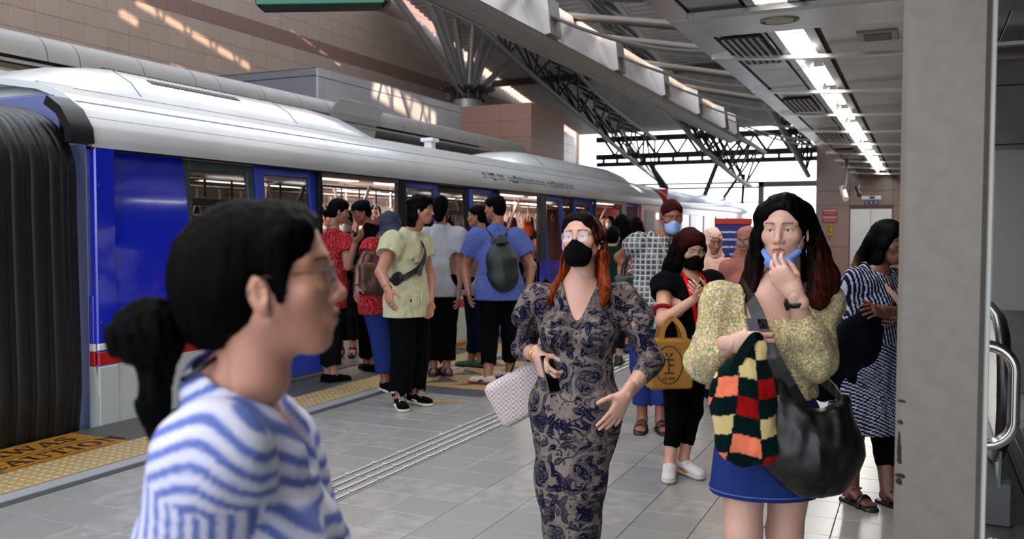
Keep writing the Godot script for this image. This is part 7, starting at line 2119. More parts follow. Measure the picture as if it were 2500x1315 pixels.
# right hand: wrist at the origin, fingers along y, palm towards z, thumb on the x side
func hand_mesh(pose: String, cell: float) -> Dictionary:
	var key := "hand%s%s" % [pose, cell]
	if cache.has(key):
		return cache[key]
	var poses := {
		"relaxed": [[0.25, 0.32, 0.4, 0.45], 0.06, Vector3(0.75, 0.62, 0.25), Vector3(0.35, 0.9, 0.2)],
		"grip": [[0.85, 0.95, 1.0, 1.05], 0.02, Vector3(0.62, 0.5, 0.6), Vector3(-0.1, 0.75, 0.65)],
		"fist": [[1.35, 1.4, 1.4, 1.4], 0.0, Vector3(0.5, 0.6, 0.62), Vector3(-0.55, 0.55, 0.6)],
		"pinch": [[0.62, 0.6, 0.65, 0.72], 0.03, Vector3(0.4, 0.75, 0.6), Vector3(-0.15, 0.9, 0.4)],
		"spread": [[0.1, 0.18, 0.22, 0.2], 0.17, Vector3(0.85, 0.5, 0.1), Vector3(0.6, 0.75, 0.1)],
		"cradle": [[0.5, 0.6, 0.65, 0.7], 0.03, Vector3(0.8, 0.5, 0.4), Vector3(0.1, 0.85, 0.5)],
	}
	var P: Array = poses[pose]
	var f := Fld.new()
	f.flat(Vector3(0, -0.03, 0), Vector3(0, 0.012, 0), 0.025, 0.027, Vector3.RIGHT, 0.78, 0.02)
	f.flat(Vector3(0.002, 0.022, 0), Vector3(0, 0.07, -0.001), 0.031, 0.038, Vector3.RIGHT, 0.4, 0.02)
	f.ell(Vector3(0.02, 0.035, 0.008), Vector3(0.016, 0.027, 0.013), Basis(Vector3(0, 0, 1), -0.5), 0.012)
	f.ell(Vector3(-0.02, 0.035, 0.007), Vector3(0.013, 0.028, 0.011), Basis(), 0.012)
	var bx := [0.0275, 0.0092, -0.0095, -0.0272]
	var by := [0.083, 0.087, 0.083, 0.073]
	var ln := [[0.04, 0.024, 0.018], [0.044, 0.028, 0.019], [0.04, 0.026, 0.018], [0.031, 0.019, 0.016]]
	for i in 4:
		var p := Vector3(bx[i], by[i], -0.001)
		var d := Vector3(0, 1, 0).rotated(Vector3(0, 0, 1), -(1.4 - i) * P[1])
		var axis := Vector3(1, 0, 0)
		f.cap(p - d * 0.03, p, 0.009, 0.0092, 0.01)
		for j in 3:
			d = d.rotated(axis, P[0][i] * [0.8, 1.0, 0.7][j])
			var q: Vector3 = p + d * ln[i][j]
			var r: float = [0.0086, 0.0078, 0.007][j] * (0.9 if i == 3 else 1.0)
			f.cap(p, q, r, r * 0.92, 0.003)
			p = q
	var t0 := Vector3(0.017, 0.018, 0.006)
	var t1: Vector3 = t0 + (P[2] as Vector3).normalized() * 0.043
	var t2: Vector3 = t1 + ((P[2] as Vector3).normalized() * 0.35 + (P[3] as Vector3).normalized()).normalized() * 0.032
	var t3: Vector3 = t2 + (P[3] as Vector3).normalized() * 0.024
	f.cap(t0, t1, 0.0145, 0.0108, 0.014)
	f.cap(t1, t2, 0.0105, 0.0092, 0.004)
	f.cap(t2, t3, 0.0092, 0.0075, 0.004)
	var m := f.mesh(cell)
	m.n = mesh_normals(m.v, m.i)
	cache[key] = m
	return m

func flat_colours(n: int, c: Color) -> PackedColorArray:
	var a := PackedColorArray()
	a.resize(n)
	a.fill(lin(c))
	return a

func add_mesh(called: String, m: Mesh, mat: Material, parent: Node) -> MeshInstance3D:
	var o := MeshInstance3D.new()
	o.name = called
	o.mesh = m
	o.material_override = mat
	parent.add_child(o, true)
	return o

# Solids are only noted here; run_jobs() meshes them all at the end.
var jobs := []

func solid(called: String, f: Fld, cell: float, mat: Material, parent: Node) -> MeshInstance3D:
	var o := add_mesh(called, null, mat, parent)
	jobs.append({"o": o, "f": f, "cell": cell})
	return o

# the same with a colour for each vertex, from its place
func tinted(called: String, f: Fld, cell: float, mat: Material, parent: Node, tint: Callable) -> MeshInstance3D:
	var o := add_mesh(called, null, mat, parent)
	jobs.append({"o": o, "f": f, "cell": cell, "tint": tint})
	return o

func do_job(i: int) -> void:
	var j: Dictionary = jobs[i]
	var m: Dictionary = j.f.mesh(j.cell)
	m.n = mesh_normals(m.v, m.i)
	if j.has("tint"):
		var c := PackedColorArray()
		for p in m.v:
			c.append(j.tint.call(p).srgb_to_linear())
		m.c = c
	elif j.has("skin"):
		m.c = flat_colours(m.v.size(), j.skin)
	j.m = m

func run_jobs() -> void:
	for i in jobs.size():
		do_job(i)
	for j in jobs:
		var b: Bag = j.get("bag", Bag.new())
		b.add(j.m.v, j.m.n, j.m.i, Transform3D(), j.m.get("c", PackedColorArray()))
		j.o.mesh = b.mesh()
	jobs.clear()

func look_basis(yaw: float, pitch: float, roll: float) -> Basis:
	return Basis(Vector3.UP, deg_to_rad(yaw)) * Basis(Vector3.RIGHT, deg_to_rad(pitch)) * Basis(Vector3(0, 0, 1), deg_to_rad(roll))

# Fills in the joints that a pose leaves out.
func pose_of(s: Dictionary) -> Dictionary:
	var J: Dictionary = s.duplicate()
	var H: float = s.H
	var left: Vector3 = (J.sL - J.sR).normalized()
	var up: Vector3 = ((J.sL + J.sR) * 0.5 - J.pv).normalized()
	var fwd := left.cross(up).normalized()
	J.left = left; J.up = up; J.fwd = fwd
	var hl := left
	if s.has("hip_yaw"):
		hl = Basis(Vector3.UP, deg_to_rad(s.hip_yaw)) * Vector3.RIGHT
	hl.y = 0; hl = hl.normalized()
	J.hl = hl
	J.hf = hl.cross(Vector3.UP).normalized()
	J.hR = J.pv - hl * 0.052 * H - Vector3(0, 0.01, 0)
	J.hL = J.pv + hl * 0.052 * H - Vector3(0, 0.01, 0)
	for x in ["R", "L"]:
		var sgn := -1.0 if x == "R" else 1.0
		if not J.has("e" + x):
			J["e" + x] = J["s" + x] - up * 0.172 * H + left * sgn * 0.04
			J["w" + x] = J["e" + x] - up * 0.15 * H + fwd * 0.05
		if not J.has("a" + x):
			J["a" + x] = Vector3(J["h" + x].x, 0.09, J["h" + x].z)
		if not J.has("k" + x):
			J["k" + x] = (J["h" + x] + J["a" + x]) * 0.5 + J.hf * 0.02
		J["a" + x].y = maxf(J["a" + x].y, 0.075)
		if not J.has("f" + x):
			J["f" + x] = J.hf
		elif J["f" + x] is float:
			J["f" + x] = Basis(Vector3.UP, deg_to_rad(J["f" + x])) * Vector3(0, 0, 1)
	return J

func torso(f: Fld, J: Dictionary, g: float, more: float, k := 0.03) -> void:
	var H: float = J.H
	var mid: Vector3 = (J.sL + J.sR) * 0.5
	var wide: float = J.sL.distance_to(J.sR) * 0.5
	var woman: bool = J.woman
	var chest: Vector3 = mid - J.up * 0.075 * H
	var waist: Vector3 = J.pv.lerp(mid, 0.38)
	f.flat(waist, chest, (0.072 if woman else 0.083) * H * g + more, 0.088 * H * g + more, J.left, 0.7, k)
	f.flat(J.pv, waist, 0.096 * H * g + more, (0.072 if woman else 0.083) * H * g + more, J.left, 0.72, k)
	f.flat(J.pv - J.hl * 0.045 * H - Vector3(0, 0.025 * H, 0), J.pv + J.hl * 0.045 * H - Vector3(0, 0.025 * H, 0), 0.062 * H * g + more, 0.062 * H * g + more, Vector3.UP, 1.0, k)
	f.cap(J.sR - J.up * 0.01, J.sL - J.up * 0.01, 0.033 * H + more, 0.033 * H + more, k)
	f.flat(chest, mid + J.up * 0.005, 0.088 * H * g + more, 0.05 * H + more, J.left, 0.62, k)
	f.cap(mid - J.up * 0.01, J.nk, 0.043 * H + more, 0.032 * H + more, 0.05)
	if woman:
		for s in [-1.0, 1.0]:
			f.ell(chest + J.left * s * 0.043 * H + J.fwd * 0.048 * H - J.up * 0.012 * H, Vector3.ONE * (0.038 * H + more), Basis(), 0.03)

func arm(f: Fld, J: Dictionary, x: String, more: float, g := 1.0, from := 0.0, to := 2.0, puff := 0.0) -> void:
	var H: float = J.H
	var s: Vector3 = J["s" + x]; var e: Vector3 = J["e" + x]; var w: Vector3 = J["w" + x]
	var a := s.lerp(e, minf(from, 1.0))
	var b := s.lerp(e, minf(to, 1.0))
	f.cap(a, b, 0.031 * H * g + more, lerpf(0.031, 0.025, minf(to, 1.0)) * H * g + more + puff, 0.03)
	if to > 1.0:
		var c := e.lerp(w, to - 1.0)
		f.cap(e, c, 0.025 * H * g + more + puff, lerpf(0.024, 0.0165, to - 1.0) * H * g + more + puff, 0.02)

func leg(f: Fld, J: Dictionary, x: String, more: float, g := 1.0, to := 2.0, straight := 0.0) -> void:
	var H: float = J.H
	var h: Vector3 = J["h" + x]; var k: Vector3 = J["k" + x]; var a: Vector3 = J["a" + x]
	f.cap(h, h.lerp(k, minf(to, 1.0)), 0.053 * H * g + more, lerpf(0.053, 0.035, minf(to, 1.0)) * H * g + more + straight * 0.3, 0.03)
	if to > 1.0:
		var c := k.lerp(a, to - 1.0)
		f.cap(k, c, 0.034 * H * g + more + straight * 0.4, lerpf(0.034, 0.022, to - 1.0) * H * g + more + straight, 0.03)
		f.ell(k.lerp(a, 0.3) - J["f" + x] * 0.012, Vector3(0.032, 0.075, 0.034) * (H / 1.65 * g) + Vector3.ONE * more, Basis(), 0.03)

func foot(f: Fld, J: Dictionary, x: String, toes: bool) -> void:
	var s: float = J.H / 1.65
	var a: Vector3 = J["a" + x]
	var d: Vector3 = J["f" + x]
	var side := d.cross(Vector3.UP)
	f.cap(a, a + d * 0.01 * s - Vector3(0, 0.04, 0), 0.034 * s, 0.034 * s, 0.02)
	f.cap(a - d * 0.025 * s - Vector3(0, 0.045, 0), a + d * 0.03 * s - Vector3(0, 0.045, 0), 0.03 * s, 0.03 * s, 0.02)
	f.flat(a + d * 0.02 * s - Vector3(0, 0.025, 0), a + d * 0.115 * s - Vector3(0, 0.058, 0), 0.034 * s, 0.042 * s, side, 0.45, 0.02)
	var inner := 1.0 if x == "R" else -1.0
	if toes:
		for i in 5:
			var o := side * -inner * (0.03 - i * 0.0155) * s
			var p := a + o + d * 0.12 * s - Vector3(0, 0.062, 0)
			f.cap(p, p + d * (0.042 - i * 0.006) * s, 0.0095 if i else 0.012, 0.0085 if i else 0.011, 0.006)

func creased(f: Fld, amount: float, freq := Vector3(9, 5, 9)) -> void:
	f.noise = crease
	f.fold = amount
	f.fold_f = freq

# The body: one surface of torso, limbs, head and hands.
func body(root: Node3D, J: Dictionary, d: Dictionary) -> void:
	var H: float = J.H
	var g: float = d.get("girth", 1.0)
	var skin: Color = d.skin
	var fine: float = d.get("cell", 0.004)
	var f := Fld.new()
	torso(f, J, g, 0.0)
	for x in ["R", "L"]:
		arm(f, J, x, 0.0, d.get("arms", 1.0))
		leg(f, J, x, 0.0, g)
		foot(f, J, x, d.get("bare_toes", false))
	var hb := look_basis(d.head[0], d.head[1], d.head[2])
	var hs: float = d.get("head_size", 0.93)
	var HT := Transform3D(hb.scaled(Vector3.ONE * hs), J.hd)
	var skull := HT * Vector3(0, -0.085, -0.028)
	f.cap(J.nk - J.up * 0.03, skull, 0.034 * H, 0.046 * hs * (1.08 if not J.woman else 1.0), 0.03)
	f.cut(Vector3.DOWN, Vector3(0, 0.0, 0))
	var b := Bag.new()
	var hm := head_mesh(not J.woman, fine)
	b.add(hm.v, hm.n, hm.i, HT, head_colours(hm.w, skin, d.get("lip", skin.lerp(Color(0.62, 0.25, 0.25), 0.5)), d.get("brow", Color(0.1, 0.07, 0.06))))
	for x in ["R", "L"]:
		var h: Array = d.get("hand" + x, [])
		var fd: Vector3 = (J["w" + x] - J["e" + x]).normalized()
		var inward: Vector3 = J.left * (1.0 if x == "R" else -1.0)
		var pose := "relaxed"
		if h.size():
			pose = h[0]
			if h.size() > 1: fd = (h[1] as Vector3).normalized()
			if h.size() > 2: inward = h[2]
		var pn := (inward - fd * inward.dot(fd)).normalized()
		var xx := fd.cross(pn)
		if x == "L":
			xx = -xx
		var hm2 := hand_mesh(pose, minf(fine, 0.0045))
		b.add(hm2.v, hm2.n, hm2.i, Transform3D(Basis(xx, fd, pn).scaled(Vector3.ONE * H / 1.68), J["w" + x]), flat_colours(hm2.v.size(), skin))
	jobs.append({"o": add_mesh("body", null, skin_mat, root), "f": f, "cell": d.get("body_cell", 0.014), "skin": skin, "bag": b})
	J.HT = HT

func top(root: Node3D, J: Dictionary, called: String, mat: Material, d: Dictionary) -> MeshInstance3D:
	var f := Fld.new()
	var H: float = J.H
	var g: float = d.get("girth", 1.0)
	var more: float = d.get("more", 0.014)
	torso(f, J, g, more, 0.04)
	var hem: float = d.get("hem", 0.1)
	if hem > -0.05:
		f.flat(J.pv + J.up * 0.1, J.pv - Vector3(0, hem + 0.04, 0), 0.09 * H * g + more, 0.106 * H * g + more + d.get("flare", 0.0), J.hl, 0.74, 0.04)
	for x in ["R", "L"]:
		arm(f, J, x, more + d.get("loose", 0.0), d.get("arms", 1.0), 0.0, d.get("sleeve", 0.6), d.get("puff", 0.0))
	# the neckline
	var mid: Vector3 = (J.sL + J.sR) * 0.5
	if d.has("vee"):
		var v: float = d.vee
		f.flat(mid + J.up * 0.03 + J.fwd * 0.02, mid - J.up * v + J.fwd * 0.1, 0.05 * H, 0.008, J.left, 1.0, 0.008, 1)
		f.ell(J.nk + J.up * 0.03, Vector3(0.045 * H, 0.06, 0.048 * H), Basis(J.left, J.up, J.fwd), 0.008, 1)
	elif d.has("square"):
		f.box(mid + J.up * 0.055 + J.fwd * 0.07, Vector3(0.062 * H, d.square, 0.075), 0.01, Basis(J.left, J.up, J.fwd), 0.008, 1)
		f.ell(J.nk + J.up * 0.02, Vector3(0.05 * H, 0.05, 0.05 * H), Basis(J.left, J.up, J.fwd), 0.008, 1)
	else:
		f.ell(J.nk + J.up * (0.045 - d.get("low", 0.0)) + J.fwd * 0.012, Vector3(0.037 * H, 0.05, 0.042 * H), Basis(J.left, J.up, J.fwd), 0.008, 1)
	if not d.get("whole", false):
		f.cut(Vector3.DOWN, J.pv - Vector3(0, hem, 0), 0.006)
	for x in ["R", "L"]:   # cuffs
		var s: float = d.get("sleeve", 0.6)
		if s < 1.0:
			var dd: Vector3 = (J["e" + x] - J["s" + x]).normalized()
			var c: Vector3 = J["s" + x].lerp(J["e" + x], s)
			f.flat(c + dd * 0.005, c + dd * 0.14, 0.085 * H, 0.085 * H, dd.cross(Vector3.UP), 1.0, 0.006, 1)
	creased(f, d.get("crease", 0.006), d.get("crease_f", Vector3(9, 5, 9)))
	return solid(called, f, d.get("cell", 0.012), mat, root)

func trousers(root: Node3D, J: Dictionary, called: String, mat: Material, d: Dictionary) -> MeshInstance3D:
	var f := Fld.new()
	var H: float = J.H
	var g: float = d.get("girth", 1.0)
	var more: float = d.get("more", 0.012)
	f.flat(J.pv + J.up * 0.09, J.pv - Vector3(0, 0.02, 0), 0.08 * H * g + minf(more, 0.006), 0.094 * H * g + minf(more, 0.008), J.hl, 0.74, 0.03)
	f.flat(J.pv - J.hl * 0.045 * H - Vector3(0, 0.025 * H, 0), J.pv + J.hl * 0.045 * H - Vector3(0, 0.025 * H, 0), 0.062 * H * g + more, 0.062 * H * g + more, Vector3.UP, 1.0, 0.03)
	for x in ["R", "L"]:
		leg(f, J, x, more, g, d.get("to", 1.9), d.get("straight", 0.0))
		var s: float = d.get("to", 1.9) - 1.0
		var dd: Vector3 = (J["a" + x] - J["k" + x]).normalized()
		var c: Vector3 = J["k" + x].lerp(J["a" + x], s)
		f.flat(c + dd * 0.008, c + dd * 0.2, 0.09, 0.09, dd.cross(Vector3.BACK), 1.0, 0.006, 1)
	f.cut(Vector3.UP, J.pv + J.up * 0.085, 0.006)
	creased(f, d.get("crease", 0.005), Vector3(8, 7, 8))
	return solid(called, f, d.get("cell", 0.013), mat, root)

# trainers and shoes: upper, sole and laces
func shoe(root: Node3D, J: Dictionary, x: String, upper: Material, sole: Material, lace: Material, accent: Material = null) -> void:
	var s: float = J.H / 1.65
	var a: Vector3 = J["a" + x]
	var d: Vector3 = J["f" + x]
	var g := Vector3(a.x, a.y - 0.09, a.z)
	var side := d.cross(Vector3.UP)
	var f := Fld.new()
	f.cap(g + Vector3(0, 0.05, 0) - d * 0.035 * s, g + Vector3(0, 0.052, 0) + d * 0.03 * s, 0.038 * s, 0.04 * s, 0.02)
	f.flat(g + Vector3(0, 0.05, 0) + d * 0.03 * s, g + Vector3(0, 0.033, 0) + d * 0.15 * s, 0.041 * s, 0.045 * s, side, 0.75, 0.02)
	f.cap(g + Vector3(0, 0.06, 0) - d * 0.01 * s, g + Vector3(0, 0.1, 0) - d * 0.012 * s, 0.04 * s, 0.039 * s, 0.02)
	f.cut(Vector3.DOWN, g + Vector3(0, 0.022, 0))
	f.cut((Vector3.UP * 0.95 - d * 0.1).normalized(), g + Vector3(0, 0.093, 0), 0.006)
	var u := solid("shoe", f, 0.008, upper, root)
	var f2 := Fld.new()
	f2.flat(g + Vector3(0, 0.016, 0) - d * 0.04 * s, g + Vector3(0, 0.016, 0) + d * 0.15 * s, 0.043 * s, 0.048 * s, side, 0.5, 0.0)
	f2.cut(Vector3.DOWN, g)
	f2.cut(Vector3.UP, g + Vector3(0, 0.03, 0), 0.004)
	solid("sole", f2, 0.008, sole, u)
	var f3 := Fld.new()
	for i in 5:
		var p := g + d * (0.04 + i * 0.018) * s + Vector3(0, 0.094 - i * 0.0075, 0) * s
		f3.cap(p - side * 0.022 * s - Vector3(0, 0.006, 0), p + side * 0.022 * s + d * 0.008 - Vector3(0, 0.006, 0), 0.0042, 0.0042, 0.0)
	solid("laces", f3, 0.0045, lace, u)
	if accent:
		var f4 := Fld.new()
		for q in [-1.0, 1.0]:
			f4.flat(g + side * q * 0.036 * s + d * 0.0 + Vector3(0, 0.06, 0), g + side * q * 0.042 * s + d * 0.07 * s + Vector3(0, 0.032, 0), 0.014, 0.012, d, 0.5, 0.0)
		solid("side_patch", f4, 0.006, accent, u)

func sandal(root: Node3D, J: Dictionary, x: String, sole: Material, strap: Material, bands: Array) -> void:
	var s: float = J.H / 1.65
	var a: Vector3 = J["a" + x]
	var d: Vector3 = J["f" + x]
	var g := Vector3(a.x, a.y - 0.09, a.z)
	var side := d.cross(Vector3.UP)
	var f2 := Fld.new()
	f2.flat(g + Vector3(0, 0.006, 0) - d * 0.045 * s, g + Vector3(0, 0.006, 0) + d * 0.15 * s, 0.037 * s, 0.047 * s, side, 0.5, 0.0)
	f2.cut(Vector3.DOWN, g)
	f2.cut(Vector3.UP, g + Vector3(0, 0.02, 0), 0.004)
	var u := solid("sandal", f2, 0.008, sole, root)
	for t in bands:
		var f := Fld.new()
		var c: Vector3 = g + d * t[0] * s
		for i in 6:
			var a0 := PI * i / 6.0
			var a1 := PI * (i + 1) / 6.0
			f.flat(c + side * cos(a0) * 0.045 * s + Vector3(0, 0.012 + sin(a0) * t[1] * s, 0), c + side * cos(a1) * 0.045 * s + Vector3(0, 0.012 + sin(a1) * t[1] * s, 0), t[2], t[2], d, 0.35, 0.004)
		solid("strap", f, 0.006, strap, u)

func hair_cap(f: Fld, size := 1.0, line := 0.0, low := 0.0) -> void:
	f.ell(Vector3(0, 0.036, -0.018), Vector3(0.08, 0.094, 0.1) * size, Basis(), 0.02)
	f.ell(Vector3(0, 0.056, 0.028), Vector3(0.069, 0.062, 0.063) * size, Basis(), 0.02)
	f.ell(Vector3(0, -0.02 - low, -0.045), Vector3(0.072, 0.075, 0.065) * size, Basis(), 0.03)
	f.ell(Vector3(0, -0.02 + line, 0.118), Vector3(0.066, 0.09, 0.095), Basis(), 0.01, 1)

# face mask: the lower face, puffed out a little; upto/down are heights on the face
func face_mask(root: Node3D, J: Dictionary, mat: Material, strap: Material, man := false, up := -0.012, down := -0.118, peak := 0.014) -> void:
	var f := Fld.new()
	f.ell(Vector3(0, -0.06, 0.048), Vector3(0.061, 0.062, 0.052), Basis(), 0.02)
	f.cap(Vector3(0, up - 0.012, 0.1), Vector3(0, -0.085, 0.09), 0.016, 0.022, 0.03)
	f.ell(Vector3(0, -0.085, 0.06), Vector3(0.045, 0.036, 0.038), Basis(), 0.02)
	f.cut(Vector3(0, 1, -0.28).normalized(), Vector3(0, up + peak - 0.004, 0.11), 0.01)
	f.cut(Vector3.DOWN, Vector3(0, down, 0), 0.008)
	f.cut(Vector3(0, 0, -1), Vector3(0, 0, 0.022), 0.004)
	f.noise = crease
	f.fold = 0.0015
	f.fold_f = Vector3(12, 40, 12)
	var o := solid("face_mask", f, 0.004, mat, root)
	o.transform = J.HT
	var f2 := Fld.new()
	for s in [-1.0, 1.0]:
		f2.cap(Vector3(s * 0.058, -0.03, 0.03), Vector3(s * 0.082, 0.025, -0.012), 0.0018, 0.0018, 0.0)
		f2.cap(Vector3(s * 0.055, -0.085, 0.03), Vector3(s * 0.08, -0.028, -0.012), 0.0018, 0.0018, 0.0)
	solid("ear_loops", f2, 0.0022, strap, o)

func spectacles(root: Node3D, J: Dictionary, rim: Material, lens: Material, r: float, thick := 0.0016, square := 1.0) -> void:
	var f := Fld.new()
	for s in [-1.0, 1.0]:
		var c := Vector3(s * (r + 0.009), 0.0, 0.101)
		for i in 24:
			var a := TAU * i / 24.0
			var b := TAU * (i + 1) / 24.0
			f.cap(c + Vector3(cos(a) * r, sin(a) * r * square, -absf(cos(a)) * 0.004), c + Vector3(cos(b) * r, sin(b) * r * square, -absf(cos(b)) * 0.004), thick, thick, 0.0)
		f.cap(Vector3(s * (2.0 * r + 0.009), 0.008, 0.097), Vector3(s * 0.079, 0.012, 0.0), thick, thick, 0.0)
		f.cap(Vector3(s * 0.079, 0.012, 0.0), Vector3(s * 0.08, -0.012, -0.024), thick, thick, 0.0)
		f.cap(Vector3(s * 0.008, -0.006, 0.1), Vector3(s * 0.01, -0.012, 0.094), 0.003, 0.003, 0.0)
	f.cap(Vector3(-0.01, 0.004, 0.102), Vector3(0.01, 0.004, 0.102), thick, thick, 0.0)
	var o := solid("spectacles", f, 0.0022, rim, root)
	o.transform = J.HT
	for s in [-1.0, 1.0]:
		var st := SurfaceTool.new()
		st.begin(Mesh.PRIMITIVE_TRIANGLES)
		var c := Vector3(s * (r + 0.009), 0.0, 0.1005)
		for i in 24:
			var a := TAU * i / 24.0
			var b := TAU * (i + 1) / 24.0
			st.set_normal(Vector3(0, 0, 1)); st.add_vertex(c)
			st.set_normal(Vector3(0, 0, 1)); st.add_vertex(c + Vector3(cos(b) * r, sin(b) * r * square, -absf(cos(b)) * 0.004))
			st.set_normal(Vector3(0, 0, 1)); st.add_vertex(c + Vector3(cos(a) * r, sin(a) * r * square, -absf(cos(a)) * 0.004))
		add_mesh("lens", st.commit(), lens, o)

func mark(o: Node3D, label: String, category: String, group := "", kind := "") -> Node3D:
	if label: o.set_meta("label", label)
	if category: o.set_meta("category", category)
	if group: o.set_meta("group", group)
	if kind: o.set_meta("kind", kind)
	return o

func base_node(called: String, at: Vector3) -> Node3D:
	var o := Node3D.new()
	var n := called
	var k := 0
	while used.has(n):
		k += 1
		n = "%s_%03d" % [called, k]
	used[n] = true
	o.name = n
	add_child(o)
	o.position = at
	return o
var used := {}
# ------------------------------------------------------------------ rounded solids: a distance field, meshed as surface nets
class Fld:
	var T: Array[Transform3D] = []
	var ln := PackedFloat32Array()
	var ra := PackedFloat32Array()
	var rb := PackedFloat32Array()
	var sc := PackedFloat32Array()
	var kk := PackedFloat32Array()
	var op := PackedInt32Array()
	var iv := PackedVector3Array()
	var lo := Vector3.ONE * 1e6
	var hi := Vector3.ONE * -1e6
	var fold := 0.0
	var fold_f := Vector3.ONE
	var noise: FastNoiseLite

	func put(t: Transform3D, l: float, a: float, b: float, s: float, k: float, o: int, inv := Vector3.ONE) -> void:
		iv.append(inv); T.append(t); ln.append(l); ra.append(a); rb.append(b); sc.append(s); kk.append(k); op.append(o)

	func grow(c: Vector3, r: float) -> void:
		lo = lo.min(c - Vector3.ONE * r)
		hi = hi.max(c + Vector3.ONE * r)

	static func frame(a: Vector3, b: Vector3, side: Vector3) -> Transform3D:
		var y := (b - a)
		y = y.normalized() if y.length() > 1e-5 else Vector3.UP
		var x := side - y * side.dot(y)
		if x.length() < 1e-3:
			x = Vector3(0.31, 0.2, 0.93) - y * Vector3(0.31, 0.2, 0.93).dot(y)
		x = x.normalized()
		return Transform3D(Basis(x, y, x.cross(y)), a)

	func cap(a: Vector3, b: Vector3, r1: float, r2: float, k := 0.02, o := 0) -> void:
		put(frame(a, b, Vector3(1, 0, 0)).affine_inverse(), a.distance_to(b), r1, r2, 1.0, k, o)
		if o == 0:
			grow(a, r1); grow(b, r2)

	# wide along side, thinner across it
	func flat(a: Vector3, b: Vector3, r1: float, r2: float, side: Vector3, squash: float, k := 0.02, o := 0) -> void:
		var f := frame(a, b, side)
		f.basis.z *= squash
		put(f.affine_inverse(), a.distance_to(b), r1, r2, 1.0 if squash == 1.0 else 0.0, k, o, Vector3(1, 1, 1.0 / squash))
		if o == 0:
			grow(a, r1 * maxf(1.0, squash)); grow(b, r2 * maxf(1.0, squash))

	func ell(c: Vector3, r: Vector3, bs := Basis(), k := 0.02, o := 0) -> void:
		put(Transform3D(bs * Basis.from_scale(r), c).affine_inverse(), 0.0, 1.0, 1.0, 0.0, k, o, Vector3.ONE / r)
		if o == 0:
			grow(c, maxf(r.x, maxf(r.y, r.z)))

	# keeps what lies on the far side of the plane from n
	func cut(n: Vector3, through: Vector3, k := 0.0) -> void:
		var f := frame(through, through + n, Vector3(0.3, 0.1, 0.8))
		put(f.affine_inverse(), -1.0, 0, 0, 1.0, k, 2)

	# a block with rounded edges
	func box(c: Vector3, half: Vector3, round: float, bs := Basis(), k := 0.0, o := 0) -> void:
		put(Transform3D(bs, c).affine_inverse(), -2.0, half.x, half.y, half.z, k, o + 10 * int(round * 10000.0))
		if o == 0:
			grow(c, half.length())

	func one(i: int, p: Vector3) -> float:
		var q: Vector3 = T[i] * p
		var l := ln[i]
		if l >= 0.0:
			var t := 0.0
			if l > 0.0:
				t = clampf(q.y / l, 0.0, 1.0)
				q.y -= t * l
			var m := q.length()
			if sc[i] == 1.0:
				return m - ra[i] - (rb[i] - ra[i]) * t
			return (m - ra[i] - (rb[i] - ra[i]) * t) * m / ((q * iv[i]).length() + 1e-9)
		if l < -1.5:
			var rr := float(op[i] / 10) / 10000.0
			q = q.abs() - Vector3(ra[i] - rr, rb[i] - rr, sc[i] - rr)
			return q.max(Vector3.ZERO).length() + minf(maxf(q.x, maxf(q.y, q.z)), 0.0) - rr
		return q.y

	func ev(p: Vector3, act: PackedInt32Array) -> float:
		var d := 10.0
		var plain := fold > 0.0
		for i in act:
			var q: Vector3 = T[i] * p
			var l := ln[i]
			var e: float
			if l > 0.0:
				var t := clampf(q.y / l, 0.0, 1.0)
				q.y -= t * l
				e = q.length() - ra[i] - (rb[i] - ra[i]) * t
				if sc[i] != 1.0:
					var m := q.length()
					e *= m / ((q * iv[i]).length() + 1e-9)
			elif l == 0.0:
				var m := q.length()
				e = (m - 1.0) * m / ((q * iv[i]).length() + 1e-9)
			elif l > -1.5:
				e = q.y
			else:
				e = one(i, p)
			var k := kk[i]
			var o := op[i] % 10
			if o == 0:
				if k > 0.0:
					var g := maxf(k - absf(d - e), 0.0)
					d = minf(d, e) - g * g * 0.25 / k
				else:
					d = minf(d, e)
			else:
				if plain:
					plain = false
					d += fold * noise.get_noise_3dv(p * fold_f)
				if o == 1:
					e = -e
				if k > 0.0:
					var g := maxf(k - absf(d - e), 0.0)
					d = maxf(d, e) + g * g * 0.25 / k
				else:
					d = maxf(d, e)
		if plain:
			d += fold * noise.get_noise_3dv(p * fold_f)
		return d

	func mesh(cell: float) -> Dictionary:
		const B := 8
		var slack := fold
		for k in kk:
			slack = maxf(slack, k * 0.25 + fold)
		var o := lo - Vector3.ONE * (cell * 2.0 + slack)
		var size := (hi + Vector3.ONE * (cell * 3.0 + slack) - o) / cell
		var bx := int(ceil(size.x / B)); var by := int(ceil(size.y / B)); var bz := int(ceil(size.z / B))
		var nx := bx * B; var ny := by * B; var nz := bz * B
		var sy := nx; var sz := nx * ny
		var val := PackedFloat32Array()
		val.resize(nx * ny * nz)
		val.fill(1.0)
		var R := cell * 4.6 * 1.7321
		var R2 := cell * 1.55 * 1.7321 * 1.15 + fold * 0.5
		var n := T.size()
		var all := PackedInt32Array(range(n))
		var live := PackedInt32Array()
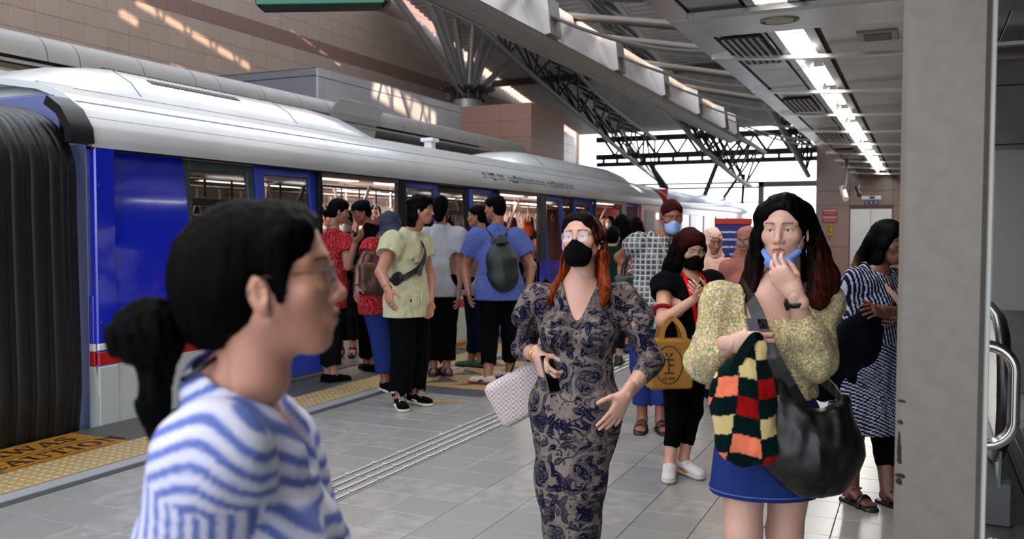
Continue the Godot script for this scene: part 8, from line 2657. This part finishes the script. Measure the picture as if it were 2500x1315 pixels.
		for kz in bz:
			for ky in by:
				for kx in bx:
					var c := o + Vector3(kx * B + 3.5, ky * B + 3.5, kz * B + 3.5) * cell
					var d := ev(c, all)
					if absf(d) > R * 1.2 + slack:
						if d < 0.0:
							for z in B:
								for y in B:
									var at := kx * B + (ky * B + y) * sy + (kz * B + z) * sz
									for x in B:
										val[at + x] = -1.0
						continue
					var act := PackedInt32Array()
					for i in n:
						var e := one(i, c)
						var oo := op[i] % 10
						if oo == 0:
							if e - R < d + R + kk[i] + slack:
								act.append(i)
						elif oo == 1:
							if e < R + kk[i] + slack:
								act.append(i)
						elif e > -R - kk[i] - slack:
							act.append(i)
					for z in range(kz * B, kz * B + B, 2):
						for y in range(ky * B, ky * B + B, 2):
							for x in range(kx * B, kx * B + B, 2):
								var at := x + y * sy + z * sz
								var q := o + Vector3(x + 0.5, y + 0.5, z + 0.5) * cell
								d = ev(q, act)
								if absf(d) > R2:
									if d < 0.0:
										val[at] = -1.0; val[at + 1] = -1.0; val[at + sy] = -1.0; val[at + sy + 1] = -1.0
										at += sz
										val[at] = -1.0; val[at + 1] = -1.0; val[at + sy] = -1.0; val[at + sy + 1] = -1.0
									continue
								live.append(x); live.append(y); live.append(z)
								var h := cell * 0.5
								val[at] = ev(q + Vector3(-h, -h, -h), act)
								val[at + 1] = ev(q + Vector3(h, -h, -h), act)
								val[at + sy] = ev(q + Vector3(-h, h, -h), act)
								val[at + sy + 1] = ev(q + Vector3(h, h, -h), act)
								at += sz
								val[at] = ev(q + Vector3(-h, -h, h), act)
								val[at + 1] = ev(q + Vector3(h, -h, h), act)
								val[at + sy] = ev(q + Vector3(-h, h, h), act)
								val[at + sy + 1] = ev(q + Vector3(h, h, h), act)
		var vi := PackedInt32Array()
		vi.resize(nx * ny * nz)
		vi.fill(-1)
		var V := PackedVector3Array()
		var cells := PackedInt32Array()
		for b in range(0, live.size(), 3):
			for z in range(live[b + 2], mini(live[b + 2] + 2, nz - 1)):
				for y in range(live[b + 1], mini(live[b + 1] + 2, ny - 1)):
					for x in range(live[b], mini(live[b] + 2, nx - 1)):
						var a := x + y * sy + z * sz
						var v0 := val[a]; var v1 := val[a + 1]; var v2 := val[a + sy]; var v3 := val[a + sy + 1]
						var v4 := val[a + sz]; var v5 := val[a + sz + 1]; var v6 := val[a + sz + sy]; var v7 := val[a + sz + sy + 1]
						var inside := int(v0 < 0.0) + int(v1 < 0.0) + int(v2 < 0.0) + int(v3 < 0.0) + int(v4 < 0.0) + int(v5 < 0.0) + int(v6 < 0.0) + int(v7 < 0.0)
						if inside == 0 or inside == 8:
							continue
						var s := Vector3.ZERO
						var m := 0
						if (v0 < 0.0) != (v1 < 0.0): s += Vector3(v0 / (v0 - v1), 0, 0); m += 1
						if (v2 < 0.0) != (v3 < 0.0): s += Vector3(v2 / (v2 - v3), 1, 0); m += 1
						if (v4 < 0.0) != (v5 < 0.0): s += Vector3(v4 / (v4 - v5), 0, 1); m += 1
						if (v6 < 0.0) != (v7 < 0.0): s += Vector3(v6 / (v6 - v7), 1, 1); m += 1
						if (v0 < 0.0) != (v2 < 0.0): s += Vector3(0, v0 / (v0 - v2), 0); m += 1
						if (v1 < 0.0) != (v3 < 0.0): s += Vector3(1, v1 / (v1 - v3), 0); m += 1
						if (v4 < 0.0) != (v6 < 0.0): s += Vector3(0, v4 / (v4 - v6), 1); m += 1
						if (v5 < 0.0) != (v7 < 0.0): s += Vector3(1, v5 / (v5 - v7), 1); m += 1
						if (v0 < 0.0) != (v4 < 0.0): s += Vector3(0, 0, v0 / (v0 - v4)); m += 1
						if (v1 < 0.0) != (v5 < 0.0): s += Vector3(1, 0, v1 / (v1 - v5)); m += 1
						if (v2 < 0.0) != (v6 < 0.0): s += Vector3(0, 1, v2 / (v2 - v6)); m += 1
						if (v3 < 0.0) != (v7 < 0.0): s += Vector3(1, 1, v3 / (v3 - v7)); m += 1
						vi[a] = V.size()
						cells.append(a)
						V.append(o + (Vector3(x, y, z) + s / m) * cell)
		var I := PackedInt32Array()
		for a in cells:
			var s0 := val[a] < 0.0
			for ax in 3:
				var e := a + (1 if ax == 0 else sy if ax == 1 else sz)
				if (val[e] < 0.0) == s0:
					continue
				var u := sy if ax == 0 else sz if ax == 1 else 1
				var w := sz if ax == 0 else 1 if ax == 1 else sy
				if a - u - w < 0:
					continue
				var q0 := vi[a]; var q1 := vi[a - u]; var q2 := vi[a - u - w]; var q3 := vi[a - w]
				if q1 < 0 or q2 < 0 or q3 < 0:
					continue
				if s0:
					I.append_array(PackedInt32Array([q0, q2, q1, q0, q3, q2]))
				else:
					I.append_array(PackedInt32Array([q0, q1, q2, q0, q2, q3]))
		return {"v": V, "i": I}


func mesh_normals(V: PackedVector3Array, I: PackedInt32Array) -> PackedVector3Array:
	var N := PackedVector3Array()
	N.resize(V.size())
	for t in range(0, I.size(), 3):
		var a := V[I[t]]
		var c := (V[I[t + 2]] - a).cross(V[I[t + 1]] - a)
		N[I[t]] += c
		N[I[t + 1]] += c
		N[I[t + 2]] += c
	for i in N.size():
		N[i] = N[i].normalized()
	return N


# collects several meshed pieces (each may be moved) into one surface
class Bag:
	var V := PackedVector3Array()
	var N := PackedVector3Array()
	var I := PackedInt32Array()
	var C := PackedColorArray()
	var U := PackedVector2Array()
	var coloured := false

	func add(v: PackedVector3Array, n: PackedVector3Array, i: PackedInt32Array, at := Transform3D(), c := PackedColorArray()) -> void:
		var first := V.size()
		var flip := at.basis.determinant() < 0.0
		V.append_array(at * v)
		var nb := at.basis.inverse().transposed()
		for x in n:
			N.append((nb * x).normalized())
		if c.size():
			coloured = true
			C.append_array(c)
		for t in range(0, i.size(), 3):
			I.append(first + i[t])
			I.append(first + i[t + (2 if flip else 1)])
			I.append(first + i[t + (1 if flip else 2)])

	func mesh() -> ArrayMesh:
		var a := []
		a.resize(Mesh.ARRAY_MAX)
		a[Mesh.ARRAY_VERTEX] = V
		a[Mesh.ARRAY_NORMAL] = N
		a[Mesh.ARRAY_INDEX] = I
		if coloured and C.size() == V.size():
			a[Mesh.ARRAY_COLOR] = C
		if U.size() == V.size():
			a[Mesh.ARRAY_TEX_UV] = U
		var m := ArrayMesh.new()
		m.add_surface_from_arrays(Mesh.PRIMITIVE_TRIANGLES, a)
		return m
